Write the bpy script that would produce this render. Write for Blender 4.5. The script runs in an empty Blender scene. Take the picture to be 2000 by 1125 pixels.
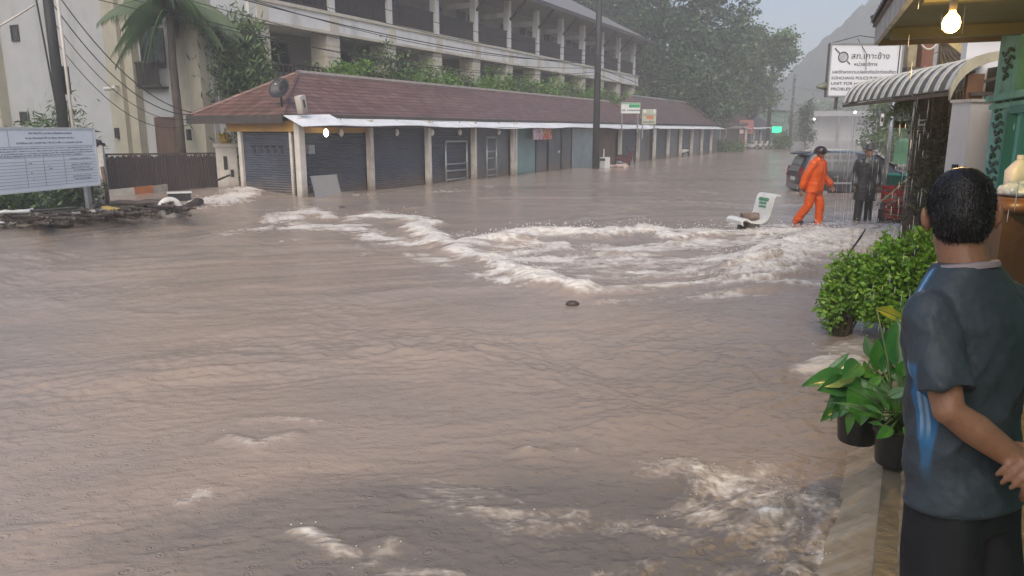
import bpy, bmesh, math, random
import numpy as np
from mathutils import Vector, Matrix
R = math.radians
random.seed(7)
rng = np.random.default_rng(7)
S = bpy.context.scene
COL = S.collection

# ------------------------------------------------------------------ camera
CAM_Z = 2.05
FPX = 1444.0                      # focal length in pixels of the 2000 px wide photograph
PITCH = math.atan(307.5 / FPX)
cam = bpy.data.cameras.new('camera')
cam.sensor_width = 36.0
cam.lens = FPX / 2000 * 36.0
cam.clip_start = 0.05
cam.clip_end = 5000
camo = bpy.data.objects.new('camera', cam)
COL.objects.link(camo)
camo.location = (0, 0, CAM_Z)
camo.rotation_euler = (math.pi / 2 - PITCH, 0, 0)
S.camera = camo

# ------------------------------------------------------------------ sky, sun, exposure
SUN_EL, SUN_ROT = R(46), R(188)
w = bpy.data.worlds.new('World')
S.world = w
w.use_nodes = True
nt = w.node_tree
bgn = nt.nodes['Background']
sky = nt.nodes.new('ShaderNodeTexSky')
sky.sky_type = 'NISHITA'
sky.sun_disc = False
sky.sun_elevation = SUN_EL
sky.sun_rotation = SUN_ROT
sky.air_density = 1.0
sky.dust_density = 4.0
sky.ozone_density = 1.0
hs = nt.nodes.new('ShaderNodeHueSaturation')
hs.inputs['Saturation'].default_value = 1.35
nt.links.new(sky.outputs[0], hs.inputs['Color'])
nt.links.new(hs.outputs[0], bgn.inputs[0])
bgn.inputs[1].default_value = 0.082
sl = bpy.data.lights.new('sun', 'SUN')
sl.energy = 1.05
sl.angle = R(60)
sl.color = (1.0, 0.96, 0.9)
so = bpy.data.objects.new('sun', sl)
COL.objects.link(so)
# light travels from the sun's side; sky sun_rotation is measured from +Y clockwise seen from above
sd = Vector((math.sin(SUN_ROT) * math.cos(SUN_EL), math.cos(SUN_ROT) * math.cos(SUN_EL), math.sin(SUN_EL)))
so.rotation_euler = (-sd).to_track_quat('-Z', 'Y').to_euler()
S.view_settings.view_transform = 'Standard'
S.view_settings.look = 'None'
S.view_settings.gamma = 1.0
S.view_settings.exposure = 0.98
S.render.engine = 'CYCLES'
S.cycles.use_denoising = True
S.cycles.max_bounces = 6
S.cycles.volume_bounces = 2
S.cycles.transparent_max_bounces = 12
S.cycles.caustics_reflective = False
S.cycles.caustics_refractive = False

# ------------------------------------------------------------------ pixel helpers (photo pixels, 2000 x 1125)
def ray(px, py):
    x = (px - 1000) / FPX
    y = (562.5 - py) / FPX
    return Vector((x, math.cos(PITCH) + y * math.sin(PITCH), -math.sin(PITCH) + y * math.cos(PITCH)))
def P(px, py, z=0.0):
    d = ray(px, py)
    t = (z - CAM_Z) / d.z
    return Vector((0, 0, CAM_Z)) + d * t
def PY(px, py, Y):
    d = ray(px, py)
    return Vector((0, 0, CAM_Z)) + d * (Y / d.y)

# ------------------------------------------------------------------ numpy noise
_perm = rng.permutation(256)
_perm = np.concatenate([_perm, _perm, _perm])
_ga = rng.uniform(0, 2 * np.pi, 256)
_g2 = np.stack([np.cos(_ga), np.sin(_ga)], 1)
def perlin2(x, y):
    x = np.asarray(x, float); y = np.asarray(y, float)
    xi = np.floor(x).astype(int); yi = np.floor(y).astype(int)
    xf = x - xi; yf = y - yi
    u = xf * xf * xf * (xf * (xf * 6 - 15) + 10); v = yf * yf * yf * (yf * (yf * 6 - 15) + 10)
    def g(ix, iy, dx, dy):
        h = _perm[(_perm[ix & 255] + iy) & 255]
        return _g2[h, 0] * dx + _g2[h, 1] * dy
    a = g(xi, yi, xf, yf); b = g(xi + 1, yi, xf - 1, yf)
    c = g(xi, yi + 1, xf, yf - 1); d = g(xi + 1, yi + 1, xf - 1, yf - 1)
    return (a + u * (b - a)) * (1 - v) + (c + u * (d - c)) * v
def fbm2(x, y, o=4, g=0.5, l=2.03):
    s = 0; a = 1.0; t = 0
    for i in range(o):
        s = s + a * perlin2(x + 17.3 * i, y - 9.1 * i); t += a; a *= g; x = x * l; y = y * l
    return s / t
_g3 = rng.normal(size=(256, 3)); _g3 /= np.linalg.norm(_g3, axis=1)[:, None]
def perlin3(p):
    p = np.asarray(p, float)
    pi = np.floor(p).astype(int); f = p - pi
    w_ = f * f * f * (f * (f * 6 - 15) + 10)
    out = 0
    for dx in (0, 1):
        for dy in (0, 1):
            for dz in (0, 1):
                h = _perm[(_perm[(_perm[(pi[:, 0] + dx) & 255] + pi[:, 1] + dy) & 255] + pi[:, 2] + dz) & 255]
                gv = _g3[h]
                dd = (gv * (f - np.array([dx, dy, dz]))).sum(1)
                wt = (w_[:, 0] if dx else 1 - w_[:, 0]) * (w_[:, 1] if dy else 1 - w_[:, 1]) * (w_[:, 2] if dz else 1 - w_[:, 2])
                out = out + dd * wt
    return out
def sstep(a, b, x):
    t = np.clip((x - a) / (b - a), 0, 1)
    return t * t * (3 - 2 * t)

# ------------------------------------------------------------------ materials
def srgb(r, g, b):
    f = lambda c: (c / 255 / 12.92) if c <= 10 else ((c / 255 + 0.055) / 1.055) ** 2.4
    return (f(r), f(g), f(b))
def mat(name, col, rough=0.6, var=0.18, scale=3.0, bump=0.0, bscale=25.0, stretch=(1, 1, 1), metal=0.0,
        spec=0.5, mud=0.0, col2=None, bstretch=None, emit=None, estr=0.0, stain=None, sscale=1.2, samt=0.5, trans=0.0):
    m = bpy.data.materials.new(name)
    m.use_nodes = True
    n = m.node_tree; b = n.nodes['Principled BSDF']
    L = n.links.new
    tc = n.nodes.new('ShaderNodeTexCoord')
    mp = n.nodes.new('ShaderNodeMapping'); mp.inputs['Scale'].default_value = stretch
    L(tc.outputs['Object'], mp.inputs[0])
    nz = n.nodes.new('ShaderNodeTexNoise'); nz.inputs['Scale'].default_value = scale; nz.inputs['Detail'].default_value = 6
    nz.inputs['Roughness'].default_value = 0.65
    L(mp.outputs[0], nz.inputs['Vector'])
    cr = n.nodes.new('ShaderNodeValToRGB')
    c2 = col2 if col2 else tuple(min(1, c * (1 + var)) for c in col)
    c1 = col if col2 else tuple(c * (1 - var) for c in col)
    cr.color_ramp.elements[0].position = 0.32; cr.color_ramp.elements[1].position = 0.68
    cr.color_ramp.elements[0].color = (*c1, 1); cr.color_ramp.elements[1].color = (*c2, 1)
    L(nz.outputs[0], cr.inputs[0])
    out = cr.outputs[0]
    if stain:
        n2 = n.nodes.new('ShaderNodeTexNoise'); n2.inputs['Scale'].default_value = sscale; n2.inputs['Detail'].default_value = 8
        n2.inputs['Roughness'].default_value = 0.7
        m2 = n.nodes.new('ShaderNodeMapping'); m2.inputs['Scale'].default_value = (1, 1, 0.35)
        L(tc.outputs['Object'], m2.inputs[0]); L(m2.outputs[0], n2.inputs['Vector'])
        r2 = n.nodes.new('ShaderNodeValToRGB')
        r2.color_ramp.elements[0].position = 0.5; r2.color_ramp.elements[1].position = 0.75
        r2.color_ramp.elements[0].color = (0, 0, 0, 1); r2.color_ramp.elements[1].color = (samt, samt, samt, 1)
        L(n2.outputs[0], r2.inputs[0])
        mx = n.nodes.new('ShaderNodeMix'); mx.data_type = 'RGBA'
        L(r2.outputs[0], mx.inputs['Factor']); L(out, mx.inputs['A']); mx.inputs['B'].default_value = (*stain, 1)
        out = mx.outputs['Result']
    if mud:    # flood mud splashed up from the waterline
        sp = n.nodes.new('ShaderNodeSeparateXYZ'); L(tc.outputs['Object'], sp.inputs[0])
        n5 = n.nodes.new('ShaderNodeTexNoise'); n5.inputs['Scale'].default_value = 2.6; n5.inputs['Detail'].default_value = 7; L(tc.outputs['Object'], n5.inputs['Vector'])
        ma = n.nodes.new('ShaderNodeMath'); ma.operation = 'MULTIPLY_ADD'; L(n5.outputs[0], ma.inputs[0]); ma.inputs[1].default_value = -mud*2.2; L(sp.outputs[2], ma.inputs[2])
        r5 = n.nodes.new('ShaderNodeMapRange'); r5.inputs['From Min'].default_value = -mud*1.2; r5.inputs['From Max'].default_value = mud*.25; r5.inputs['To Min'].default_value = .75; r5.inputs['To Max'].default_value = 0
        L(ma.outputs[0], r5.inputs['Value']); m5 = n.nodes.new('ShaderNodeMix'); m5.data_type = 'RGBA'; L(r5.outputs[0], m5.inputs['Factor']); L(out, m5.inputs['A']); m5.inputs['B'].default_value = (.17, .125, .085, 1); out = m5.outputs['Result']
    L(out, b.inputs['Base Color'])
    b.inputs['Roughness'].default_value = rough
    b.inputs['Metallic'].default_value = metal
    b.inputs['Specular IOR Level'].default_value = spec
    if trans:
        b.inputs['Transmission Weight'].default_value = trans
    if emit:
        b.inputs['Emission Color'].default_value = (*emit, 1); b.inputs['Emission Strength'].default_value = estr
    if bump:
        n3 = n.nodes.new('ShaderNodeTexNoise'); n3.inputs['Scale'].default_value = bscale; n3.inputs['Detail'].default_value = 4
        if bstretch:
            m3 = n.nodes.new('ShaderNodeMapping'); m3.inputs['Scale'].default_value = bstretch
            L(tc.outputs['Object'], m3.inputs[0]); L(m3.outputs[0], n3.inputs['Vector'])
        else:
            L(tc.outputs['Object'], n3.inputs['Vector'])
        bp = n.nodes.new('ShaderNodeBump'); bp.inputs['Strength'].default_value = 1.0; bp.inputs['Distance'].default_value = bump
        L(n3.outputs[0], bp.inputs['Height']); L(bp.outputs[0], b.inputs['Normal'])
    return m
def wave_bump(m, scale, dist, direction='Z', profile='SAW', mixcol=None, stretch=None, distort=0.0):
    """regular courses (tiles, slats, corrugation) as bump plus a slight colour change on a real repeating feature"""
    n = m.node_tree; b = n.nodes['Principled BSDF']; L = n.links.new
    tc = n.nodes.new('ShaderNodeTexCoord')
    wv = n.nodes.new('ShaderNodeTexWave'); wv.wave_type = 'BANDS'; wv.bands_direction = direction; wv.wave_profile = profile
    wv.inputs['Scale'].default_value = scale; wv.inputs['Distortion'].default_value = distort
    L(tc.outputs['Object'], wv.inputs['Vector'])
    bp = n.nodes.new('ShaderNodeBump'); bp.inputs['Distance'].default_value = dist
    L(wv.outputs['Fac'], bp.inputs['Height'])
    old = b.inputs['Normal'].links
    if old: L(old[0].from_socket, bp.inputs['Normal'])
    L(bp.outputs[0], b.inputs['Normal'])
    return m

def tile_courses(m, w_, h_, dark, vary=0.25, axis=False):
    """rows of roof tiles: thin dark joints and tile to tile colour changes"""
    n = m.node_tree; b = n.nodes['Principled BSDF']; L = n.links.new
    tc = n.nodes.new('ShaderNodeTexCoord'); sp = n.nodes.new('ShaderNodeSeparateXYZ'); L(tc.outputs['Object'], sp.inputs[0])
    ad = n.nodes.new('ShaderNodeMath'); ad.operation = 'ADD'; L(sp.outputs[0], ad.inputs[0]); L(sp.outputs[1], ad.inputs[1])
    cb = n.nodes.new('ShaderNodeCombineXYZ'); L(ad.outputs[0], cb.inputs[0]); L(sp.outputs[2], cb.inputs[1])
    br = n.nodes.new('ShaderNodeTexBrick'); br.inputs['Scale'].default_value = 1.0; br.inputs['Brick Width'].default_value = w_; br.inputs['Row Height'].default_value = h_
    br.inputs['Mortar Size'].default_value = h_*.13; br.inputs['Mortar Smooth'].default_value = .3
    br.inputs['Color1'].default_value = (1-vary, 1-vary, 1-vary, 1); br.inputs['Color2'].default_value = (1+vary, 1+vary, 1+vary, 1); br.inputs['Mortar'].default_value = (dark, dark, dark, 1)
    L(cb.outputs[0], br.inputs['Vector'])
    old = b.inputs['Base Color'].links[0].from_socket
    mx = n.nodes.new('ShaderNodeMix'); mx.data_type = 'RGBA'; mx.blend_type = 'MULTIPLY'; mx.inputs['Factor'].default_value = 1.0
    L(old, mx.inputs['A']); L(br.outputs['Color'], mx.inputs['B']); L(mx.outputs['Result'], b.inputs['Base Color'])
    return m

# ------------------------------------------------------------------ mesh builder
class MB:
    def __init__(s): s.v = []; s.f = []; s.m = []
    def add(s, vs, fs, m=0):
        o = len(s.v); s.v.extend([tuple(v) for v in vs])
        for f in fs: s.f.append(tuple(i + o for i in f)); s.m.append(m)
        return s
    def box(s, lo, hi, m=0):
        x0, y0, z0 = lo; x1, y1, z1 = hi
        return s.add([(x0,y0,z0),(x1,y0,z0),(x1,y1,z0),(x0,y1,z0),(x0,y0,z1),(x1,y0,z1),(x1,y1,z1),(x0,y1,z1)],
            [(0,3,2,1),(4,5,6,7),(0,1,5,4),(1,2,6,5),(2,3,7,6),(3,0,4,7)], m)
    def obox(s, c, ax, ay, az, m=0):
        c = Vector(c); ax = Vector(ax); ay = Vector(ay); az = Vector(az)
        vs = [c + ax*i + ay*j + az*k for k in (-1,1) for (i,j) in ((-1,-1),(1,-1),(1,1),(-1,1))]
        return s.add(vs, [(0,3,2,1),(4,5,6,7),(0,1,5,4),(1,2,6,5),(2,3,7,6),(3,0,4,7)], m)
    def bar(s, a, b, w_, h_=None, m=0, up=(0,0,1)):
        a = Vector(a); b = Vector(b); h_ = h_ or w_
        d = (b - a); L = d.length; d.normalize()
        x = d.cross(Vector(up))
        if x.length < 1e-4: x = d.cross(Vector((1,0,0)))
        x.normalize(); y = x.cross(d)
        return s.obox((a + b)/2, d*L/2, x*w_/2, y*h_/2, m)
    def tube(s, pts, r, n=8, caps=True, m=0, flat=1.0):
        pts = [Vector(p) for p in pts]
        rs = r if isinstance(r, (list, tuple)) else [r]*len(pts)
        vs = []; fs = []
        t = (pts[1]-pts[0]).normalized()
        ref = Vector((0,0,1)) if abs(t.z) < 0.9 else Vector((1,0,0))
        x = t.cross(ref).normalized()
        for i, p in enumerate(pts):
            if i == 0: t = pts[1]-pts[0]
            elif i == len(pts)-1: t = pts[-1]-pts[-2]
            else: t = pts[i+1]-pts[i-1]
            t.normalize()
            x = (x - t*x.dot(t)).normalized(); y = t.cross(x)
            for k in range(n):
                a = 2*math.pi*k/n
                vs.append(p + x*math.cos(a)*rs[i] + y*math.sin(a)*rs[i]*flat)
        for i in range(len(pts)-1):
            for k in range(n):
                fs.append((i*n+k, i*n+(k+1)%n, (i+1)*n+(k+1)%n, (i+1)*n+k))
        if caps:
            fs.append(tuple(range(n-1,-1,-1))); fs.append(tuple(range((len(pts)-1)*n, len(pts)*n)))
        return s.add(vs, fs, m)
    def lathe(s, prof, c=(0,0,0), n=24, m=0):
        vs = []; fs = []
        for (r, z) in prof:
            for k in range(n):
                a = 2*math.pi*k/n
                vs.append((c[0]+r*math.cos(a), c[1]+r*math.sin(a), c[2]+z))
        for i in range(len(prof)-1):
            for k in range(n):
                fs.append((i*n+k, i*n+(k+1)%n, (i+1)*n+(k+1)%n, (i+1)*n+k))
        return s.add(vs, fs, m)
    def loft(s, rings, m=0, caps=True, closed=True):
        n = len(rings[0]); vs = [p for r_ in rings for p in r_]; fs = []
        for i in range(len(rings)-1):
            for k in range(n if closed else n-1):
                fs.append((i*n+k, i*n+(k+1)%n, (i+1)*n+(k+1)%n, (i+1)*n+k))
        if caps and closed:
            fs.append(tuple(range(n-1,-1,-1))); fs.append(tuple(range((len(rings)-1)*n, len(rings)*n)))
        return s.add(vs, fs, m)
    def ball(s, c, r, n=12, k=8, m=0):
        rx, ry, rz = r if isinstance(r, (tuple, list)) else (r, r, r)
        rings = []
        for i in range(k+1):
            a = -math.pi/2 + math.pi*i/k
            ca = max(math.cos(a), 0.02)
            rings.append([(c[0]+rx*ca*math.cos(2*math.pi*j/n), c[1]+ry*ca*math.sin(2*math.pi*j/n), c[2]+rz*math.sin(a)) for j in range(n)])
        return s.loft(rings, m)
    def poly(s, pts, m=0): return s.add(pts, [tuple(range(len(pts)))], m)
    def prism(s, pts, d, m=0):
        d = Vector(d); n = len(pts); vs = [Vector(p) for p in pts]; vs += [p + d for p in vs[:n]]
        fs = [tuple(range(n-1,-1,-1)), tuple(range(n, 2*n))] + [(i, (i+1)%n, n+(i+1)%n, n+i) for i in range(n)]
        return s.add(vs, fs, m)
    def build(s, name, mats, parent=None, smooth=False, loc=(0,0,0), auto=None):
        me = bpy.data.meshes.new(name)
        off = Vector(loc)
        me.from_pydata([tuple(Vector(v) - off) for v in s.v] if any(loc) else s.v, [], s.f)
        if not isinstance(mats, (list, tuple)): mats = [mats]
        for x in mats: me.materials.append(x)
        if len(mats) > 1: me.polygons.foreach_set('material_index', s.m)
        me.update()
        bm = bmesh.new(); bm.from_mesh(me); bmesh.ops.recalc_face_normals(bm, faces=bm.faces); bm.to_mesh(me); bm.free()
        if smooth: me.polygons.foreach_set('use_smooth', [True]*len(me.polygons))
        o = bpy.data.objects.new(name, me)
        COL.objects.link(o)
        if parent is not None: o.parent = parent
        if any(loc): o.location = loc
        if auto: me.set_sharp_from_angle(angle=R(auto))
        return o
def raw(name, V, F, mats, parent=None, smooth=False, mi=None, attrs=None):
    """numpy arrays to object; F is (n,4) or (n,3)"""
    me = bpy.data.meshes.new(name)
    V = np.asarray(V, np.float32); F = np.asarray(F, np.int32); k = F.shape[1]
    me.vertices.add(len(V)); me.vertices.foreach_set('co', V.ravel())
    me.loops.add(F.size); me.loops.foreach_set('vertex_index', F.ravel())
    me.polygons.add(len(F)); me.polygons.foreach_set('loop_start', np.arange(0, F.size, k, dtype=np.int32))
    if not isinstance(mats, (list, tuple)): mats = [mats]
    for x in mats: me.materials.append(x)
    if mi is not None: me.polygons.foreach_set('material_index', np.asarray(mi, np.int32))
    if smooth: me.polygons.foreach_set('use_smooth', np.ones(len(F), bool))
    if attrs:
        for nm, a in attrs.items():
            at = me.attributes.new(nm, 'FLOAT', 'POINT'); at.data.foreach_set('value', np.asarray(a, np.float32))
    me.update(calc_edges=True); me.validate()
    o = bpy.data.objects.new(name, me); COL.objects.link(o)
    if parent is not None: o.parent = parent
    return o
def tag(o, label=None, cat=None, group=None, kind=None):
    if label: o['label'] = label
    if cat: o['category'] = cat
    if group: o['group'] = group
    if kind: o['kind'] = kind
    return o
def thing(name, label, cat, loc=(0,0,0), rz=0.0, group=None):
    o = bpy.data.objects.new(name, None); COL.objects.link(o)
    o.location = loc; o.rotation_euler = (0, 0, rz); o.empty_display_size = 0.2
    return tag(o, label, cat, group)
def copy_tree(o, parent=None):
    c = o.copy(); COL.objects.link(c)
    if parent is not None: c.parent = parent
    for ch in list(o.children): copy_tree(ch, c)
    return c
def remesh(mb_or_obj, voxel, smooth_it=4, fac=0.5):
    """one continuous skin out of overlapping shapes"""
    o = mb_or_obj.build('tmp', []) if isinstance(mb_or_obj, MB) else mb_or_obj
    md = o.modifiers.new('r', 'REMESH'); md.mode = 'VOXEL'; md.voxel_size = voxel
    if smooth_it:
        sm = o.modifiers.new('s', 'SMOOTH'); sm.factor = fac; sm.iterations = smooth_it
    dg = bpy.context.evaluated_depsgraph_get(); dg.update()
    me = bpy.data.meshes.new_from_object(o.evaluated_get(dg))
    bpy.data.objects.remove(o)
    me.polygons.foreach_set('use_smooth', [True]*len(me.polygons))
    return me
def meshobj(name, me, mats, parent=None):
    me.name = name; me.materials.clear()
    if not isinstance(mats, (list, tuple)): mats = [mats]
    for x in mats: me.materials.append(x)
    o = bpy.data.objects.new(name, me); COL.objects.link(o)
    if parent is not None: o.parent = parent
    return o
def co(me):
    a = np.empty(len(me.vertices)*3, np.float32); me.vertices.foreach_get('co', a); return a.reshape(-1, 3)
def normals(me):
    a = np.empty(len(me.vertices)*3, np.float32); me.vertex_normals.foreach_get('vector', a); return a.reshape(-1, 3)
def setco(me, a): me.vertices.foreach_set('co', np.asarray(a, np.float32).ravel()); me.update()
def text(name, body, size, matx, parent, origin, xdir, ydir, depth=0.003, align='LEFT', width=None):
    """raised lettering laid on a sign"""
    cu = bpy.data.curves.new('txt', 'FONT'); cu.body = body; cu.size = size; cu.extrude = depth/2; cu.align_x = align
    t = bpy.data.objects.new('txt', cu); COL.objects.link(t)
    dg = bpy.context.evaluated_depsgraph_get(); dg.update()
    me = bpy.data.meshes.new_from_object(t.evaluated_get(dg))
    bpy.data.objects.remove(t)
    a = co(me)
    if width and len(a):
        w0 = a[:, 0].max() - a[:, 0].min(); a[:, 0] *= width/max(w0, 1e-6)
    X = np.array(Vector(xdir).normalized()); Y = np.array(Vector(ydir).normalized()); Z = np.cross(X, Y)
    if len(a): setco(me, np.array(origin) + a[:, :1]*X + a[:, 1:2]*Y + a[:, 2:3]*Z)
    return meshobj(name, me, matx, parent)

# leaves scattered through a volume: pts (n,3) centres, each one folded quad
def leaf_arrays(C, size, aspect=0.5, droop=0.3, up=None, rs=None):
    rs = rs or np.random.default_rng(3)
    n = len(C); C = np.asarray(C, float)
    d = rs.normal(size=(n, 3)); d[:, 2] = d[:, 2]*0.6 - droop
    if up is not None: d = d*0.55 + up
    d /= np.linalg.norm(d, axis=1)[:, None]
    r_ = rs.normal(size=(n, 3)); s_ = np.cross(d, r_); s_ /= np.linalg.norm(s_, axis=1)[:, None] + 1e-9
    nn = np.cross(s_, d)
    L = size*rs.uniform(0.6, 1.35, n)[:, None]; W = L*aspect*0.5
    v0 = C - d*L*0.5; v1 = C + s_*W + nn*W*0.35; v2 = C + d*L*0.5; v3 = C - s_*W + nn*W*0.35
    V = np.stack([v0, v1, v2, v3], 1).reshape(-1, 3)
    F = np.arange(4*n).reshape(n, 4)
    return V, F

# ================================================================== setting
def water_material():
    m = bpy.data.materials.new('flood_water'); m.use_nodes = True
    n = m.node_tree; b = n.nodes['Principled BSDF']; L = n.links.new
    tc = n.nodes.new('ShaderNodeTexCoord')
    def noise(scale, stretch, detail=6, rough=0.6, dist=0.0):
        mp = n.nodes.new('ShaderNodeMapping'); mp.inputs['Scale'].default_value = stretch
        L(tc.outputs['Object'], mp.inputs[0])
        z = n.nodes.new('ShaderNodeTexNoise'); z.inputs['Scale'].default_value = scale; z.inputs['Detail'].default_value = detail
        z.inputs['Roughness'].default_value = rough; z.inputs['Distortion'].default_value = dist
        L(mp.outputs[0], z.inputs['Vector']); return z.outputs[0]
    mud = n.nodes.new('ShaderNodeValToRGB')
    e = mud.color_ramp.elements
    e[0].position = 0.3; e[0].color = (0.285, 0.240, 0.205, 1)
    e[1].position = 0.72; e[1].color = (0.365, 0.288, 0.228, 1)
    L(noise(0.36, (0.7, 1.5, 1), 6, 0.6, 1.4), mud.inputs[0])
    at = n.nodes.new('ShaderNodeAttribute'); at.attribute_name = 'foam'
    # fine breakup of the foam
    fn = noise(7.0, (0.8, 2.4, 1), 6, 0.75, 0.6)
    mr = n.nodes.new('ShaderNodeMapRange'); mr.inputs['From Min'].default_value = 0.25; mr.inputs['From Max'].default_value = 0.7
    mr.inputs['To Min'].default_value = 0.25; mr.inputs['To Max'].default_value = 1.2
    L(fn, mr.inputs['Value'])
    mu = n.nodes.new('ShaderNodeMath'); mu.operation = 'MULTIPLY'; mu.use_clamp = True
    L(at.outputs['Fac'], mu.inputs[0]); L(mr.outputs[0], mu.inputs[1])
    t1 = n.nodes.new('ShaderNodeMapRange'); t1.inputs['From Max'].default_value = 0.55; t1.inputs['To Max'].default_value = 0.85; L(mu.outputs[0], t1.inputs['Value'])
    t2 = n.nodes.new('ShaderNodeMapRange'); t2.interpolation_type = 'SMOOTHSTEP'; t2.inputs['From Min'].default_value = 0.40; t2.inputs['From Max'].default_value = 1.0; L(mu.outputs[0], t2.inputs['Value'])
    tan = n.nodes.new('ShaderNodeMix'); tan.data_type = 'RGBA'; tan.inputs['B'].default_value = (0.46, 0.40, 0.34, 1)
    mx = n.nodes.new('ShaderNodeMix'); mx.data_type = 'RGBA'
    ac = n.nodes.new('ShaderNodeAttribute'); ac.attribute_name = 'clear'  # mask that pulls the mud colour toward a darker grey
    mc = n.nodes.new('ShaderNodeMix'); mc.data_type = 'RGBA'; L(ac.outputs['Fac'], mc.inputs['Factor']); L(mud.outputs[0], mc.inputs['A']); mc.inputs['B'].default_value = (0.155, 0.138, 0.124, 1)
    L(t1.outputs[0], tan.inputs['Factor']); L(mc.outputs['Result'], tan.inputs['A']); L(t2.outputs[0], mx.inputs['Factor']); L(tan.outputs['Result'], mx.inputs['A']); mx.inputs['B'].default_value = (0.74, 0.71, 0.66, 1)
    L(mx.outputs['Result'], b.inputs['Base Color'])
    rr = n.nodes.new('ShaderNodeMapRange'); rr.inputs['To Min'].default_value = 0.13; rr.inputs['To Max'].default_value = 0.7
    L(mu.outputs[0], rr.inputs['Value']); L(rr.outputs[0], b.inputs['Roughness'])
    b.inputs['IOR'].default_value = 1.333
    b1 = n.nodes.new('ShaderNodeBump'); b1.inputs['Distance'].default_value = 0.012; b1.inputs['Strength'].default_value = 0.8
    L(noise(11.0, (1, 1.5, 1), 5, 0.6, 0.5), b1.inputs['Height'])
    b2 = n.nodes.new('ShaderNodeBump'); b2.inputs['Distance'].default_value = 0.005; b2.inputs['Strength'].default_value = 0.8
    L(noise(45.0, (1, 1, 1), 2), b2.inputs['Height']); L(b1.outputs[0], b2.inputs['Normal'])
    # rain rings
    last = b2
    for sc_, off in ((5.0, 0.0), (8.5, 3.7)):
        mp = n.nodes.new('ShaderNodeMapping'); mp.inputs['Location'].default_value = (off, off, 0); L(tc.outputs['Object'], mp.inputs[0])
        v = n.nodes.new('ShaderNodeTexVoronoi'); v.voronoi_dimensions = '2D'; v.inputs['Scale'].default_value = sc_; L(mp.outputs[0], v.inputs['Vector'])
        sc = n.nodes.new('ShaderNodeSeparateColor'); L(v.outputs['Color'], sc.inputs[0])
        m1 = n.nodes.new('ShaderNodeMath'); m1.operation = 'MULTIPLY'; m1.inputs[1].default_value = 44.0; L(v.outputs['Distance'], m1.inputs[0])
        m2 = n.nodes.new('ShaderNodeMath'); m2.operation = 'SINE'; L(m1.outputs[0], m2.inputs[0])
        m3 = n.nodes.new('ShaderNodeMath'); m3.operation = 'MULTIPLY'; m3.inputs[1].default_value = 0.34; L(sc.outputs[0], m3.inputs[0])
        m4 = n.nodes.new('ShaderNodeMapRange'); m4.inputs['To Min'].default_value = 1; m4.inputs['To Max'].default_value = 0; L(v.outputs['Distance'], m4.inputs['Value']); L(m3.outputs[0], m4.inputs['From Max'])
        m6 = n.nodes.new('ShaderNodeMath'); m6.operation = 'MULTIPLY'; L(m2.outputs[0], m6.inputs[0]); L(m4.outputs[0], m6.inputs[1])
        bb = n.nodes.new('ShaderNodeBump'); bb.inputs['Distance'].default_value = 0.003; L(m6.outputs[0], bb.inputs['Height']); L(last.outputs[0], bb.inputs['Normal']); last = bb
    L(last.outputs[0], b.inputs['Normal'])
    return m
M_WATER = water_material()

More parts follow.
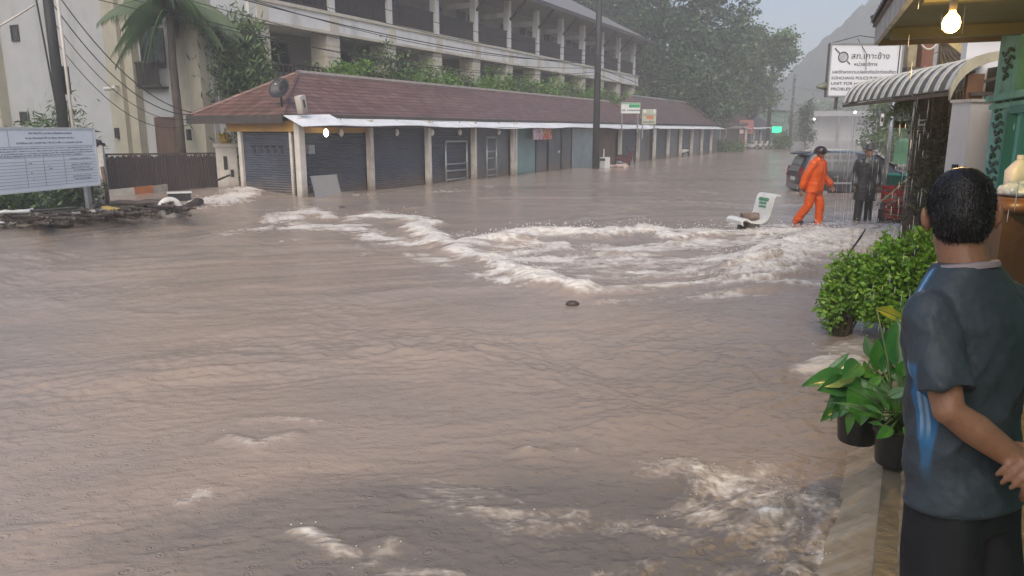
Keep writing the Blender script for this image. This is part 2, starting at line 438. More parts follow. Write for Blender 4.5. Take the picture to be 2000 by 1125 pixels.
FOAM = [  # photo-pixel polylines turned into ground positions by the vertex lookup below: (points, width, strength, crest height)
    ([(380,404),(430,396),(490,384)], 11, .98, .12), ([(395,376),(480,373),(600,388)], 8, .42, .05),
    ([(430,462),(480,455),(525,448)], 12, .52, .03), ([(528,428),(575,424),(610,414),(640,424)], 9, .92, .08),
    ([(535,436),(620,446),(700,446)], 12, .78, .03), ([(690,430),(745,424),(800,432),(838,436)], 9, .97, .10),
    ([(690,452),(750,468),(830,482)], 15, .80, .02), ([(815,452),(880,487),(950,512),(1020,542),(1080,558),(1135,568)], 13, 1.05, .15),
    ([(790,492),(890,524),(990,556),(1090,578)], 14, .60, .02),
    ([(915,482),(1000,470),(1060,460),(1180,464),(1270,454),(1310,470),(1420,463),(1550,466),(1690,462)], 11, 1.0, .20),
    ([(880,490),(1050,484),(1200,492),(1400,482),(1500,478)], 13, .82, .03),
    ([(960,500),(1060,512),(1150,512),(1300,520),(1500,508)], 36, .74, .0), ([(1150,545),(1300,545),(1500,540)], 14, .62, .0),
    ([(1490,535),(1540,505),(1600,488),(1700,478),(1830,474)], 34, 1.0, .30),
    ([(1130,578),(1240,566),(1400,558),(1620,562)], 10, .80, .04), ([(1180,590),(1400,578),(1600,580)], 14, .50, .0),
    ([(450,862),(478,868),(500,876),(540,862),(575,853)], 10, .70, .03), ([(366,984),(385,972),(415,956)], 11, .62, .02),
    ([(480,820),(540,815),(620,825)], 7, .50, .02), ([(1020,885),(1070,892),(1120,886)], 8, .55, .03),
    ([(1310,918),(1400,945),(1480,960),(1570,975)], 30, .72, .02), ([(1480,915),(1560,945),(1640,930)], 26, .66, .02),
    ([(1500,1000),(1560,980),(1625,1000)], 40, .80, .05), ([(1380,1000),(1470,1050),(1540,1120)], 30, .66, .015),
    ([(590,1042),(640,1066),(690,1092)], 12, .66, .015), ([(760,1122),(850,1118),(910,1130)], 14, .62, .01),
    ([(700,1110),(740,1090),(770,1060)], 12, .58, .02), ([(1190,1120),(1300,1100),(1420,1115),(1540,1120)], 26, .62, .03),
    ([(1130,1010),(1250,1040),(1350,1060)], 26, .50, .01), ([(1560,1040),(1590,1080),(1580,1130)], 30, .62, .02), ([(1420,930),(1500,965),(1560,1040)], 40, .55, .01), ([(880,960),(1000,1000),(1100,1060)], 40, .40, .01),
    ([(1630,720),(1660,690),(1700,655)], 26, .95, .05), ([(1600,700),(1640,740)], 14, .5, .0),
    ([(690,384),(800,378),(900,372),(1000,360)], 4, .48, .0), ([(560,470),(640,480),(760,500)], 16, .42, .01),
    ([(1430,440),(1480,448),(1530,446)], 8, .85, .05), ([(1560,446),(1620,442)], 6, .55, .0), ([(1650,440),(1750,436)], 14, .52, .0),
]
def project_xy(X, Y, z=0.0):
    zf = Y*math.cos(PITCH) - (z-CAM_Z)*math.sin(PITCH); yu = Y*math.sin(PITCH) + (z-CAM_Z)*math.cos(PITCH)
    return 1000 + FPX*X/zf, 562.5 - FPX*yu/zf
def make_water():
    py = np.concatenate([[256.2, 257, 258], np.arange(259, 300, 0.75), np.arange(300, 480, 1.15), np.arange(480, 1170, 1.7), [1200, 1300, 1500, 1900, 2500]])
    px = np.concatenate([[-9000, -4000, -2000, -1200, -700, -400], np.arange(-220, -60, 12), np.arange(-60, 2070, 2.7), np.arange(2080, 2300, 20), [2600, 3200, 5000, 9000]])
    PX, PYy = np.meshgrid(px, py)
    x = (PX - 1000)/FPX; y = (562.5 - PYy)/FPX
    dy = math.cos(PITCH) + y*math.sin(PITCH); dz = -math.sin(PITCH) + y*math.cos(PITCH)
    t = -CAM_Z/dz
    X = x*t; Y = dy*t
    near = sstep(140, 60, Y)
    fade = lambda wl: sstep(wl*170, wl*60, Y)          # drop waves too fine for the mesh far away
    # flow: mainly sideways from the right, bending toward the camera on the left
    ang = 0.22 + 0.9*fbm2(X*0.10, Y*0.10, 3)
    U = X*np.cos(ang) + Y*np.sin(ang); V = -X*np.sin(ang) + Y*np.cos(ang)
    wx = fbm2(X*0.6, Y*0.6, 3)*0.8; wy = fbm2(X*0.6+31, Y*0.6-7, 3)*0.8
    h = 0.085*fbm2(U*0.26, V*0.42, 3) + 0.050*fbm2(U*0.62+4+wx*.5, V*0.95+wy*.5, 3)
    h += 0.030*(0.35-np.abs(perlin2(U*0.7+wx, V*1.5+wy)))*fade(.8)
    h += 0.024*(0.3-np.abs(perlin2(U*1.7+wx*2, V*3.6+wy*2)))*fade(.35)
    h += 0.016*(.3-np.abs(perlin2(U*3.6-wx*3, V*7.0+wy)))*fade(.16)
    h += 0.009*perlin2(X*9.5+wx*5, Y*14+wy*5)*fade(.09)
    h += 0.0045*perlin2(X*21, Y*27)*fade(.045)
    clus = sstep(.02, .34, fbm2(X*.42+11, Y*.55-4, 3))
    a2 = ang + 0.5; U2 = X*np.cos(a2)+Y*np.sin(a2); V2 = -X*np.sin(a2)+Y*np.cos(a2)
    h += clus*(0.034*(.22-np.abs(perlin2(U2*1.3+wx*3, V2*4.6+wy*3)))*fade(.25) + 0.018*(.25-np.abs(perlin2(U*3.1+wx*4, V*9.0-wy*3)))*fade(.12))
    calm = 0.40 + 1.0*sstep(-0.2, 0.22, fbm2(U*0.20+5+wx*.4, V*0.34+wy*.4, 3))
    h *= calm
    # foam density and crest heights
    D = np.zeros_like(X); H2 = np.zeros_like(X); T = np.zeros_like(X)
    sx = 0.34
    jx = 26*fbm2(U*0.9, V*1.6, 4); jy = 10*fbm2(U*1.1+9, V*2+3, 4)
    scale = 1.0
    for pts, wd, st, hh in FOAM:
        a = np.array(pts, float)
        x0, x1 = a[:,0].min()-wd*9-40, a[:,0].max()+wd*9+40; y0, y1 = a[:,1].min()-wd*3-15, a[:,1].max()+wd*3+15
        ri = np.where((py > y0) & (py < y1))[0]; ci = np.where((px > x0) & (px < x1))[0]
        if not len(ri) or not len(ci): continue
        sl_ = (slice(ri[0], ri[-1]+1), slice(ci[0], ci[-1]+1))
        gx = (PX[sl_]+jx[sl_])*sx; gy = PYy[sl_]+jy[sl_]*min(1, wd/10)
        best = np.full(gx.shape, 1e9)
        for i in range(len(a)-1):
            ax, ay = a[i,0]*sx, a[i,1]; bx, by = a[i+1,0]*sx, a[i+1,1]
            ll = (bx-ax)**2 + (by-ay)**2
            q = np.clip(((gx-ax)*(bx-ax) + (gy-ay)*(by-ay))/ll, 0, 1)
            best = np.minimum(best, np.hypot(gx-ax-q*(bx-ax), gy-ay-q*(by-ay)))
        g = np.exp(-(best/wd)**2)
        D[sl_] = np.maximum(D[sl_], st*g)
        H2[sl_] = np.maximum(H2[sl_], hh*np.exp(-(best/(wd*0.9))**2))
        T[sl_] = np.maximum(T[sl_], g)
    lace = 1 - 2.6*np.abs(perlin2(U*1.3+wx*1.5, V*2.0+wy*2))
    lace2 = 1 - 2.6*np.abs(perlin2(U*3.3+wx*4, V*4.6+wy*4))
    lace3 = 1 - 2.6*np.abs(perlin2(U*8+wx*6, V*11+wy*6))
    lace4 = perlin2(U*19, V*27)*1.6 + perlin2(U*38, V*50)
    nearf = sstep(9, 4.5, Y)
    lace5 = 1 - 2.6*np.abs(perlin2(U*17+wx*9, V*21+wy*9))
    Ln = np.clip(0.40 + 0.5*(0.26*lace + 0.30*lace2 + 0.34*lace3 + 0.24*lace5 + 0.16*lace4), 0, 1)
    L_ = np.clip(0.42 + 0.5*(0.34*lace + 0.34*lace2 + 0.30*lace3 + 0.26*lace4*fade(.05)), 0, 1)
    L_ = L_*(1-nearf) + Ln*nearf
    clump = fbm2(U*0.8-4, V*1.5+8, 3)
    th = 1.12 - 0.75*D - 0.50*clump*(D > 0.05)
    foam = sstep(th-0.10-.08*nearf, th+0.24+.16*nearf, L_)*sstep(0.06, 0.3, D)
    # stray flecks of foam everywhere
    fl = sstep(0.52, 0.66, perlin2(X*3.1+3, Y*6.3)*0.6 + perlin2(X*7.5, Y*11)*0.55)*sstep(0.05, 0.3, fbm2(X*0.35+9, Y*0.4, 3))
    foam = np.maximum(foam, fl*0.6*fade(.12))
    rough = fbm2(U*1.4+2, V*2.8, 4)
    h += H2*(0.7 + 0.8*fbm2(U*0.9+2, V*2.2, 3) + 0.10*lace2) + 0.05*T*rough + (0.012-.008*nearf)*foam*(0.5+0.5*lace3)*fade(.12)
    # swollen water thrown against the corner of the shops and the gate
    h += 0.22*np.exp(-(((X+8.6)/2.3)**2 + ((Y-24.6)/1.7)**2)) + 0.06*np.exp(-(((X+5.4)/2.0)**2 + ((Y-24.2)/1.2)**2))
    h = h*near
    # nothing of the street water rises over the pavement on the right
    e = (X-1.44)*0.883 - (Y-2.69)*0.470
    inside = sstep(-0.25, 0.05, e)*sstep(9.2, 7.0, Y)
    h = h*(1-inside) - 0.25*sstep(0.0, 0.2, e)*sstep(8.6, 7.6, Y)
    # stretches where the water colour is mixed darker and greyer
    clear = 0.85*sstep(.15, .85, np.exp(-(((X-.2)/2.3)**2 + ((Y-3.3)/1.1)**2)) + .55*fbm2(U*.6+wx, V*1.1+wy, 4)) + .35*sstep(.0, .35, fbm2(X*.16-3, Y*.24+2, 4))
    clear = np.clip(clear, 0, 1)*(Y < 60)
    # drops thrown up along the crests and out of the foam
    rs = np.random.default_rng(8); pk = np.where((foam*H2).ravel() > .035)[0]; wgt = (foam*H2).ravel()[pk]*np.hypot(X, Y).ravel()[pk]**2; pk = rs.choice(pk, 2600, p=wgt/wgt.sum())
    pn = np.where((foam.ravel() > .5) & (Y.ravel() < 7.5) & (Y.ravel() > 2.9) & (np.abs(X.ravel()) < 3.4))[0]; pn = rs.choice(pn, 220)
    c = np.concatenate([np.stack([X.ravel()[pk], Y.ravel()[pk], h.ravel()[pk] + np.abs(rs.normal(size=len(pk)))*.065], 1), np.stack([X.ravel()[pn], Y.ravel()[pn], h.ravel()[pn] + np.abs(rs.normal(size=len(pn)))*.022], 1)])
    c[:, :2] += rs.normal(size=(len(c), 2))*.05
    rad = np.concatenate([rs.uniform(.004, .011, len(pk)), rs.uniform(.0015, .005, len(pn))])[:, None]
    o6 = np.array([[1,0,0],[0,1,0],[-1,0,0],[0,-1,0],[0,0,1],[0,0,-1]])
    SV = (c[:, None, :] + o6[None]*rad[:, None, :]*np.array([1.5, 1, 1])).reshape(-1, 3); f8 = np.array([[0,1,4],[1,2,4],[2,3,4],[3,0,4],[1,0,5],[2,1,5],[3,2,5],[0,3,5]])
    SF = (np.arange(len(c))[:, None, None]*6 + f8[None]).reshape(-1, 3)
    tag(raw('spray_droplets', SV, SF, mat('spray_white', (.70, .67, .62), .3, .05), smooth=True), kind='stuff')
    nr, nc = X.shape
    V3 = np.stack([X, Y, h], -1).reshape(-1, 3)
    idx = np.arange(nr*nc).reshape(nr, nc)
    F = np.stack([idx[:-1,:-1], idx[1:,:-1], idx[1:,1:], idx[:-1,1:]], -1).reshape(-1, 4)
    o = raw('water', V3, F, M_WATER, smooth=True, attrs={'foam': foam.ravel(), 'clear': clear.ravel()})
    tag(o, kind='structure')
    return o
make_water()

# ground under and beyond the flood
M_SOIL = mat('soil', (0.07, 0.055, 0.035), 0.8, 0.3, 1.5, 0.03, 8)
M_GRASSY = mat('grassy_soil', (0.03, 0.055, 0.018), 0.9, 0.4, 2.5, 0.05, 10)
g = MB(); g.poly([(-900,-40,-0.5),(900,-40,-0.5),(900,1500,-0.5),(-900,1500,-0.5)])
tag(g.build('ground', M_SOIL), kind='structure')
# raised plot behind the fence and the sign on the left
g = MB(); rr = [(-13.5,24.9),(-10.1,26.5),(-10.9,28.0),(-12.3,32.5),(-34,45),(-40,19.6),(-15.5,18.9),(-11.6,18.9)]
g.prism([(x,y,-0.5) for x,y in rr], (0,0,0.62))
tag(g.build('ground', M_GRASSY), kind='structure')

# wooded hills across the end of the road
M_HILL = mat('wooded_hill', (0.022, 0.040, 0.020), 0.9, 0.35, 0.12, 0.0)
def make_hill(name, x0, x1, y0, y1, hf, step=1.6):
    xs = np.arange(x0, x1, step); ys = np.arange(y0, y1, step*1.3)
    X, Y = np.meshgrid(xs, ys)
    Z = hf(X, Y)
    nr, nc = X.shape; idx = np.arange(nr*nc).reshape(nr, nc)
    F = np.stack([idx[:-1,:-1], idx[:-1,1:], idx[1:,1:], idx[1:,:-1]], -1).reshape(-1, 4)
    return tag(raw(name, np.stack([X, Y, Z], -1).reshape(-1, 3), F, M_HILL, smooth=False), kind='structure')
def crowns(X, Y, a):
    return a*(0.9*(0.45-np.abs(perlin2(X*0.11, Y*0.11))) + 0.9*(0.4-np.abs(perlin2(X*0.27+4, Y*0.27))) + 0.6*perlin2(X*0.6, Y*0.6))
def hill1(X, Y):
    s_ = X - 0.10*(Y-240)
    base = np.interp(s_, [60, 78, 86, 93, 101, 110, 128, 150, 190], [-2, 3, 9, 17, 26, 35, 50, 58, 60])
    ridge = np.exp(-((Y-265)/48.0)**2)
    return np.minimum(base*ridge + crowns(X, Y, 6.5)*np.clip(base/14, 0, 1) - 1.0, 63)
make_hill('hill', 60, 210, 205, 330, hill1)
def hill2(X, Y):
    base = np.interp(X, [-60, 20, 70, 110, 150, 220], [14, 18, 15, 22, 30, 36])
    return base*np.exp(-((Y-370)/36.0)**2) + crowns(X+50, Y, 3.2) - 1.5
make_hill('hill', -40, 225, 325, 425, hill2, 2.4)

# pavement on the right, and the sheet of water running over it and off its edge
M_PAVE = mat('wet_concrete', (0.17, 0.14, 0.10), 0.35, 0.3, 2.0, 0.006, 14)
ED = Vector((0.470, 0.883, 0)); EN = Vector((0.883, -0.470, 0)); E0 = Vector((1.44, 2.69, 0))
def edge(a, b, z): p = E0 + ED*a + EN*b; return (p.x, p.y, z)
g = MB(); g.prism([edge(-6, 0.02, -0.5), edge(4.55, 0.02, -0.5), edge(5.0, 0.35, -0.5), edge(6.4, 0.9, -0.5), edge(6.4, 4.2, -0.5), edge(-6, 4.2, -0.5)], (0, 0, 0.77))
tag(g.build('pavement', M_PAVE), kind='structure')
def make_overflow():
    m = bpy.data.materials.new('running_water'); m.use_nodes = True
    n = m.node_tree; b = n.nodes['Principled BSDF']; L = n.links.new
    tc = n.nodes.new('ShaderNodeTexCoord'); mp = n.nodes.new('ShaderNodeMapping')
    mp.inputs['Scale'].default_value = (9, 1.3, 1.3); mp.inputs['Rotation'].default_value = (0, 0, -0.35)
    L(tc.outputs['Object'], mp.inputs[0])
    nz = n.nodes.new('ShaderNodeTexNoise'); nz.inputs['Scale'].default_value = 2.2; nz.inputs['Detail'].default_value = 6; nz.inputs['Distortion'].default_value = 0.5
    L(mp.outputs[0], nz.inputs['Vector'])
    cr = n.nodes.new('ShaderNodeValToRGB'); e = cr.color_ramp.elements
    e[0].position = 0.3; e[0].color = (0.21, 0.145, 0.066, 1); e[1].position = 0.72; e[1].color = (0.36, 0.275, 0.165, 1)
    L(nz.outputs[0], cr.inputs[0])
    at = n.nodes.new('ShaderNodeAttribute'); at.attribute_name = 'foam'
    mx = n.nodes.new('ShaderNodeMix'); mx.data_type = 'RGBA'; mx.inputs['B'].default_value = (0.60, 0.53, 0.42, 1)
    L(at.outputs['Fac'], mx.inputs['Factor']); L(cr.outputs[0], mx.inputs['A'])
    L(mx.outputs['Result'], b.inputs['Base Color'])
    b.inputs['Roughness'].default_value = 0.12; b.inputs['IOR'].default_value = 1.333
    bp = n.nodes.new('ShaderNodeBump'); bp.inputs['Distance'].default_value = 0.012
    L(nz.outputs[0], bp.inputs['Height']); L(bp.outputs[0], b.inputs['Normal'])
    prof = [(4.15, .296), (2.6, .296)] + [(b_, .296) for b_ in np.linspace(1.6, 0.16, 60)]
    prof += [(0.14*math.cos(q)-0.015 - 0.30*(1-math.cos(q))*0.9, .296 - 0.42*(1-math.cos(q))*0.75 - 0.04*math.sin(q)) for q in np.linspace(0.05, 1.62, 34)]
    a = np.concatenate([[-6, -4, -2.5], np.arange(-1.5, 4.9, 0.016)])
    B = np.array([p[0] for p in prof]); Z = np.array([p[1] for p in prof])
    A, BB = np.meshgrid(a, B, indexing='ij'); ZZ = np.broadcast_to(Z, A.shape).copy()
    slope = sstep(0.25, -0.1, BB)
    str_ = perlin2(A*5.0 + BB*1.5, BB*1.2) + 0.6*perlin2(A*11 + BB*3, BB*1.6)
    ZZ += 0.005*str_*(1 - 0.3*slope) + 0.006*perlin2(A*7+BB*6, BB*9-A*3) + 0.004*perlin2(A*17, BB*19)
    BB = BB + 0.05*fbm2(A*1.1, A*0+2, 2)*slope - 0.008*(str_ + perlin2(A*23, BB*2+A*0))*slope
    # the far end turns round the corner of the slab
    fl = sstep(4.3, 4.9, A)
    BB = BB + 0.35*fl
    foam = np.clip(0.30*slope*sstep(-0.2, 0.6, str_ + .8*perlin2(A*31, BB*3)) + 0.22*slope, 0, 1)
    V3 = np.stack([E0.x + ED.x*A + EN.x*BB, E0.y + ED.y*A + EN.y*BB, ZZ], -1)
    nr, nc = A.shape; idx = np.arange(nr*nc).reshape(nr, nc)
    F = np.stack([idx[:-1,:-1], idx[:-1,1:], idx[1:,1:], idx[1:,:-1]], -1).reshape(-1, 4)
    tag(raw('water', V3.reshape(-1, 3), F, m, smooth=True, attrs={'foam': foam.ravel()}), kind='structure')
make_overflow()

# rain-laden air
hz = MB(); hz.box((-70, -14, -1.6), (260, 460, 66))
hm = bpy.data.materials.new('rain_haze'); hm.use_nodes = True
for x in list(hm.node_tree.nodes):
    if x.type == 'BSDF_PRINCIPLED': hm.node_tree.nodes.remove(x)
pv = hm.node_tree.nodes.new('ShaderNodeVolumePrincipled')
pv.inputs['Color'].default_value = (0.94, 0.97, 1.0, 1); pv.inputs['Density'].default_value = 0.0029; pv.inputs['Anisotropy'].default_value = 0.0
hm.node_tree.links.new(pv.outputs[0], hm.node_tree.nodes['Material Output'].inputs['Volume'])
tag(hz.build('haze', hm), kind='stuff')

# ================================================================== buildings on the left
M_WHITEWALL = mat('white_plaster', (0.74, 0.74, 0.72), 0.75, 0.06, 1.2, 0.004, 30, stain=(0.30, 0.29, 0.26), sscale=0.8, samt=0.6)
M_TAN = mat('tan_stone', (0.62, 0.58, 0.48), 0.75, 0.10, 1.5, 0.006, 20, stain=(0.22, 0.19, 0.14), samt=0.5)
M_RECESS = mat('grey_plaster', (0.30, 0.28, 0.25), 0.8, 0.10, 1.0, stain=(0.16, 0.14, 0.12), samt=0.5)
M_DARKWOOD = mat('dark_timber', (0.035, 0.026, 0.022), 0.55, 0.4, 6, 0.003, 40, stretch=(1, 1, 0.15))
M_DARKGLASS = mat('dark_glass', (0.02, 0.023, 0.026), 0.12, 0.2, 1)
M_GREYROOF = mat('grey_tile', (0.20, 0.19, 0.19), 0.5, 0.2, 4.0, 0.01, 12)
wave_bump(M_GREYROOF, 1.6, 0.03, 'X')
M_FASCIA = mat('dark_fascia', (0.06, 0.05, 0.045), 0.5, 0.25, 4)
M_METAL = mat('grey_metal', (0.32, 0.33, 0.34), 0.35, 0.2, 5, metal=0.6)
M_WHITEPAINT = mat('white_paint', (0.62, 0.62, 0.60), 0.5, 0.08, 4, stain=(0.28, 0.25, 0.2), sscale=3, samt=0.5)
M_BLACK = mat('black_plastic', (0.015, 0.015, 0.017), 0.4, 0.2, 8)

PITCHC = 4.15
def make_hotel():
    rz = R(90-27.166)
    h = thing('hotel_building', 'long white two tier hotel with dark balcony railings behind the shop row', 'hotel', (-3.954, 40.904, 0), rz)
    x0, x1 = -15.0, 8*PITCHC+0.9
    # body with recessed verandas
    w = MB()
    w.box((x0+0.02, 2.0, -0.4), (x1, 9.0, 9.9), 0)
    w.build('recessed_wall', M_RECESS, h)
    w = MB()
    w.box((x0, 0.02, -0.4), (x0+0.25, 14.6, 11.4), 0); w.build('wall', mat('dimmed_white_plaster', (0.37, 0.38, 0.39), 0.75, 0.07, 1.0, 0.004, 30, stain=(0.22, 0.22, 0.20), sscale=0.8, samt=0.6), h); w = MB()  # same white plaster as the facade, colour darkened to offset sun on this side
    w.box((x0+0.252, 0.0, -0.4), (x0+1.9, 2.0, 9.9), 0); w.build('wall', M_WHITEWALL, h); w = MB()
    w.box((x0+0.252, 14.0, -0.4), (6, 14.6, 11.4), 0); w.build('wall', M_WHITEWALL, h); w = MB()
    w.box((x1-0.25, 0.3, -0.4), (x1+0.01, 9.1, 9.9), 0)
    w.build('wall', M_WHITEWALL, h)
    # end wall pilasters
    p = MB()
    M_TAN2 = mat('tan_render', (0.36, 0.34, 0.27), 0.75, 0.10, 1.5, 0.006, 20, stain=(0.2, 0.17, 0.12))
    for y0, y1, d in ((0.06, 0.62, .42), (0.62, 1.55, .28), (3.76, 4.25, .32), (4.25, 5.05, .5), (12.55, 13.7, .4)):
        p = MB(); p.box((x0-d, y0, -0.4), (x0-0.002, y1-0.004, 11.3)); p.build('pilaster', M_TAN2, h)
    b = MB()
    for z in (0.9,):
        b.box((x0-0.06, 1.56, z-0.05), (x0-0.003, 3.75, z+0.1)); 
    b.build('plinth_band', M_TAN, h)
    # windows and doors of the end wall
    def window(y0, y1, z0, z1, split=0, nm='window'):
        f = MB(); t = 0.07
        for a in ((y0, z0, y1, z0+t), (y0, z1-t, y1, z1), (y0, z0+t, y0+t, z1-t), (y1-t, z0+t, y1, z1-t)):
            f.box((x0-0.05, a[0], a[1]), (x0-0.004, a[2], a[3]))
        for i in range(split):
            yy = y0 + (y1-y0)*(i+1)/(split+1); f.box((x0-0.045, yy-0.03, z0+t), (x0-0.005, yy+0.03, z1-t))
        o = f.build(nm, M_DARKWOOD, h)
        q = MB(); q.box((x0-0.02, y0+0.02, z0+0.02), (x0-0.003, y1-0.02, z1-0.02)); q.build('pane', M_DARKGLASS, o)
        return o
    window(2.28, 3.62, 4.35, 5.75, 1)
    window(11.14, 11.7, 5.74, 6.4); window(11.2, 11.85, 2.3, 2.85); window(6.9, 7.4, 8.6, 9.3); window(11.4, 12.0, 8.0, 8.8)
    d = MB(); d.box((x0-0.06, 2.12, 0.2), (x0-0.004, 3.2, 2.55)); d.build('door', mat('brown_door', (0.10, 0.055, 0.035), 0.5, 0.3, 5, stretch=(1, 1, .2)), h)
    r = MB()
    for i in range(15): r.box((x0-0.36, 2.32+i*0.085, 3.73), (x0-0.33, 2.37+i*0.085, 4.5))
    r.box((x0-0.38, 2.28, 4.5), (x0-0.31, 3.6, 4.57)); r.box((x0-0.38, 2.28, 3.66), (x0-0.31, 3.6, 3.73)); r.box((x0-0.31, 2.28, 3.6), (x0-0.004, 3.6, 3.655))
    r.build('balcony_railing', M_DARKWOOD, h)
    l = MB()
    for y, z in ((4.75, 1.95), (0.75, 1.9)):
        l = MB(); l.box((x0-0.62, y-0.07, z-0.2), (x0-0.5, y+0.07, z+0.2)); l.build('wall_lamp', M_BLACK, h)
    c = MB(); c.bar((x0-0.5, 4.5, 3.7), (x0-0.8, 4.3, 3.7), .06); c.tube([(x0-0.65, 4.5, 3.62), (x0-1.0, 4.62, 3.58)], .07, 8); c.build('camera_unit', M_WHITEPAINT, h)
    # floors
    s = MB()
    s.box((x0+1.9, -0.12, 6.15), (x1, 2.0, 6.97)); s.build('balcony_slab', M_WHITEWALL, h)
    s = MB(); s.box((x0+1.9, -0.06, 2.95), (x1, 2.0, 3.75)); s.build('balcony_slab', M_TAN, h)
    s = MB(); s.box((x0+1.9, -0.2, 6.87), (x1+0.05, -0.122, 7.0)); s.box((x0+1.9, -0.17, 6.08), (x1+0.05, -0.122, 6.2)); s.build('slab_trim', M_TAN, h)
    # columns, railings, braces
    for k in range(-3, 9):
        cx = k*PITCHC
        t = MB()
        t.box((cx-0.18, -0.04, 6.972), (cx+0.18, 0.32, 9.88)); 
        t.build('column', M_WHITEWALL, h)
        u = MB()
        zz = 3.75; i = 0
        while zz < 6.1:
            g = 0.0 if i % 2 == 0 else 0.025
            hh = 0.42 if i % 2 == 0 else 0.05
            u.box((cx-0.42+g, -0.02+g, zz), (cx+0.42-g, 0.9, min(6.148, zz+hh))); zz += hh; i += 1
        u.build('pilaster', M_TAN, h)
        u = MB(); u.box((cx-0.45, -0.05, -0.4), (cx+0.45, 0.9, 2.948)); u.build('pilaster', M_TAN, h)
        v = MB(); v.box((cx-0.3, -0.145, 6.21), (cx+0.3, -0.1, 6.86)); v.build('slab_trim', M_TAN, h)
        br = MB(); br.bar((cx, -0.05, 8.75), (cx, -1.15, 9.86), 0.10, 0.12); br.build('roof_brace', M_DARKWOOD, h)
        bt = MB(); bt.box((cx-0.1, 0.33, 8.9), (cx+0.1, 2.0, 9.2)); bt.build('tie_beam', M_WHITEWALL, h)
        if k < 8:
            r = MB()
            a, e = cx+0.19, cx+PITCHC-0.19
            r.box((a, 0.06, 7.06), (e, 0.12, 7.14)); r.box((a, 0.05, 8.02), (e, 0.13, 8.10))
            n = 26
            for i in range(n):
                q = a + (e-a)*(i+0.5)/n
                r.box((q-0.052, 0.075, 7.142), (q+0.052, 0.105, 8.018))
            r.build('railing', M_DARKWOOD, h)
            # doors and windows at the back of the verandas
            for z in (6.98, 3.76):
                if (k + (z > 5)) % 2 == 0 or k > 2:
                    q = MB(); q.box((cx+1.2, 1.93, z), (cx+2.1, 1.996, z+2.1)); q.build('door', M_DARKWOOD, h)
                q = MB(); q.box((cx+2.5, 1.95, z+0.8), (cx+3.6, 1.996, z+2.0)); q.build('window', M_DARKGLASS, h)
            # low railing behind the planting
            r = MB(); r.box((a-.1, 0.1, 4.62), (e+.1, 0.17, 4.7))
            for i in range(13):
                q = a + (e-a)*(i+0.5)/13; r.box((q-0.03, 0.11, 3.76), (q+0.03, 0.15, 4.618))
            r.build('railing', M_DARKWOOD, h)
    # partition walls between rooms on the upper tier
    for k in range(-3, 9, 2):
        q = MB(); q.box((k*PITCHC-0.08, 0.95, 3.76), (k*PITCHC+0.08, 2.0, 6.1)); q.build('partition', M_RECESS, h)
    # soffit and hipped roof
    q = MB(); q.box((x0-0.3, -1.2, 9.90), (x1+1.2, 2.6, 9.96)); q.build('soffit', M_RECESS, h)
    rf = MB()
    ex0, ex1, ey0, ey1, ez, rzz = x0-0.6, x1+1.3, -1.3, 10.3, 9.97, 13.2
    A = [(ex0,ey0,ez),(ex1,ey0,ez),(ex1,ey1,ez),(ex0,ey1,ez),(ex0+0.1,4.5,rzz),(ex1-5.5,4.5,rzz)]
    rf.add(A, [(0,1,5,4),(1,2,5),(2,3,4,5),(3,0,4),(0,3,2,1)])
    ro = rf.build('roof', M_GREYROOF, h)
    fa = MB(); fa.box((ex0, ey0-0.04, ez-0.14), (ex1, ey0-0.002, ez+0.12)); fa.box((ex1+0.002, ey0, ez-0.14), (ex1+0.04, ey1, ez+0.12)); fa.build('fascia', M_FASCIA, ro)
    return h
make_hotel()

# ------------------------------------------------------------------ row of shuttered shops
M_ROOFTILE = mat('red_brown_tile', (0.135, 0.058, 0.043), 0.38, 0.3, 1.2, 0.008, 30, col2=(0.205, 0.122, 0.105), stain=(0.05, 0.032, 0.028), sscale=1.5, samt=0.6, stretch=(0.6, 3, 3))
tile_courses(M_ROOFTILE, .32, .125, .38)
M_SHUTTER = mat('grey_roller_shutter', (0.052, 0.064, 0.088), 0.42, 0.15, 1.5, mud=.45, stain=(0.05, 0.045, 0.045), sscale=0.9, samt=0.8)
wave_bump(M_SHUTTER, 4.2, 0.02, 'Z', 'SIN')
M_POST = mat('white_post', (0.56, 0.53, 0.48), 0.6, 0.15, 3, mud=.3, stain=(0.25, 0.19, 0.13), sscale=2.5, samt=0.8)
M_YELLOW = mat('ochre_paint', (0.42, 0.24, 0.06), 0.6, 0.15, 2, stain=(0.22, 0.13, 0.05))
M_ZINC = mat('zinc_sheet', (0.84, 0.87, 0.90), 0.32, 0.08, 2, metal=0.0, stain=(0.45, 0.42, 0.38), samt=0.5)
wave_bump(M_ZINC, 3.2, 0.02, 'X', 'SIN')
M_TEALGLASS = mat('green_tinted_glass', (0.13, 0.22, 0.22), 0.12, 0.2, 0.8)
M_GREYPANEL = mat('grey_panel', (0.12, 0.125, 0.135), 0.5, 0.25, 1.5, mud=.4, stain=(.06, .055, .05))
M_BULB = mat('lamp_glow', (0.9, 0.85, 0.75), 0.3, 0.02, 2, emit=(1.0, 0.86, 0.66), estr=2.5)
M_BULBOFF = mat('white_bulb', (0.8, 0.8, 0.78), 0.3, 0.05, 2)
SHOP_O = Vector((-6.461, 22.83, 0)); SHOP_A = R(62.0)
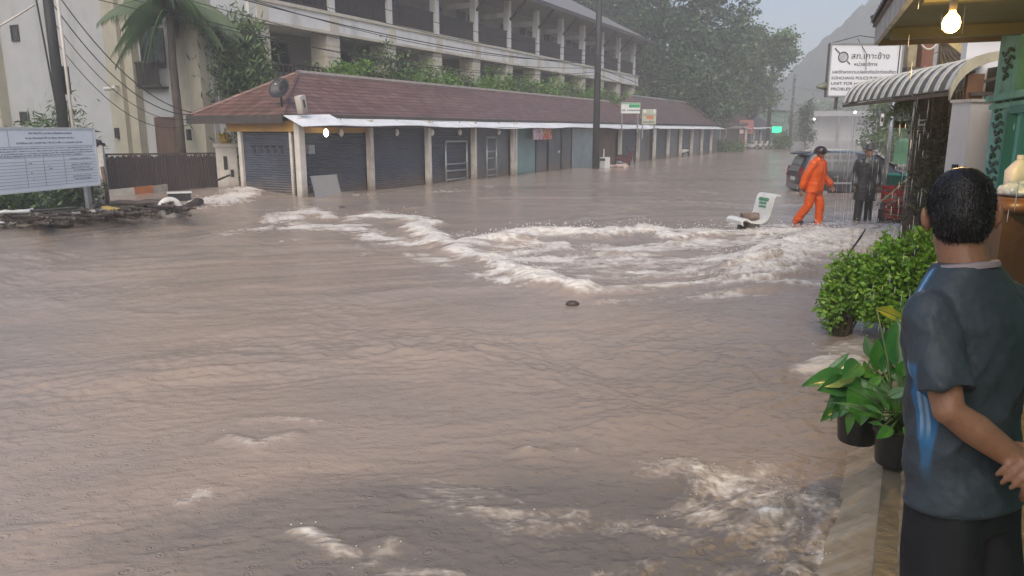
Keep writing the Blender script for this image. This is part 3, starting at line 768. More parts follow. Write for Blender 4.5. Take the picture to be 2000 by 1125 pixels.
def make_shops():
    h = thing('shop_row', 'long low row of shuttered shops under a red brown tiled roof', 'shops', SHOP_O, SHOP_A)
    LEN = 34.0
    w = MB(); w.box((0.16, 0.40, -0.5), (LEN, 2.7, 2.62)); w.build('wall', M_GREYPANEL, h); w = MB(); w.box((0.0, 0.3, -0.5), (0.155, 0.395, 2.42)); w.build('wall', M_POST, h)
    # hipped roof
    ev0, ev1, ey0, ey1, ez, rz_ = -0.35, LEN+1.0, 0.25, 4.45, 2.50, 3.98
    r = MB()
    A = [(ev0,ey0,ez),(ev1,ey0,ez),(ev1,ey1,ez),(ev0,ey1,ez),(ev0+2.9,2.3,rz_),(ev1-2.8,2.3,rz_)]
    r.add(A, [(0,1,5,4),(1,2,5),(2,3,4,5),(3,0,4),(0,3,2,1)])
    ro = r.build('roof', M_ROOFTILE, h)
    q = MB(); q.tube([A[4], A[5]], .09, 8); q.build('ridge_cap', mat('pale_ridge', (0.30, 0.26, 0.24), 0.5, 0.2, 4), ro)
    for i_, j_ in ((0, 4), (1, 5), (3, 4)): q = MB(); q.tube([A[i_], A[j_]], .07, 8); q.build('ridge_cap', M_ROOFTILE, ro)
    q = MB(); q.box((ev0-0.03, ey0, ez-0.24), (ev0-0.002, ey1, ez+0.02)); q.build('fascia', M_FASCIA, ro)
    q = MB(); q.box((ev0, ey0-0.03, ez-0.06), (ev1, ey0-0.002, ez+0.05)); q.build('fascia', M_FASCIA, ro)
    # ochre band over the first two openings
    q = MB(); q.box((-0.05, 0.02, 2.02), (-0.003, 3.0, 2.34)); q.build('fascia_band', M_YELLOW, h)
    q = MB(); q.box((0.12, 0.06, 1.98), (3.3, 0.11, 2.26)); q.build('fascia_band', M_YELLOW, h)
    # side opening
    q = MB(); q.box((0.06, 0.3, -0.5), (0.10, 2.42, 2.02)); s = q.build('shutter', M_SHUTTER, h)
    q = MB()
    for i in range(5):
        y = 0.72 + i*0.29
        q.box((0.050, y, 1.52), (0.058, y+0.2, 1.60)); q.box((0.050, y, 1.36), (0.058, y+0.09, 1.48))
    q.build('vent_slot', M_BLACK, s)
    q = MB(); q.box((-0.03, 2.42, -0.5), (0.12, 2.56, 2.02)); q.build('post', M_POST, h)
    # posts along the front
    posts = [0.04, 3.38, 6.89, 10.31]
    for i, x in enumerate(posts):
        q = MB(); ww = 0.12 if i == 0 else 0.09
        q.box((x-ww, -0.10, -0.5), (x+ww, 0.10, 2.42))
        if i in (1, 3): q.box((x-ww-.02, -0.13, 0.0), (x+ww*0.2, -0.102, 1.6+0.2*i))
        q.build('post', M_POST, h)
    for x in (13.86, 14.12): 
        q = MB(); q.box((x-0.07, -0.06, -0.5), (x+0.07, 0.10, 2.40)); q.build('post', M_POST, h)
    # roller shutters of the first bays
    for a, e in ((0.16, 3.29), (3.47, 6.80), (6.98, 10.22)):
        q = MB(); q.box((a, 0.16, -0.5), (e, 0.20, 2.36)); s = q.build('shutter', M_SHUTTER, h)
        q = MB(); q.box((a, 0.12, 2.2), (e, 0.159, 2.4)); q.build('shutter_box', M_FASCIA, s)
    q = MB(); q.box((10.40, 0.22, -0.5), (13.79, 0.26, 2.36)); q.build('shutter', M_GREYPANEL, h)
    # glazed shop fronts
    def glazed(a, e, m, frame=M_BLACK, z1=2.3):
        f = MB(); t = 0.06
        f.box((a, 0.10, -0.5), (a+t, 0.2, z1)); f.box((e-t, 0.10, -0.5), (e, 0.2, z1)); f.box((a+t, 0.1, z1-t), (e-t, 0.2, z1)); f.box((a+t, 0.1, -0.06), (e-t, 0.2, 0.02))
        o = f.build('door', frame, h)
        q = MB(); q.box((a+t, 0.14, -0.5), (e-t, 0.16, z1-t)); q.build('pane', m, o)
        return o
    glazed(14.25, 16.55, M_TEALGLASS)
    q = MB(); q.box((16.6, 0.18, -0.5), (17.9, 0.22, 2.36)); q.build('panel', M_GREYPANEL, h)
    o = glazed(17.95, 19.55, M_GREYPANEL)
    q = MB(); q.ball((19.2, 0.08, 0.95), .06); q.build('handle', M_WHITEPAINT, o)
    glazed(19.6, 21.0, M_GREYPANEL); 
    M_PALEGLASS = mat('pale_glass', (0.22, 0.28, 0.30), 0.25, 0.25, 0.7)
    q = MB(); q.box((21.05, 0.16, -0.5), (24.9, 0.19, 2.36)); q.build('window', M_PALEGLASS, h)
    q = MB(); q.box((25.2, 0.25, -0.5), (28.2, 0.29, 2.36)); q.build('panel', mat('brown_board', (0.12, 0.07, 0.05), 0.6, 0.3, 2), h)
    for x in (28.4, 31.97):
        q = MB(); q.box((x-0.09, -0.1, -0.5), (x+0.09, 0.1, 2.4)); q.build('post', M_POST, h)
    q = MB(); q.box((28.5, 0.16, -0.5), (31.87, 0.2, 2.36)); q.build('shutter', M_SHUTTER, h)
    q = MB(); q.box((32.07, 0.16, -0.5), (34.0, 0.2, 2.36)); q.build('shutter', M_GREYPANEL, h)
    # metal awning, front edge sagging a little, torn at the near end
    def awning(xa, xb, nm='awning'):
        n = max(4, int((xb-xa)/0.8)); V = []; Fq = []
        for i in range(n+1):
            x = xa + (xb-xa)*i/n
            zf = 2.20 + 0.035*math.sin(x*0.37) + 0.02*math.sin(x*1.3+1)
            V += [(x, 0.55, 2.53), (x, -0.5, zf), (x, -0.5, zf-0.025), (x, 0.55, 2.50)]
        for i in range(n):
            a = i*4; b_ = a+4
            Fq += [(a, a+1, b_+1, b_), (a+1, a+2, b_+2, b_+1), (a+2, a+3, b_+3, b_+2), (a+3, a, b_, b_+3)]
        q = MB(); q.add(V, Fq + [(0,3,2,1), (n*4, n*4+1, n*4+2, n*4+3)])
        return q.build(nm, M_ZINC, h)
    awning(0.9, 34.6)
    q = MB(); q.obox((0.55, -0.25, 2.36), (0.95, -0.05, 0.03), (0.06, 0.42, 0.16), (0, 0, .008)); q.build('awning', M_ZINC, h)
    q = MB(); q.bar((0.0, -0.42, 2.17), (34.5, -0.42, 2.17), .05); q.build('awning_rail', M_FASCIA, h)
    # hanging lamps
    for x, y, lit in ((1.0, -0.2, 1), (2.0, 0.05, 0), (5.0, 0.05, 0), (7.05, -0.1, 0), (9.2, 0.0, 0), (12.6, 0.05, 0)):
        q = MB(); q.tube([(x, y, 2.42), (x, y, 2.08)], .012, 6); o = q.build('lamp_cord', M_BLACK, h)
        q = MB(); q.lathe([(0.02, 0.14), (0.07, 0.08), (0.085, 0.0), (0.06, -0.08), (0.01, -0.12)], (x, y, 1.97), 12); q.build('lamp_bulb', M_BULB if lit else M_BULBOFF, o, True)
    # meter box and pipes on the first post
    q = MB(); q.box((0.3, -0.12, 1.35), (0.55, 0.1, 1.62)); q.build('meter_box', M_METAL, h)
    return h
make_shops()
def at_shop(x, y, z=0.0):
    c, s = math.cos(SHOP_A), math.sin(SHOP_A)
    return Vector((SHOP_O.x + x*c - y*s, SHOP_O.y + x*s + y*c, z))

# second block of shops
def make_block(name, label, x0, length, roof_h, mroof, bays, zaw=2.2, aw=True):
    o = at_shop(x0, 0)
    h = thing(name, label, 'shops', o, SHOP_A)
    w = MB(); w.box((0, 0.4, -0.5), (length, 5.0, 2.6)); w.build('wall', mat('block_wall', (0.19, 0.18, 0.17), 0.7, 0.2, 1.2), h)
    r = MB(); ez = 2.55
    A = [(-0.4,0.1,ez),(length+.4,0.1,ez),(length+.4,5.2,ez),(-0.4,5.2,ez),(2.2,2.6,roof_h),(length-2.2,2.6,roof_h)]
    r.add(A, [(0,1,5,4),(1,2,5),(2,3,4,5),(3,0,4),(0,3,2,1)]); ro = r.build('roof', mroof, h)
    q = MB(); q.tube([A[4], A[5]], .1, 6); q.tube([A[1], A[5]], .09, 6); q.build('ridge_cap', mat('ridge', (0.26, 0.25, 0.24), 0.5), ro)
    n = bays
    for i in range(n):
        a = 0.15 + (length-0.3)*i/n; e = 0.15 + (length-0.3)*(i+1)/n
        q = MB(); q.box((a+0.12, 0.2, -0.5), (e-0.12, 0.24, 2.3)); q.build('shutter', [M_SHUTTER, M_GREYPANEL][i % 2], h)
        q = MB(); q.box((a-0.09, -0.1, -0.5), (a+0.09, 0.1, 2.35)); q.build('post', M_POST, h)
    if aw:
        q = MB(); q.add([(-0.3,0.5,2.5),(-0.3,-0.5,zaw),(length,-0.5,zaw),(length,0.5,2.5),(-0.3,0.5,2.47),(-0.3,-0.5,zaw-.025),(length,-0.5,zaw-.025),(length,0.5,2.47)],
              [(0,1,2,3),(7,6,5,4),(1,5,6,2),(0,4,5,1),(3,2,6,7),(0,3,7,4)]); q.build('awning', M_ZINC, h)
    return h
M_DULLROOF = mat('dull_brown_tile', (0.13, 0.085, 0.075), 0.5, 0.25, 2, 0.01, 20, stain=(0.06, 0.05, 0.045))
tile_courses(M_DULLROOF, .4, .16, .4)
make_block('shop_block', 'low brown roofed shop block with pale posts beyond the long shop row', 35.5, 21.0, 4.6, M_DULLROOF, 6)
make_block('shop_block', 'small far shop with short white awning behind the parked motorbikes', 69.0, 19.0, 4.4, M_DULLROOF, 4, 2.25)
def make_house():
    o = at_shop(57.2, 1.2)
    h = thing('small_house', 'small brown house with white framed window beside the folded red umbrella', 'house', o, SHOP_A)
    w = MB(); w.box((0, 0, -0.5), (10.8, 5, 2.5)); w.build('wall', mat('brown_render', (0.20, 0.16, 0.14), 0.7, 0.2, 1), h)
    f = MB(); f.box((1.2, -0.08, 0.6), (1.4, -0.003, 2.3)); f.box((4.2, -0.08, 0.6), (4.4, -0.003, 2.3)); f.box((1.4, -0.08, 0.6), (4.2, -0.003, 0.75)); f.box((1.4, -0.08, 2.15), (4.2, -0.003, 2.3))
    f = f.build('window', M_WHITEPAINT, h); q = MB(); q.box((1.4, -0.03, 0.75), (4.2, -0.004, 2.15)); q.build('pane', M_DARKGLASS, f)
    q = MB(); q.box((7.0, -0.06, -0.5), (7.3, -0.003, 2.4)); q.build('post', M_POST, h)
    q = MB(); q.add([(-.5,-0.8,2.45),(11.3,-0.8,2.45),(11.3,5.5,2.45),(-.5,5.5,2.45),(3,2.4,4.2),(8.5,2.4,4.2)], [(0,1,5,4),(1,2,5),(2,3,4,5),(3,0,4),(0,3,2,1)]); q.build('roof', M_DULLROOF, h)
    q = MB(); q.obox((7.8, -0.9, 2.35), (2.6, 0, 0), (0, .5, -.1), (0, 0, .02)); q.build('awning', M_ZINC, h)
make_house()
def make_greenhouse_front():
    o = at_shop(89.0, -1.0)
    h = thing('green_kiosk', 'pale green two storey kiosk at the far end of the shop side', 'kiosk', o, SHOP_A)
    q = MB(); q.box((0, 0, -0.5), (7.5, 4, 4.6)); q.build('wall', mat('pale_green_wall', (0.20, 0.32, 0.25), 0.7, 0.1, 1), h)
    q = MB(); q.box((-0.2, -0.2, 4.602), (7.7, 4.2, 4.75)); q.build('roof', M_METAL, h)
    q = MB(); q.box((1.0, -0.05, 0.0), (2.2, -0.003, 2.1)); q.build('door', mat('grey_door', (0.2, 0.25, 0.23), 0.5), h)
    q = MB(); q.box((3.5, -0.05, 2.9), (5.6, -0.003, 4.0)); q.build('window', M_DARKGLASS, h)
make_greenhouse_front()

# ------------------------------------------------------------------ fence, gate pillar
M_FENCE = mat('dark_bamboo', (0.045, 0.030, 0.030), 0.55, 0.45, 3, 0.004, 30, stretch=(8, 8, 0.3))
def make_fence():
    a = Vector((-13.55, 25.0, 0)); b = Vector((-10.2, 26.35, 0)); d = b-a; L_ = d.length
    h = thing('bamboo_fence', 'dark brown upright bamboo fence below the hotel end wall', 'fence', a, math.atan2(d.y, d.x))
    q = MB(); n = 66
    for i in range(n):
        x = L_*(i+0.5)/n; ht = 1.22 + 0.035*random.uniform(-1, 1)
        q.tube([(x, 0.02*random.uniform(-1, 1), 0.0), (x + 0.02*random.uniform(-1, 1), 0, ht)], L_/n*0.56, 6)
    q.box((0, 0.02, -.2), (L_, 0.035, 1.15)); q.build('pole_panel', M_FENCE, h)
    q = MB()
    for z in (0.35, 1.0): q.box((0, 0.04, z), (L_, 0.09, z+0.07))
    q.box((0, -0.05, 1.24), (L_, 0.08, 1.30)); q.build('rail', M_FENCE, h)
    for x in (0.0, L_*0.5, L_):
        q = MB(); q.box((x-0.06, 0.09, -0.4), (x+0.06, 0.2, 1.28)); q.build('post', M_FENCE, h)
make_fence()
def make_gate_pillar():
    p = PY(447, 364, 25.7); h = thing('gate_pillar', 'white painted gate pillar with a letter slot beside the first shutter', 'pillar', (p.x, p.y, 0), R(20))
    q = MB(); q.box((-0.33, -0.3, -0.5), (0.33, 0.3, 1.5)); q.build('shaft', M_POST, h)
    q = MB(); q.box((-0.39, -0.36, 1.502), (0.39, 0.36, 1.62)); q.build('cap', M_POST, h)
    q = MB(); q.box((-0.1, -0.315, 0.75), (0.02, -0.303, 1.2)); q.build('letter_slot', M_BLACK, h)
    q = MB(); q.box((0.1, -0.32, 0.5), (0.2, -0.303, 0.75)); q.build('latch', M_BLACK, h)
    g = thing('offering_bowl', 'yellow flower offering bowl on top of the white gate pillar', 'bowl', (p.x, p.y, 1.622))
    q = MB(); q.lathe([(0.0, 0), (0.15, 0.0), (0.24, 0.12), (0.25, 0.16), (0.0, 0.15)], (0, 0, 0), 16); q.build('bowl', mat('yellow_bowl', (0.55, 0.36, 0.05), 0.5), g, True)
    q = MB()
    for i in range(26):
        a = random.uniform(0, 6.28); r_ = random.uniform(0, .2); q.ball((r_*math.cos(a), r_*math.sin(a), 0.2+random.uniform(0, .14)), random.uniform(.04, .07), 7, 5)
    q.build('flowers', mat('yellow_flowers', (0.60, 0.42, 0.04), 0.6, 0.3, 9), g)
make_gate_pillar()

# things leaning at or lying by the shops
def shop_thing(name, label, cat, x, y, group=None, rz=0.0, z=0.0):
    return thing(name, label, cat, at_shop(x, y, z), SHOP_A + rz, group)
t = shop_thing('metal_panel', 'plain grey metal sheet leaning on the corner post of the shops', 'panel', 0.75, -0.35)
q = MB(); q.obox((0.0, 0, 0.22), (0.57, 0, 0), (0, 0.02, 0), (0.0, 0.12, 0.46)); q.build('sheet', mat('grey_sheet', (0.30, 0.29, 0.28), 0.5, 0.1, 2), t)
for x_ in (-.57, .57): q = MB(); q.bar((x_, -0.13, -0.26), (x_, 0.11, 0.69), .03); q.build('edge_trim', M_METAL, t)
def frame_rack(x, w_, z1, bars, label, name):
    t = shop_thing(name, label, 'rack', x, 0.02)
    q = MB()
    for xx in (0, w_): q.tube([(xx, 0, -0.4), (xx, 0, z1)], .045, 8)
    q.tube([(0, 0, z1), (w_, 0, z1)], .045, 8); q.build('frame', M_METAL, t, True)
    for z in bars:
        q = MB(); q.tube([(0, 0, z), (w_, 0, z)], .035, 8); q.build('rung', M_METAL, t, True)
frame_rack(8.15, 1.62, 1.62, (0.1, 0.45, 0.72), 'wide silver tube frame standing against the dark shutter', 'tube_frame')
frame_rack(11.45, 0.85, 1.75, (0.1, 0.35, 0.85, 1.15), 'narrow silver ladder frame standing before the grey shop wall', 'ladder_frame')
t = shop_thing('shop_poster', 'pink and red printed food poster hanging over the glass door', 'poster', 15.45, -0.25, z=1.62)
def patchy(name, cols, scale):
    m = mat(name, cols[0], 0.5, 0.2, 4); n = m.node_tree; b = n.nodes['Principled BSDF']
    tc = n.nodes.new('ShaderNodeTexCoord'); v = n.nodes.new('ShaderNodeTexVoronoi'); v.inputs['Scale'].default_value = scale
    n.links.new(tc.outputs['Object'], v.inputs['Vector']); cr = n.nodes.new('ShaderNodeValToRGB'); cr.color_ramp.interpolation = 'CONSTANT'
    sp = n.nodes.new('ShaderNodeSeparateColor'); n.links.new(v.outputs['Color'], sp.inputs[0]); n.links.new(sp.outputs[0], cr.inputs[0])
    while len(cr.color_ramp.elements) < len(cols): cr.color_ramp.elements.new(0.5)
    for i, c in enumerate(cols): cr.color_ramp.elements[i].position = i/len(cols); cr.color_ramp.elements[i].color = (*c, 1)
    n.links.new(cr.outputs[0], b.inputs['Base Color']); return m
q = MB(); q.box((0, -0.012, 0), (1.05, 0.012, 0.62)); q.build('sheet', patchy('poster_pale', [(0.5, 0.40, 0.45), (0.45, 0.3, 0.36), (0.3, 0.16, 0.2), (0.6, 0.5, 0.52)], 8), t)
q = MB(); q.box((1.052, -0.012, 0), (2.1, 0.012, 0.62)); q.build('sheet', patchy('poster_red', [(0.35, 0.03, 0.04), (0.5, 0.10, 0.06), (0.55, 0.36, 0.10), (0.45, 0.2, 0.15)], 10), t)
# signs on the roof edge
def roof_sign(px, py, Y, w_, h_, label, mats, layout, rz=0.2):
    c = PY(px, py, Y)
    t = thing('roof_sign', label, 'sign', c, rz)
    q = MB(); q.box((-w_/2, 0, -h_/2), (w_/2, 0.08, h_/2)); q.build('board', mats[0], t)
    for (a, z0, b_, z1, m) in layout:
        q = MB(); q.box((a*w_, -0.008, z0*h_), (b_*w_, -0.002, z1*h_)); q.build('printed_panel', mats[m], t)
    q = MB(); q.bar((w_*0.42, 0.1, -h_/2-1.1), (w_*0.42, 0.1, h_/2), .07); q.bar((-w_*0.42, 0.1, -h_/2-0.9), (-w_*0.42, 0.1, h_/2), .07); q.build('post', M_METAL, t)
    return t
M_SIGNW = mat('sign_white', (0.62, 0.64, 0.63), 0.4, 0.05, 2)
M_SIGNG = mat('sign_green', (0.02, 0.30, 0.11), 0.4, 0.1, 2)
M_SIGNR = mat('sign_red', (0.45, 0.06, 0.05), 0.4, 0.1, 2)
M_INK = mat('dark_ink', (0.05, 0.055, 0.07), 0.5, 0.1, 2)
lay = [(-.1, .05, .47, .32, 1), (-.5, .36, .5, .44, 1)] + [(-.44 + i*0.085, -.3, -.39 + i*0.085, -.12, 2) for i in range(2)] + [(-.2 + i*.09, -.28, -.14 + i*.09, -.16, 2) for i in range(8)]
roof_sign(1232, 211, 44, 1.15, 0.60, 'white sign with a green band on the shop roof edge', [M_SIGNW, M_SIGNG, M_INK], lay)
lay = [(-.2, -.15, .3, .05, 1), (-.45, .1, .45, .13, 2), (-.42, .25, -.25, .45, 3), (.3, .2, .42, .48, 3)] + [(-.4+.1*i, -.4, -.34+.1*i, -.3, 2) for i in range(8)]
roof_sign(1268, 228, 47, 0.92, 0.92, 'cream sign with orange panel standing right of the green banded sign', [mat('sign_cream', (0.40, 0.42, 0.33), 0.5), mat('sign_orange', (0.5, 0.16, 0.07), 0.5), M_INK, M_SIGNW], lay)
roof_sign(1458, 248, 84, 1.7, 1.5, 'faded red sign high on the far shop front', [mat('sign_pink', (0.36, 0.14, 0.13), 0.5), M_SIGNW, M_INK], [(-.45, -.45, -.2, -.2, 1), (-.4, .1, .1, .3, 2)])
# lit green sign
c = PY(1519, 253, 90); t = thing('lit_sign', 'small glowing green sign beside the far electricity pole', 'sign', c, 0.2)
q = MB(); q.box((-0.7, 0, -0.36), (0.5, 0.12, 0.36)); q.build('panel', mat('green_glow', (0.02, 0.5, 0.25), 0.4, emit=(0.02, 0.75, 0.34), estr=0.8), t)
q = MB(); q.box((-0.73, 0.121, -0.4), (0.53, 0.2, 0.4)); q.build('casing', M_BLACK, t); q = MB(); q.bar((-2.2, 0.1, 0.3), (-0.73, 0.1, 0.2), .08); q.build('bracket', M_SIGNW, t)
# satellite dish and white box on the roof
c = at_shop(0.2, 0.8); t = thing('satellite_dish', 'black mesh satellite dish on the roof corner of the shops', 'dish', (c.x, c.y, 2.65), R(62))
q = MB(); n = 20
prof = [(0.02, 0.0), (0.15, 0.012), (0.3, 0.05), (0.42, 0.10), (0.48, 0.14), (0.485, 0.16), (0.41, 0.115), (0.3, 0.068), (0.15, 0.03), (0.02, 0.02)]
q.lathe(prof, (0, 0, 0), 26)
mt = Matrix.Translation((0, 0, 0.62)) @ Matrix.Scale(.70, 4) @ Matrix.Rotation(R(-62), 4, 'Y') @ Matrix.Rotation(R(14), 4, 'X')
q.v = [tuple(mt @ Vector(v)) for v in q.v]; q.build('dish', M_BLACK, t, True)
q = MB(); q.tube([(0, 0, -0.15), (0, 0, 0.6), (-0.05, 0, 0.75)], .03, 8); q.build('mast', M_BLACK, t, True)
q = MB(); q.tube([mt @ Vector((0.4, 0, 0.12)), mt @ Vector((0.0, 0, 0.42))], .014, 6); q.ball(mt @ Vector((0, 0, 0.44)), .05, 8, 6); q.build('feed_arm', M_METAL, t)
c = at_shop(0.15, -0.05); t = thing('roof_box', 'small white weathered box tipped on the roof hip above the awning', 'box', (c.x, c.y, 2.6), R(70))
q = MB(); q.obox((0, 0, 0.22), (0.13, 0, 0.03), (0, 0.1, 0), (-0.06, 0, 0.25)); q.build('case', M_POST, t); q = MB(); q.obox((-.0, -0.105, 0.24), (0.05, 0, 0), (0, 0.004, 0), (-0.03, 0, 0.12)); q.build('label_plate', M_INK, t)

# ================================================================== vegetation
def leaf_mat(name, col, var=0.35, scale=0.6, rough=0.45, col2=None):
    m = mat(name, col, rough, var, scale, col2=col2)
    b = m.node_tree.nodes['Principled BSDF']
    b.inputs['Subsurface Weight'].default_value = 0.0
    return m
M_LEAF = leaf_mat('deep_green_leaves', (0.016, 0.045, 0.015), scale=0.35, col2=(0.055, 0.105, 0.034))
M_LEAF2 = leaf_mat('mid_green_leaves', (0.045, 0.085, 0.030), scale=0.4, col2=(0.095, 0.17, 0.045))
M_LEAFB = leaf_mat('fresh_green_leaves', (0.06, 0.16, 0.02), scale=3, col2=(0.15, 0.28, 0.04))
M_BARK = mat('bark', (0.075, 0.058, 0.045), 0.8, 0.35, 6, 0.02, 18, stretch=(1, 1, .3), bstretch=(1, 1, .25))
def lobes(cx, lobes_, n_cl, r_cl, n_leaf, rs):
    C = []
    for (x, y, z, rx, ry, rz_) in lobes_:
        k = max(3, int(n_cl*(rx*ry*rz_)**0.5/ sum((l[3]*l[4]*l[5])**0.5 for l in lobes_)))
        d = rs.normal(size=(k, 3)); d /= np.linalg.norm(d, axis=1)[:, None]
        rad = rs.uniform(0.45, 1.0, k)**0.55
        C.append(np.array([x, y, z]) + d*rad[:, None]*np.array([rx, ry, rz_]))
    C = np.concatenate(C)
    pts = []
    for c in C:
        s = r_cl*rs.uniform(0.5, 1.3)
        q = rs.normal(size=(n_leaf, 3))*0.45; q[:, 2] = q[:, 2]*0.55
        pts.append(c + q*s)
    return C, np.concatenate(pts)
def tree(name, label, base, lobe, leafsize, n_cl, r_cl, n_leaf, m, trunk_r, fork=0.45, seed=1, group=None, cat='tree', limbs=9, droop=0.3, aspect=0.55):
    rs = np.random.default_rng(seed)
    t = thing(name, label, cat, base, 0, group)
    C, pts = lobes(None, lobe, n_cl, r_cl, n_leaf, rs)
    V, F = leaf_arrays(pts, leafsize, aspect, droop, rs=rs)
    raw('crown', V, F, m, t)
    top = np.mean([[l[0], l[1], l[2]] for l in lobe], 0)
    q = MB(); hz_ = top[2]*fork
    q.tube([(0, 0, -0.6), (top[0]*.1, top[1]*.1, hz_*0.5), (top[0]*.3, top[1]*.3, hz_)], [trunk_r*1.25, trunk_r, trunk_r*.8], 10)
    for i in rs.choice(len(C), min(limbs, len(C)), replace=False):
        c = C[i]; s = np.array([top[0]*.3, top[1]*.3, hz_*0.93]); mid = (s+c)/2 + np.array([0, 0, 0.08*np.linalg.norm(c-s)])
        q.tube([tuple(s), tuple(mid), tuple(c)], [trunk_r*.55, trunk_r*.32, trunk_r*.08], 6)
    q.build('trunk', M_BARK, t, True)
    return t
def far(px, py, Y):
    return PY(px, py, Y)
TG = 'big trees beyond the hotel'
def lob(base, arr):
    """(px, py, Y, radius x, radius y, radius z) to lobes around a base"""
    out = []
    for px, py, Y, rx, ry, rz_ in arr:
        p = PY(px, py, Y); out.append((p.x-base[0], p.y-base[1], p.z, rx, ry, rz_))
    return out
b = (13.5, 84, 0)
tree('broadleaf_tree', 'tallest dark green tree rising directly behind the hotel roof end', b,
     lob(b, [(1200, 10, 84, 5.5, 5, 5), (1300, -20, 84, 6.5, 5, 6.5), (1390, 30, 84, 4.2, 4.5, 6.0), (1290, 110, 80, 5.5, 4, 5.0), (1380, 140, 80, 4.0, 4, 4.5)]), 0.50, 330, 1.9, 80, M_LEAF, 0.5, 0.4, 11, TG)
b = (29.0, 92, 0)
tree('broadleaf_tree', 'rounded lighter green tree leaning over the road edge at the far utility pole', b,
     lob(b, [(1440, 105, 92, 3.6, 4, 4.0), (1490, 110, 92, 3.2, 4, 3.6), (1520, 95, 90, 1.7, 3, 2.0), (1480, 185, 92, 1.9, 3, 2.4), (1420, 180, 92, 3, 3, 3)]), 0.42, 240, 1.3, 70, M_LEAF2, 0.35, 0.35, 12, TG)
b = (15.5, 76, 0)
tree('broadleaf_tree', 'low dark tree hanging over the roof of the second shop block', b,
     lob(b, [(1290, 195, 76, 3.0, 3, 2.4), (1345, 190, 74, 3.2, 3, 3.2), (1390, 200, 74, 2.2, 3, 2.0), (1320, 140, 76, 3.4, 3, 3)]), 0.42, 190, 1.4, 70, M_LEAF, 0.3, 0.35, 13, TG)
b = (9.0, 96, 0)
tree('broadleaf_tree', 'grey green tree showing above the hotel roof ridge', b,
     lob(b, [(1130, 5, 96, 3.5, 4, 4), (1165, 30, 96, 3.6, 4, 4.5), (1230, 60, 96, 4.5, 4, 6)]), 0.5, 150, 1.9, 60, M_LEAF, 0.4, 0.4, 14, TG)
b = (12.6, 66, 0)
tree('broadleaf_tree', 'small round bush tree between the hotel end and the second block', b,
     lob(b, [(1265, 205, 66, 1.2, 1.2, 1.3), (1225, 120, 78, 3.0, 2.5, 5.0)]), 0.34, 90, 1.1, 60, M_LEAF, 0.14, 0.4, 15, TG)
# distant mass of trees at the end of the road
rs = np.random.default_rng(21)
pts = []
for i in range(420):
    px = rs.uniform(1545, 1800); Y = rs.uniform(165, 200)
    top = np.interp(px, [1545, 1600, 1660, 1720, 1800], [6, 9, 10, 13, 16])*rs.uniform(0.5, 1.05)
    c = PY(px, 255, Y); q = rs.normal(size=(34, 3))*np.array([1.3, 1.3, 1.0]); q += [c.x, c.y, rs.uniform(0.5, top)]
    pts.append(q)
V, F = leaf_arrays(np.concatenate(pts), 1.0, 0.7, 0.2, rs=rs)
tag(raw('treeline', V, F, M_LEAF2), kind='stuff')
# nearer trees on the right bank, behind the black car
b = (26.4, 52, 0)
tree('broadleaf_tree', 'green roadside tree on the right bank behind the black car', b,
     lob(b, [(1745, 245, 52, 1.6, 1.6, 1.6), (1770, 215, 52, 1.8, 1.8, 2.2), (1730, 275, 50, .8, .8, .8)]), 0.28, 110, 1.0, 60, M_LEAF2, 0.16, 0.4, 16)

# leafy planters in front of the hotel balconies
HA = R(90-27.166)
def at_hotel(x, y, z=0.0):
    c, s = math.cos(HA), math.sin(HA)
    return Vector((-3.954 + x*c - y*s, 40.904 + x*s + y*c, z))
k = 0
for (x, hh, ww) in [(-8.6, 1.15, 1.3), (-5.9, 1.9, 1.5), (-3.9, 1.3, 1.3), (-1.6, 1.5, 1.4), (0.4, 1.2, 1.0), (3.6, 1.1, 1.1), (5.4, 1.5, 1.3), (7.6, 1.6, 1.4), (9.8, 1.4, 1.4), (12.3, 1.5, 1.5), (14.9, 1.6, 1.5), (17.6, 1.4, 1.5), (20.6, 1.3, 1.6), (24.2, 1.3, 1.4), (27.4, 1.4, 1.7), (30.2, 1.3, 1.4)]:
    rs = np.random.default_rng(100+k)
    p = at_hotel(x, -0.75, 3.3)
    lab = 'leafy green balcony shrub in the planter row along the hotel front'
    t = thing('balcony_shrub', lab, 'shrub', p, 0, 'shrubs along the hotel front')
    n = 52; c = rs.normal(size=(n, 3))*[ww*.48, ww*.3, hh*.26]; c[:, 2] += 0.35 + hh*.5
    q = (c[:, None, :] + rs.normal(size=(n, 34, 3))*0.17).reshape(-1, 3)
    V, F = leaf_arrays(q, 0.19, 0.4, -0.1, rs=rs, up=np.array([0, 0, 0.4])); raw('foliage', V, F, [M_LEAFB, M_LEAF2, M_LEAFB][k % 3], t)
    q = MB()
    for i in range(7): e = c[i]; q.tube([(e[0]*.2, e[1]*.2, -0.2), tuple(e)], .02, 5)
    q.build('stem', M_BARK, t)
    k += 1
q = MB(); a0 = at_hotel(-14, -0.75, 0)
t = thing('planter_wall', 'pale planter wall carrying the shrubs in front of the hotel', 'planter', (a0.x, a0.y, 0), HA)
q.box((0, -0.35, -0.4), (46, 0.35, 3.2)); q.build('wall', M_TAN, t); q = MB(); q.box((-.05, -0.4, 3.202), (46.05, 0.4, 3.3)); q.build('coping', M_TAN, t)

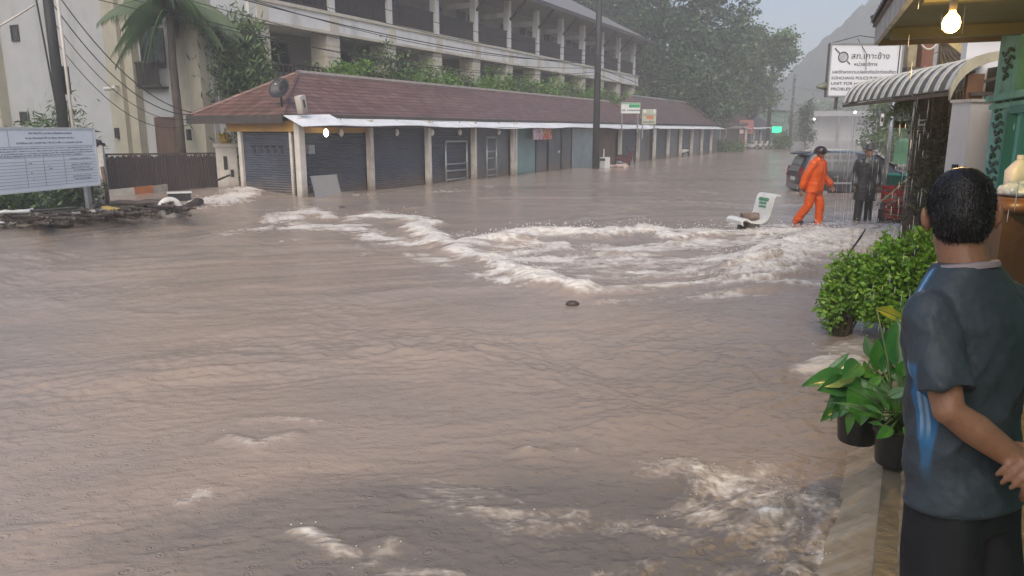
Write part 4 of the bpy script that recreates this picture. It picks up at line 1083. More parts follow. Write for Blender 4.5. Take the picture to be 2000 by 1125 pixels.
# weeping bamboo by the hotel corner
def weeping(name, label, base, H_, spread, n_st, n_leaf, size, m, seed, lean=(0, 0), cat='bamboo'):
    rs = np.random.default_rng(seed); t = thing(name, label, cat, base)
    q = MB(); pts = []; up = []
    for i in range(n_st):
        a = rs.uniform(0, 6.28); r_ = spread*rs.uniform(0.3, 1)
        hh = H_*rs.uniform(0.55, 1.0)
        e = np.array([math.cos(a)*r_+lean[0], math.sin(a)*r_+lean[1], hh])
        st = np.array([math.cos(a)*.25, math.sin(a)*.25, -0.3])
        path = [st, st*0.4 + np.array([e[0]*.25, e[1]*.25, hh*.75]), np.array([e[0]*.7, e[1]*.7, hh]), np.array([e[0]*1.25, e[1]*1.25, hh*.72])]
        q.tube([tuple(p_) for p_ in path], [.035, .028, .018, .008], 5)
        for j in range(n_leaf):
            u = rs.uniform(0.25, 3); k0 = int(min(2, u)); f_ = u-k0
            p_ = path[k0]*(1-f_) + path[k0+1]*f_
            pts.append(p_ + rs.normal(size=3)*[.32, .32, .35] - [0, 0, rs.uniform(0, 0.5)])
    V, F = leaf_arrays(np.array(pts), size, 0.22, 0.9, rs=rs); raw('foliage', V, F, m, t); q.build('stem', M_BARK, t, True)
    return t
p = PY(478, 330, 28.9)
weeping('weeping_bamboo', 'hanging green bamboo clump between the hotel corner and the tiled roof', (p.x, p.y, 0), 6.3, 1.35, 56, 330, 0.30, M_LEAF2, 31)
# palm
def palm():
    p = PY(352, 300, 26.5); top = PY(332, 14, 26.9); t = thing('palm_tree', 'slender palm with drooping fronds against the white hotel wall', 'palm tree', (p.x, p.y, 0.1))
    o = Vector((p.x, p.y, 0.1)); tp = top - o
    q = MB(); q.tube([(0, 0, -.3), tuple(tp*0.35 + Vector((0.02, 0, 0))), tuple(tp*0.7 + Vector((-0.05, 0, 0))), tuple(tp)], [.20, .15, .13, .12], 10); q.build('trunk', M_BARK, t, True)
    rs = np.random.default_rng(5); V = []; F = []; st = MB()
    for i in range(34):
        a = 2*math.pi*i/34 + rs.uniform(-.2, .2); el = rs.uniform(-0.2, 1.15); L_ = rs.uniform(1.9, 2.7)
        d = np.array([math.cos(a)*math.cos(el), math.sin(a)*math.cos(el), math.sin(el)])
        pts = []
        for j in range(15):
            u = j/14; pts.append(np.array(tp) + d*L_*u - np.array([0, 0, 1.0])*(1.9*u**2.0))
        st.tube([tuple(x) for x in pts], [.03*(1-.8*j/14) for j in range(15)], 5)
        for j in range(2, 15):
            tg = pts[j]-pts[j-1]; tg /= np.linalg.norm(tg); sd_ = np.cross(tg, [0, 0, 1]); sd_ /= np.linalg.norm(sd_)+1e-6
            for sgn in (-1, 1):
                for kk in range(3):
                    base = pts[j-1] + (pts[j]-pts[j-1])*(kk/3)
                    ll = 0.70*math.sin(math.pi*min(1, (j/15)*.85+.12))*rs.uniform(.8, 1.15)
                    tip = base + sd_*sgn*ll*.38 + tg*ll*.3 - np.array([0, 0, ll*.9])
                    wv = tg*0.03
                    b0 = len(V); V += [base-wv, base+wv, (base+tip)/2+wv*1.2 + np.array([0, 0, .05]), tip]; F.append((b0, b0+1, b0+2, b0+3))
    raw('frond', np.array(V), np.array(F), M_LEAF, t); st.build('frond_stalk', M_LEAF2, t, True)
palm()
# shrubs at the foot of the sign board and pole on the left
def shrub(label, base, n, rad, size, m, seed, name='shrub', up=(0, 0, .3), aspect=.4, group=None, stems=8, k=40):
    rs = np.random.default_rng(seed); t = thing(name, label, 'shrub', base, 0, group)
    c = rs.normal(size=(n, 3)); c /= np.linalg.norm(c, axis=1)[:, None]; c = c*rs.uniform(.4, 1, n)[:, None]*np.array(rad); c[:, 2] += rad[2]
    q = (c[:, None, :] + rs.normal(size=(n, k, 3))*size*0.9).reshape(-1, 3); q[:, 2] = np.maximum(q[:, 2], 0.02)
    V, F = leaf_arrays(q, size, aspect, 0, rs=rs, up=np.array(up)); raw('foliage', V, F, m, t)
    s_ = MB()
    for i in range(min(stems, n)): s_.tube([(c[i][0]*.15, c[i][1]*.15, -0.1), tuple(c[i]*[.6, .6, .55]), tuple(c[i])], [.018, .013, .006], 5)
    s_.build('stem', M_BARK, t)
    return t
p = P(40, 420); shrub('low green hedge plants under the white notice board', (-12.4, 17.7, 0.05), 60, (0.9, 1.6, .42), 0.16, M_LEAF2, 41, k=40)
shrub('dark leafy shrub under the right half of the notice board', (-11.5, 19.4, 0.05), 46, (.55, .9, .40), 0.15, M_LEAF, 42)
p = PY(125, 232, 24); shrub('feathery green plant growing around the dark pole', (p.x, p.y, 0.1), 34, (.75, .6, 1.35), 0.30, M_LEAF2, 43, aspect=.16, up=(0, 0, .1))
p = PY(60, 245, 25); shrub('green plants peeping over the notice board top', (p.x, p.y, 0.1), 30, (.9, .6, 1.08), 0.24, M_LEAF2, 44, aspect=.2)
p = P(1420, 297); shrub('green hedge below the white framed window of the brown house', (p.x, p.y, 0), 40, (1.6, .8, .55), 0.25, M_LEAF2, 45)
p = P(1527, 292); shrub('pale green roadside bush at the foot of the far pole', (p.x, p.y, 0), 40, (1.0, 1.0, .9), 0.3, M_LEAF2, 46)
p = P(1565, 289); shrub('thin leafy creeper bush beside the crossarm pole', (p.x+1.2, p.y+2, 0), 30, (.9, .7, 2.8), 0.4, M_LEAF, 47)

# ================================================================== poles and cables
M_CONC = mat('weathered_concrete', (0.13, 0.125, 0.12), 0.7, 0.2, 3, 0.004, 30, stain=(0.06, 0.055, 0.05))
M_DARKPOLE = mat('dark_pole', (0.030, 0.032, 0.034), 0.6, 0.3, 3)
M_CABLE = mat('black_cable', (0.018, 0.018, 0.02), 0.5, 0.1, 3)
def pole(px, py, Y, h_, r_, label, m, arms=()):
    p = PY(px, py, Y); t = thing('electricity_pole', label, 'pole', (p.x, p.y, 0), R(62))
    q = MB(); q.tube([(0, 0, -0.6), (0, 0, h_)], [r_, r_*.72], 12); q.build('shaft', m, t, True)
    for z, L_ in arms:
        q = MB(); q.box((-L_/2, -0.16, z), (L_/2, -0.06, z+0.1)); a = q.build('crossarm', M_METAL, t)
        for i in range(4):
            x = -L_/2 + 0.1 + i*(L_-0.2)/3; q = MB(); q.lathe([(0.02, 0), (0.05, 0.03), (0.03, 0.07), (0.05, 0.1), (0.0, 0.13)], (x, -0.11, z+0.1), 8); q.build('insulator', M_POST, a, True)
    return t
t = pole(112, 150, 22.5, 11.0, 0.16, 'dark electricity pole rising in front of the white hotel end wall', M_DARKPOLE)
q = MB(); q.tube([(0.16, -0.2, -0.3), (0.16, -0.2, 8)], .045, 8); q.build('conduit', M_POST, t, True)
q = MB(); q.box((0.16, -0.12, 3.1), (0.3, 0.05, 3.9)); q.build('junction_box', M_DARKPOLE, t)
pole(1166, 200, 40.9, 11.5, 0.20, 'tall dark utility pole standing against the middle of the shop row', M_DARKPOLE, ((9.6, 1.6), (10.4, 1.6)))
t = pole(1503, 220, 93.0, 10.2, 0.26, 'utility pole close to the round tree at the far shops', M_DARKPOLE)
t = pole(1547, 220, 97.0, 9.0, 0.22, 'farthest utility pole with stacked crossarms and a small transformer', M_CONC, ((6.1, 2.6), (7.6, 2.2), (8.4, 2.2)))
q = MB(); q.box((0.3, -0.6, 3.4), (1.1, -0.1, 4.2)); q.box((-1.2, -0.3, 3.3), (1.6, -0.2, 3.4)); q.build('transformer', M_METAL, t)
def cable(label, pts, r_=0.014, sag=0.3, group=None, name='overhead_cable', n=18, m=None):
    a, b_ = Vector(pts[0]), Vector(pts[1])
    P_ = []
    for i in range(n+1):
        u = i/n; p_ = a.lerp(b_, u); p_.z -= sag*4*u*(1-u); P_.append(p_)
    q = MB(); q.tube(P_, r_, 5)
    o = q.build(name, m or M_CABLE, None, True); return tag(o, label, 'cable', group)
PL = PY(112, 150, 22.5); PM = PY(1166, 200, 40.9); PF = PY(1503, 220, 93)
ea = at_shop(-0.2, 4.3, 2.55)
for i in range(4):
    cable('black service cable drooping from the dark left pole to the tiled roof corner', ((PL.x+.1, PL.y, 6.2-.55*i), (ea.x+.1*i, ea.y, 2.62-0.06*i)), .017 if i < 2 else .012, 0.75+0.12*i, 'service cables to the shop roof')
for i in range(7):
    z0 = 8.6-0.42*i; z1 = 6.1-0.2*i
    cable('black overhead cable strung from the left pole to the mid street pole', ((PL.x, PL.y-.15, z0), (PM.x, PM.y-.2, z1)), .013+.007*(i == 3), 0.7+0.2*(i % 3), 'cables along the hotel front')
    cable('black overhead cable leaving the left pole toward the picture edge', ((PL.x, PL.y-.15, z0-.05), (-26, 13+0.8*i, 6.5-.45*i)), .014, 0.5+.2*(i % 2), 'cables left of the dark pole')
for i in range(4):
    cable('thin overhead cable strung past the big trees down the street', ((PM.x, PM.y-.2, 6.0-.35*i), (PF.x, PF.y, 6.0-.55*i)), .018, 0.9, 'cables past the big trees')
PG = PY(1547, 220, 97)
for i in range(3):
    cable('short black cable between the two far utility poles', ((PF.x, PF.y, 5.2-.9*i), (PG.x, PG.y, 4.6-.5*i)), .03, 0.5, 'cables between far poles')
cable('thin cable running from the far crossarm pole toward the police sign', ((PG.x, PG.y, 7.6), (13.5, 20, 5.2)), .016, 1.2)
cable('pale thick cable looping down at the far left edge', ((PL.x-.4, PL.y, 5.6), (-17.5, 19.5, 3.4)), .03, 0.4, None, 'overhead_cable', 18, M_POST)
c = PY(83, 90, 24.5); cable('black cable hanging straight down beside the left pole', ((c.x-.2, c.y, 9), (c.x+.25, c.y, 2.0)), .03, 0.0)
cable('second thin cable dropping down the white wall left of the pole', ((c.x-.1, c.y+.2, 9), (c.x+.5, c.y+.2, 2.0)), .018, 0.1)

# ================================================================== notice board on the left
def notice_board():
    A = Vector((-10.22, 18.5, 0)); B = Vector((-11.15, 13.55, 0)); d = (A-B); L_ = d.length
    t = thing('notice_board', 'large white printed notice board on grey posts at the left bank', 'notice board', B, math.atan2(d.y, d.x))
    q = MB(); q.box((0, 0, 0.72), (L_, 0.05, 2.12)); q.build('board', mat('board_white', (0.76, 0.82, 0.88), 0.35, 0.04, 2), t)
    q = MB(); e = 0.03
    q.box((0, -0.012, 2.09), (L_, -0.002, 2.12)); q.box((0, -0.012, 0.72), (L_, -0.002, 0.75)); q.box((L_-e, -0.012, 0.751), (L_, -0.002, 2.089)); q.build('edge_trim', M_SIGNW, t)
    M_LINE = mat('board_line', (0.22, 0.26, 0.32), 0.5, 0.1, 2); M_TXT = mat('board_print', (0.20, 0.23, 0.30), 0.5, 0.3, 6)
    q = MB()
    hx = lambda z, a=0.04, b_=L_-0.06: q.box((a, -0.006, z), (b_, -0.003, z+.007))
    vx = lambda x, z0, z1: q.box((x, -0.006, z0), (x+.008, -0.003, z1))
    hx(2.06); hx(1.70); vx(L_-.08, 1.70, 2.06); vx(L_-2.55, 1.70, 2.06)
    hx(1.47)
    for i in range(9): hx(1.375-.068*i)
    for x in (.7, 1.25, 2.0, 2.85, 3.35, 3.95): vx(x, 0.83, 1.47)
    q.build('ruled_lines', M_LINE, t)
    q = MB(); rs = random.Random(4)
    def line(x0, x1, z, h_):
        x = x0
        while x < x1:
            w_ = rs.uniform(.015, .05); q.box((x, -0.0055, z + rs.uniform(-.004, .004)), (min(x1, x+w_), -0.0025, z+h_*rs.uniform(.7, 1.15))); x += w_ + rs.choice([.012, .012, .03])
    line(L_-2.0, L_-.75, 1.975, .035); line(L_-2.1, L_-.7, 1.87, .035); line(L_-2.35, L_-.42, 1.765, .035)
    for j, z in enumerate((1.65, 1.595, 1.54, 1.495)): line(.1, L_-(.12 if j < 3 else .5), z, .022)
    for i in range(9):
        z = 1.395-.068*i
        for a, b_ in ((L_-.92, L_-.2), (L_-1.55, L_-1.45), (L_-2.1, L_-2.0), (1.35, 1.85), (.2, .6)):
            if rs.random() < .8: line(a+rs.uniform(0, .1), b_-rs.uniform(0, .15), z, .022)
    tag(q.build('lettering', M_TXT, t), kind='stuff')
    for x in (L_-0.35, L_-3.4):
        q = MB(); q.box((x-.06, 0.052, -0.6), (x+.06, 0.15, 2.0)); q.build('post', M_METAL, t)
notice_board()

# ================================================================== flotsam on the left bank
M_LOG = mat('wet_log', (0.055, 0.042, 0.034), 0.5, 0.4, 6, 0.01, 25, stretch=(.4, 3, 3))
M_PLANK = mat('pale_plank', (0.40, 0.35, 0.26), 0.6, 0.25, 5, stretch=(.4, 3, 3), stain=(0.15, 0.10, 0.06))
def log(label, a, b_, r_, m=M_LOG, name='driftwood_log', cat='log', group=None, seed=0):
    rs = random.Random(seed); a, b_ = Vector(a), Vector(b_); q = MB(); n = 7; pts = []
    for i in range(n): 
        p_ = a.lerp(b_, i/(n-1)); pts.append(p_ + Vector((rs.uniform(-1, 1), rs.uniform(-1, 1), rs.uniform(-1, 1)))*r_*.35)
    q.tube(pts, [r_*rs.uniform(.75, 1.15) for _ in range(n)], 8)
    o = q.build(name, m, None, True, loc=tuple((a+b_)/2)); return tag(o, label, cat, group)
def gp(px, py, z=0.12): return tuple(P(px, py, z))
log('thick dark log sticking up at the right end of the driftwood heap', gp(350, 412, .05), gp(391, 391, .2), .11, seed=1)
log('long straight dark log lying across the driftwood heap', gp(215, 398, .22), gp(325, 396, .25), .09, seed=2)
log('dark branch propped against the grey notice board post', gp(150, 432, .05), gp(188, 402, .35), .06, seed=3)
log('thin branch jutting out beside the white gate pillar', gp(425, 352, .45), gp(448, 342, .7), .035, seed=4)
log('short black log half sunk at the heap front', gp(90, 440, .05), gp(140, 436, .1), .09, seed=5)
rs = random.Random(12)
for i in range(60):
    px = rs.uniform(20, 345); py = 437 - (px/345)*28 + rs.uniform(-16, 4)
    L_ = rs.uniform(18, 60); a = rs.uniform(-.6, .6)
    log('thin wet branch tangled in the driftwood heap on the left bank', gp(px, py, rs.uniform(.02, .2)), gp(px+L_*math.cos(a), py-L_*.25*math.sin(a), rs.uniform(.1, .55)), rs.uniform(.015, .045), name='driftwood_branch', cat='branch', group='branches in the driftwood heap', seed=50+i)
rsn = np.random.default_rng(9); pts = []
for i in range(900):
    px = rsn.uniform(-30, 350); py = 440 - (px/345)*28 + rsn.uniform(-20, 6); z = rsn.uniform(0, .16); v = P(px, py, z); pts.append(v[:])
V, F = leaf_arrays(np.array(pts), 0.22, 0.3, 0.0, rs=rsn); V[:, 2] = np.maximum(V[:, 2], -0.03)
tag(raw('litter', V, F, mat('wet_litter', (0.05, 0.04, 0.03), 0.6, 0.5, 2.5, col2=(0.16, 0.14, 0.11))), kind='stuff')
# bank the rubbish lies on
q = MB(); rsb = random.Random(3)
ring = [gp(-60, 452, -.05), gp(60, 446, -.05), gp(150, 437, -.05), gp(250, 426, -.05), gp(340, 413, -.05), gp(345, 405, -.05), gp(230, 400, -.05), gp(120, 408, -.05), gp(-60, 420, -.05)]
q.prism(ring, (0, 0, .13)); tag(q.build('ground', M_SOIL), kind='structure')
def plank(label, a, b_, w_, th, m, name='plank', cat='plank'):
    q = MB(); q.bar(a, b_, w_, th, up=(0, 0, 1)); o = q.build(name, m, None, loc=tuple((Vector(a)+Vector(b_))/2)); return tag(o, label, cat)
plank('white painted kerb board with an orange patch under the bamboo fence', gp(212, 379, .1), gp(262, 374, .12), .06, .26, mat('white_board', (0.45, 0.43, 0.38), 0.6, .2, 3), 'board', 'board')
plank('orange board lying between two white boards under the bamboo fence', gp(262, 373, .12), gp(298, 369, .14), .06, .24, mat('orange_board', (0.42, 0.15, 0.05), 0.6, .25, 3), 'board', 'board')
plank('long white board lying under the middle of the bamboo fence', gp(298, 370, .12), gp(331, 365, .14), .06, .22, mat('white_board', (0.48, 0.46, 0.42), 0.6, .2, 3), 'board', 'board')
plank('pale plank floating at the right foot of the bamboo fence', gp(343, 366, .06), gp(412, 361, .06), .25, .08, M_PLANK)
plank('yellow plank end poking out of the driftwood heap', gp(203, 408, .2), gp(232, 413, .14), .2, .14, mat('yellow_plank', (0.45, 0.34, 0.09), 0.6, .2, 3))
plank('short white plank beside the notice board post', gp(140, 416, .25), gp(205, 410, .28), .10, .05, mat('white_plank', (0.5, 0.5, 0.48), 0.6, .2, 3))
log('white pipe lying level under the notice board', gp(-20, 416, .28), gp(68, 411, .30), .045, M_SIGNW, 'water_pipe', 'pipe', seed=70)
log('grey rail pipe lying low at the water edge under the board', gp(-20, 437, .10), gp(100, 433, .10), .035, M_METAL, 'rail_pipe', 'pipe', seed=71)
log('dark rail pipe above the water edge under the board', gp(60, 412, .30), gp(150, 405, .35), .03, M_DARKPOLE, 'rail_pipe', 'pipe', seed=72)
p = P(334, 424); t = thing('painted_tyre', 'white painted tyre standing half sunk at the driftwood heap', 'tyre', (p.x, p.y, 0.20), R(29))
q = MB(); n = 24
rings = [[(math.cos(a)*(.205+.085*math.cos(b_)), .085*math.sin(b_), math.sin(a)*(.205+.085*math.cos(b_))) for b_ in [2*math.pi*j/10 for j in range(10)]] for a in [2*math.pi*i/n for i in range(n)]]
q.loft(rings + [rings[0]], caps=False); q.build('tread', mat('white_rubber', (0.58, 0.57, 0.54), 0.6, 0.15, 5, stain=(0.25, 0.2, 0.15), sscale=4), t, True)
p = P(352, 399); t = thing('plastic_crate', 'dark plastic crate stranded behind the white tyre', 'crate', (p.x, p.y, .02), R(25))
q = MB(); q.box((-.3, -.18, 0), (.3, -.16, .3)); q.box((-.3, .16, 0), (.3, .18, .3)); q.box((-.3, -.159, 0), (-.28, .159, .3)); q.box((.28, -.159, 0), (.3, .159, .3)); q.box((-.279, -.159, .01), (.279, .159, .03)); q.build('body', M_BLACK, t)
q = MB(); q.box((-.32, -.2, .301), (.32, .2, .33)); q.build('rim', M_SIGNW, t)
p = PY(198, 340, 20.3); t = thing('stained_post', 'white stained post with dark lumps right of the notice board', 'post', (p.x, p.y, -.1), R(15))
q = MB(); q.box((-.12, -.1, -.3), (.12, .1, 1.75)); q.build('shaft', mat('mottled_white', (0.5, 0.48, 0.45), 0.7, .2, 5, stain=(0.03, 0.028, 0.025), sscale=6, samt=1.0), t)
q = MB(); rs2 = random.Random(8)
for i in range(9): q.ball((rs2.uniform(-.16, .16), rs2.uniform(-.12, .12), 1.8+rs2.uniform(-.05, .15)), rs2.uniform(.05, .09), 8, 5)
q.build('dark_top', M_BLACK, t)
q = MB(); q.tube([(.1, -.14, -.2), (.12, -.14, .6), (.08, -.15, 1.2)], .05, 7); q.build('rusty_pipe', mat('rusty_iron', (0.09, 0.045, 0.025), .6, .4, 6), t, True)

# ================================================================== motorbikes, umbrella and other small things at the shops
M_RUBBER = mat('tyre_rubber', (0.018, 0.018, 0.018), 0.7, 0.2, 8)
M_CHROME = mat('bright_metal', (0.55, 0.55, 0.56), 0.2, 0.1, 5, metal=0.9)
def torus(q, c, R_, r_, n=18, k=8):
    rings = [[(c[0]+math.cos(a)*(R_+r_*math.cos(b_)), c[1]+r_*math.sin(b_), c[2]+math.sin(a)*(R_+r_*math.cos(b_))) for b_ in [2*math.pi*j/k for j in range(k)]] for a in [2*math.pi*i/n for i in range(n)]]
    q.loft(rings+[rings[0]], caps=False)
def make_bike(m, label, loc, rz, group=None):
    t = thing('motorbike', label, 'motorbike', loc, rz, group)
    for x in (-.62, .62):
        q = MB(); torus(q, (x, 0, .29), .24, .05); w_ = q.build('wheel', M_RUBBER, t, True)
        q = MB(); q.lathe([(0, -.03), (.2, -.02), (.2, .02), (0, .03)], (0, 0, 0), 16); q.v = [(x+v[0], v[2], .29+v[1]) for v in q.v]; q.build('rim', M_METAL, w_)
    q = MB(); sec = lambda x, w_, z0, z1: [(x, -w_, z0), (x, w_, z0), (x, w_, z1), (x, -w_, z1)]
    q.loft([sec(-.85, .05, .62, .68), sec(-.6, .12, .5, .74), sec(-.2, .13, .38, .70), (sec(.15, .10, .30, .5)), sec(.3, .12, .32, .62), sec(.48, .14, .5, .98), sec(.56, .10, .62, 1.02)]); q.build('body', m, t)
    q = MB(); q.loft([sec(-.8, .09, .70, .77), sec(-.5, .13, .745, .83), sec(-.1, .13, .72, .80), sec(.1, .08, .68, .74)]); q.build('seat', M_BLACK, t)
    q = MB(); q.tube([(.44, -.36, 1.06), (.5, -.15, 1.02), (.5, .15, 1.02), (.44, .36, 1.06)], .02, 6); q.build('handlebar', M_BLACK, t, True)
    for s_ in (-1, 1):
        q = MB(); q.tube([(.47, s_*.28, 1.05), (.5, s_*.33, 1.2)], .01, 5); q.ball((.5, s_*.34, 1.24), (.015, .06, .04), 8, 6); q.build('mirror', M_BLACK, t)
        q = MB(); q.tube([(.52, s_*.08, .95), (.62, s_*.08, .3)], .025, 6); q.build('fork', M_METAL, t)
    q = MB(); q.ball((.57, 0, .92), (.05, .08, .07), 10, 6); q.build('headlight', M_SIGNW, t)
    q = MB(); q.tube([(-.1, -.14, .3), (-.7, -.16, .4)], [.03, .05], 8); q.build('exhaust', M_CHROME, t, True)
    return t
M_BW = mat('bike_white', (0.6, 0.6, 0.6), .3, .05); M_BR = mat('bike_maroon', (0.10, 0.02, 0.02), .3, .1); M_BK = mat('bike_dark', (0.02, 0.02, 0.025), .3, .1)
c = P(1208, 322); make_bike(M_BR, 'dark maroon motorbike parked right of the tall utility pole', (c.x+.4, c.y, -.2), R(40))
c = P(1330, 306); bk = make_bike(M_BW, 'white and black motorbike standing alone before the second shop block', (c.x, c.y+1, -.15), R(150))
for i, (px, dd, ml) in enumerate([(1468, 20, 'white motorbike at the left of the far parked group'), (1479, 35, 'second motorbike from the left in the far parked group'), (1490, 15, 'third motorbike from the left in the far parked group'), (1499, 30, 'motorbike at the right end of the far parked group')]):
    c = P(px, 291); o = copy_tree(bk); o.location = (c.x, c.y, -.1); o.rotation_euler.z = R(-60+dd); tag(o, ml, 'motorbike', 'motorbikes parked at the far shop')
c = P(1680, 286); o = copy_tree(bk); o.location = (c.x, c.y, -.1); o.rotation_euler.z = R(20); tag(o, 'motorbike far down the road behind the black car roof', 'motorbike')
c = P(1188, 328); t = thing('white_crate', 'tall narrow white box standing at the foot of the utility pole', 'box', (c.x-.2, c.y, -.1), R(40))
q = MB(); q.box((-.2, -.2, -.1), (.2, .2, .7)); q.build('body', M_SIGNW, t); q = MB(); q.tube([(0, .1, .702), (0.02, .1, 1.15)], .03, 6); q.build('neck', M_SIGNW, t); q = MB(); q.box((-.22, -.22, .5), (-.204, .22, .62)); q.build('handle', M_INK, t)
c = P(1200, 326); t = thing('rubbish_sack', 'pale pinkish sacks dumped in front of the maroon motorbike', 'sack', (c.x, c.y-.6, -.05), 0)
q = MB(); 
for i in range(7): q.ball((random.uniform(-.5, .5), random.uniform(-.2, .2), random.uniform(.05, .16)), (random.uniform(.18, .3), .2, random.uniform(.10, .18)), 9, 6)
me = remesh(q, .04, 2); a_ = co(me); setco(me, a_ + normals(me)*(.06*perlin3(a_*7))[:, None]); meshobj('bag', me, mat('pink_plastic', (0.40, 0.30, 0.26), .5, .5, 6), t)
c = P(1443, 291); t = thing('folded_umbrella', 'tall folded red garden umbrella in front of the small brown house', 'umbrella', (c.x, c.y-1, -.1))
q = MB(); q.lathe([(.42, .4), (.5, .5), (.3, 1.4), (.12, 2.1), (.02, 2.5)], (0, 0, 0), 12); q.build('canopy', mat('red_cloth', (0.5, 0.10, 0.06), .7, .2, 3), t, True)
q = MB(); q.tube([(0, 0, -.4), (0, 0, 2.6)], .03, 6); q.build('pole', M_METAL, t)
def stone(label, px, py):
    c = P(px, py); q = MB(); q.ball((0, 0, 0), (.085, .06, .045), 8, 6); o = q.build('driftwood_lump', M_LOG, None, True); o.location = (c.x, c.y, .02); tag(o, label, 'debris')
stone('small dark lump of flotsam drifting below the third shutter', 668, 407); stone('small dark lump of flotsam drifting in front of the rapids', 1118, 597)
# far footbridge-like pale building
c = P(1560, 277); t = thing('far_building', 'pale flat roofed building closing the far end of the street', 'building', (64, 158, 0), R(-8))
q = MB(); q.box((-2, 0, 5.0), (22, 5, 6.0)); q.build('roof', M_METAL, t); q = MB(); q.box((-1, 4, -0.5), (21, 5, 5)); q.build('wall', mat('pale_wall', (0.45, 0.46, 0.46), .7, .1, .5), t)
for i in range(5):
    q = MB(); q.box((-1.6+i*5.4, 0.2, -.5), (-1.1+i*5.4, .7, 5.0)); q.build('column', M_CONC, t)
for i, (px, py, Y, lb) in enumerate([(1590, 234, 150, 'small white street lamp glowing under the far building roof'), (1670, 221, 120, 'brighter white street lamp glowing above the far road')]):
    c = PY(px, py, Y); t = thing('street_lamp', lb, 'lamp', (c.x, c.y, 0)); q = MB(); q.tube([(0, 0, -.5), (0, 0, c.z)], .07, 6); q.build('pole', M_CONC, t)
    q = MB(); q.ball((0, 0, c.z+.12), .22, 10, 6); q.build('lamp_head', mat('white_glow', (.9, .9, .9), .3, .02, emit=(1, 1, 1), estr=3), t)

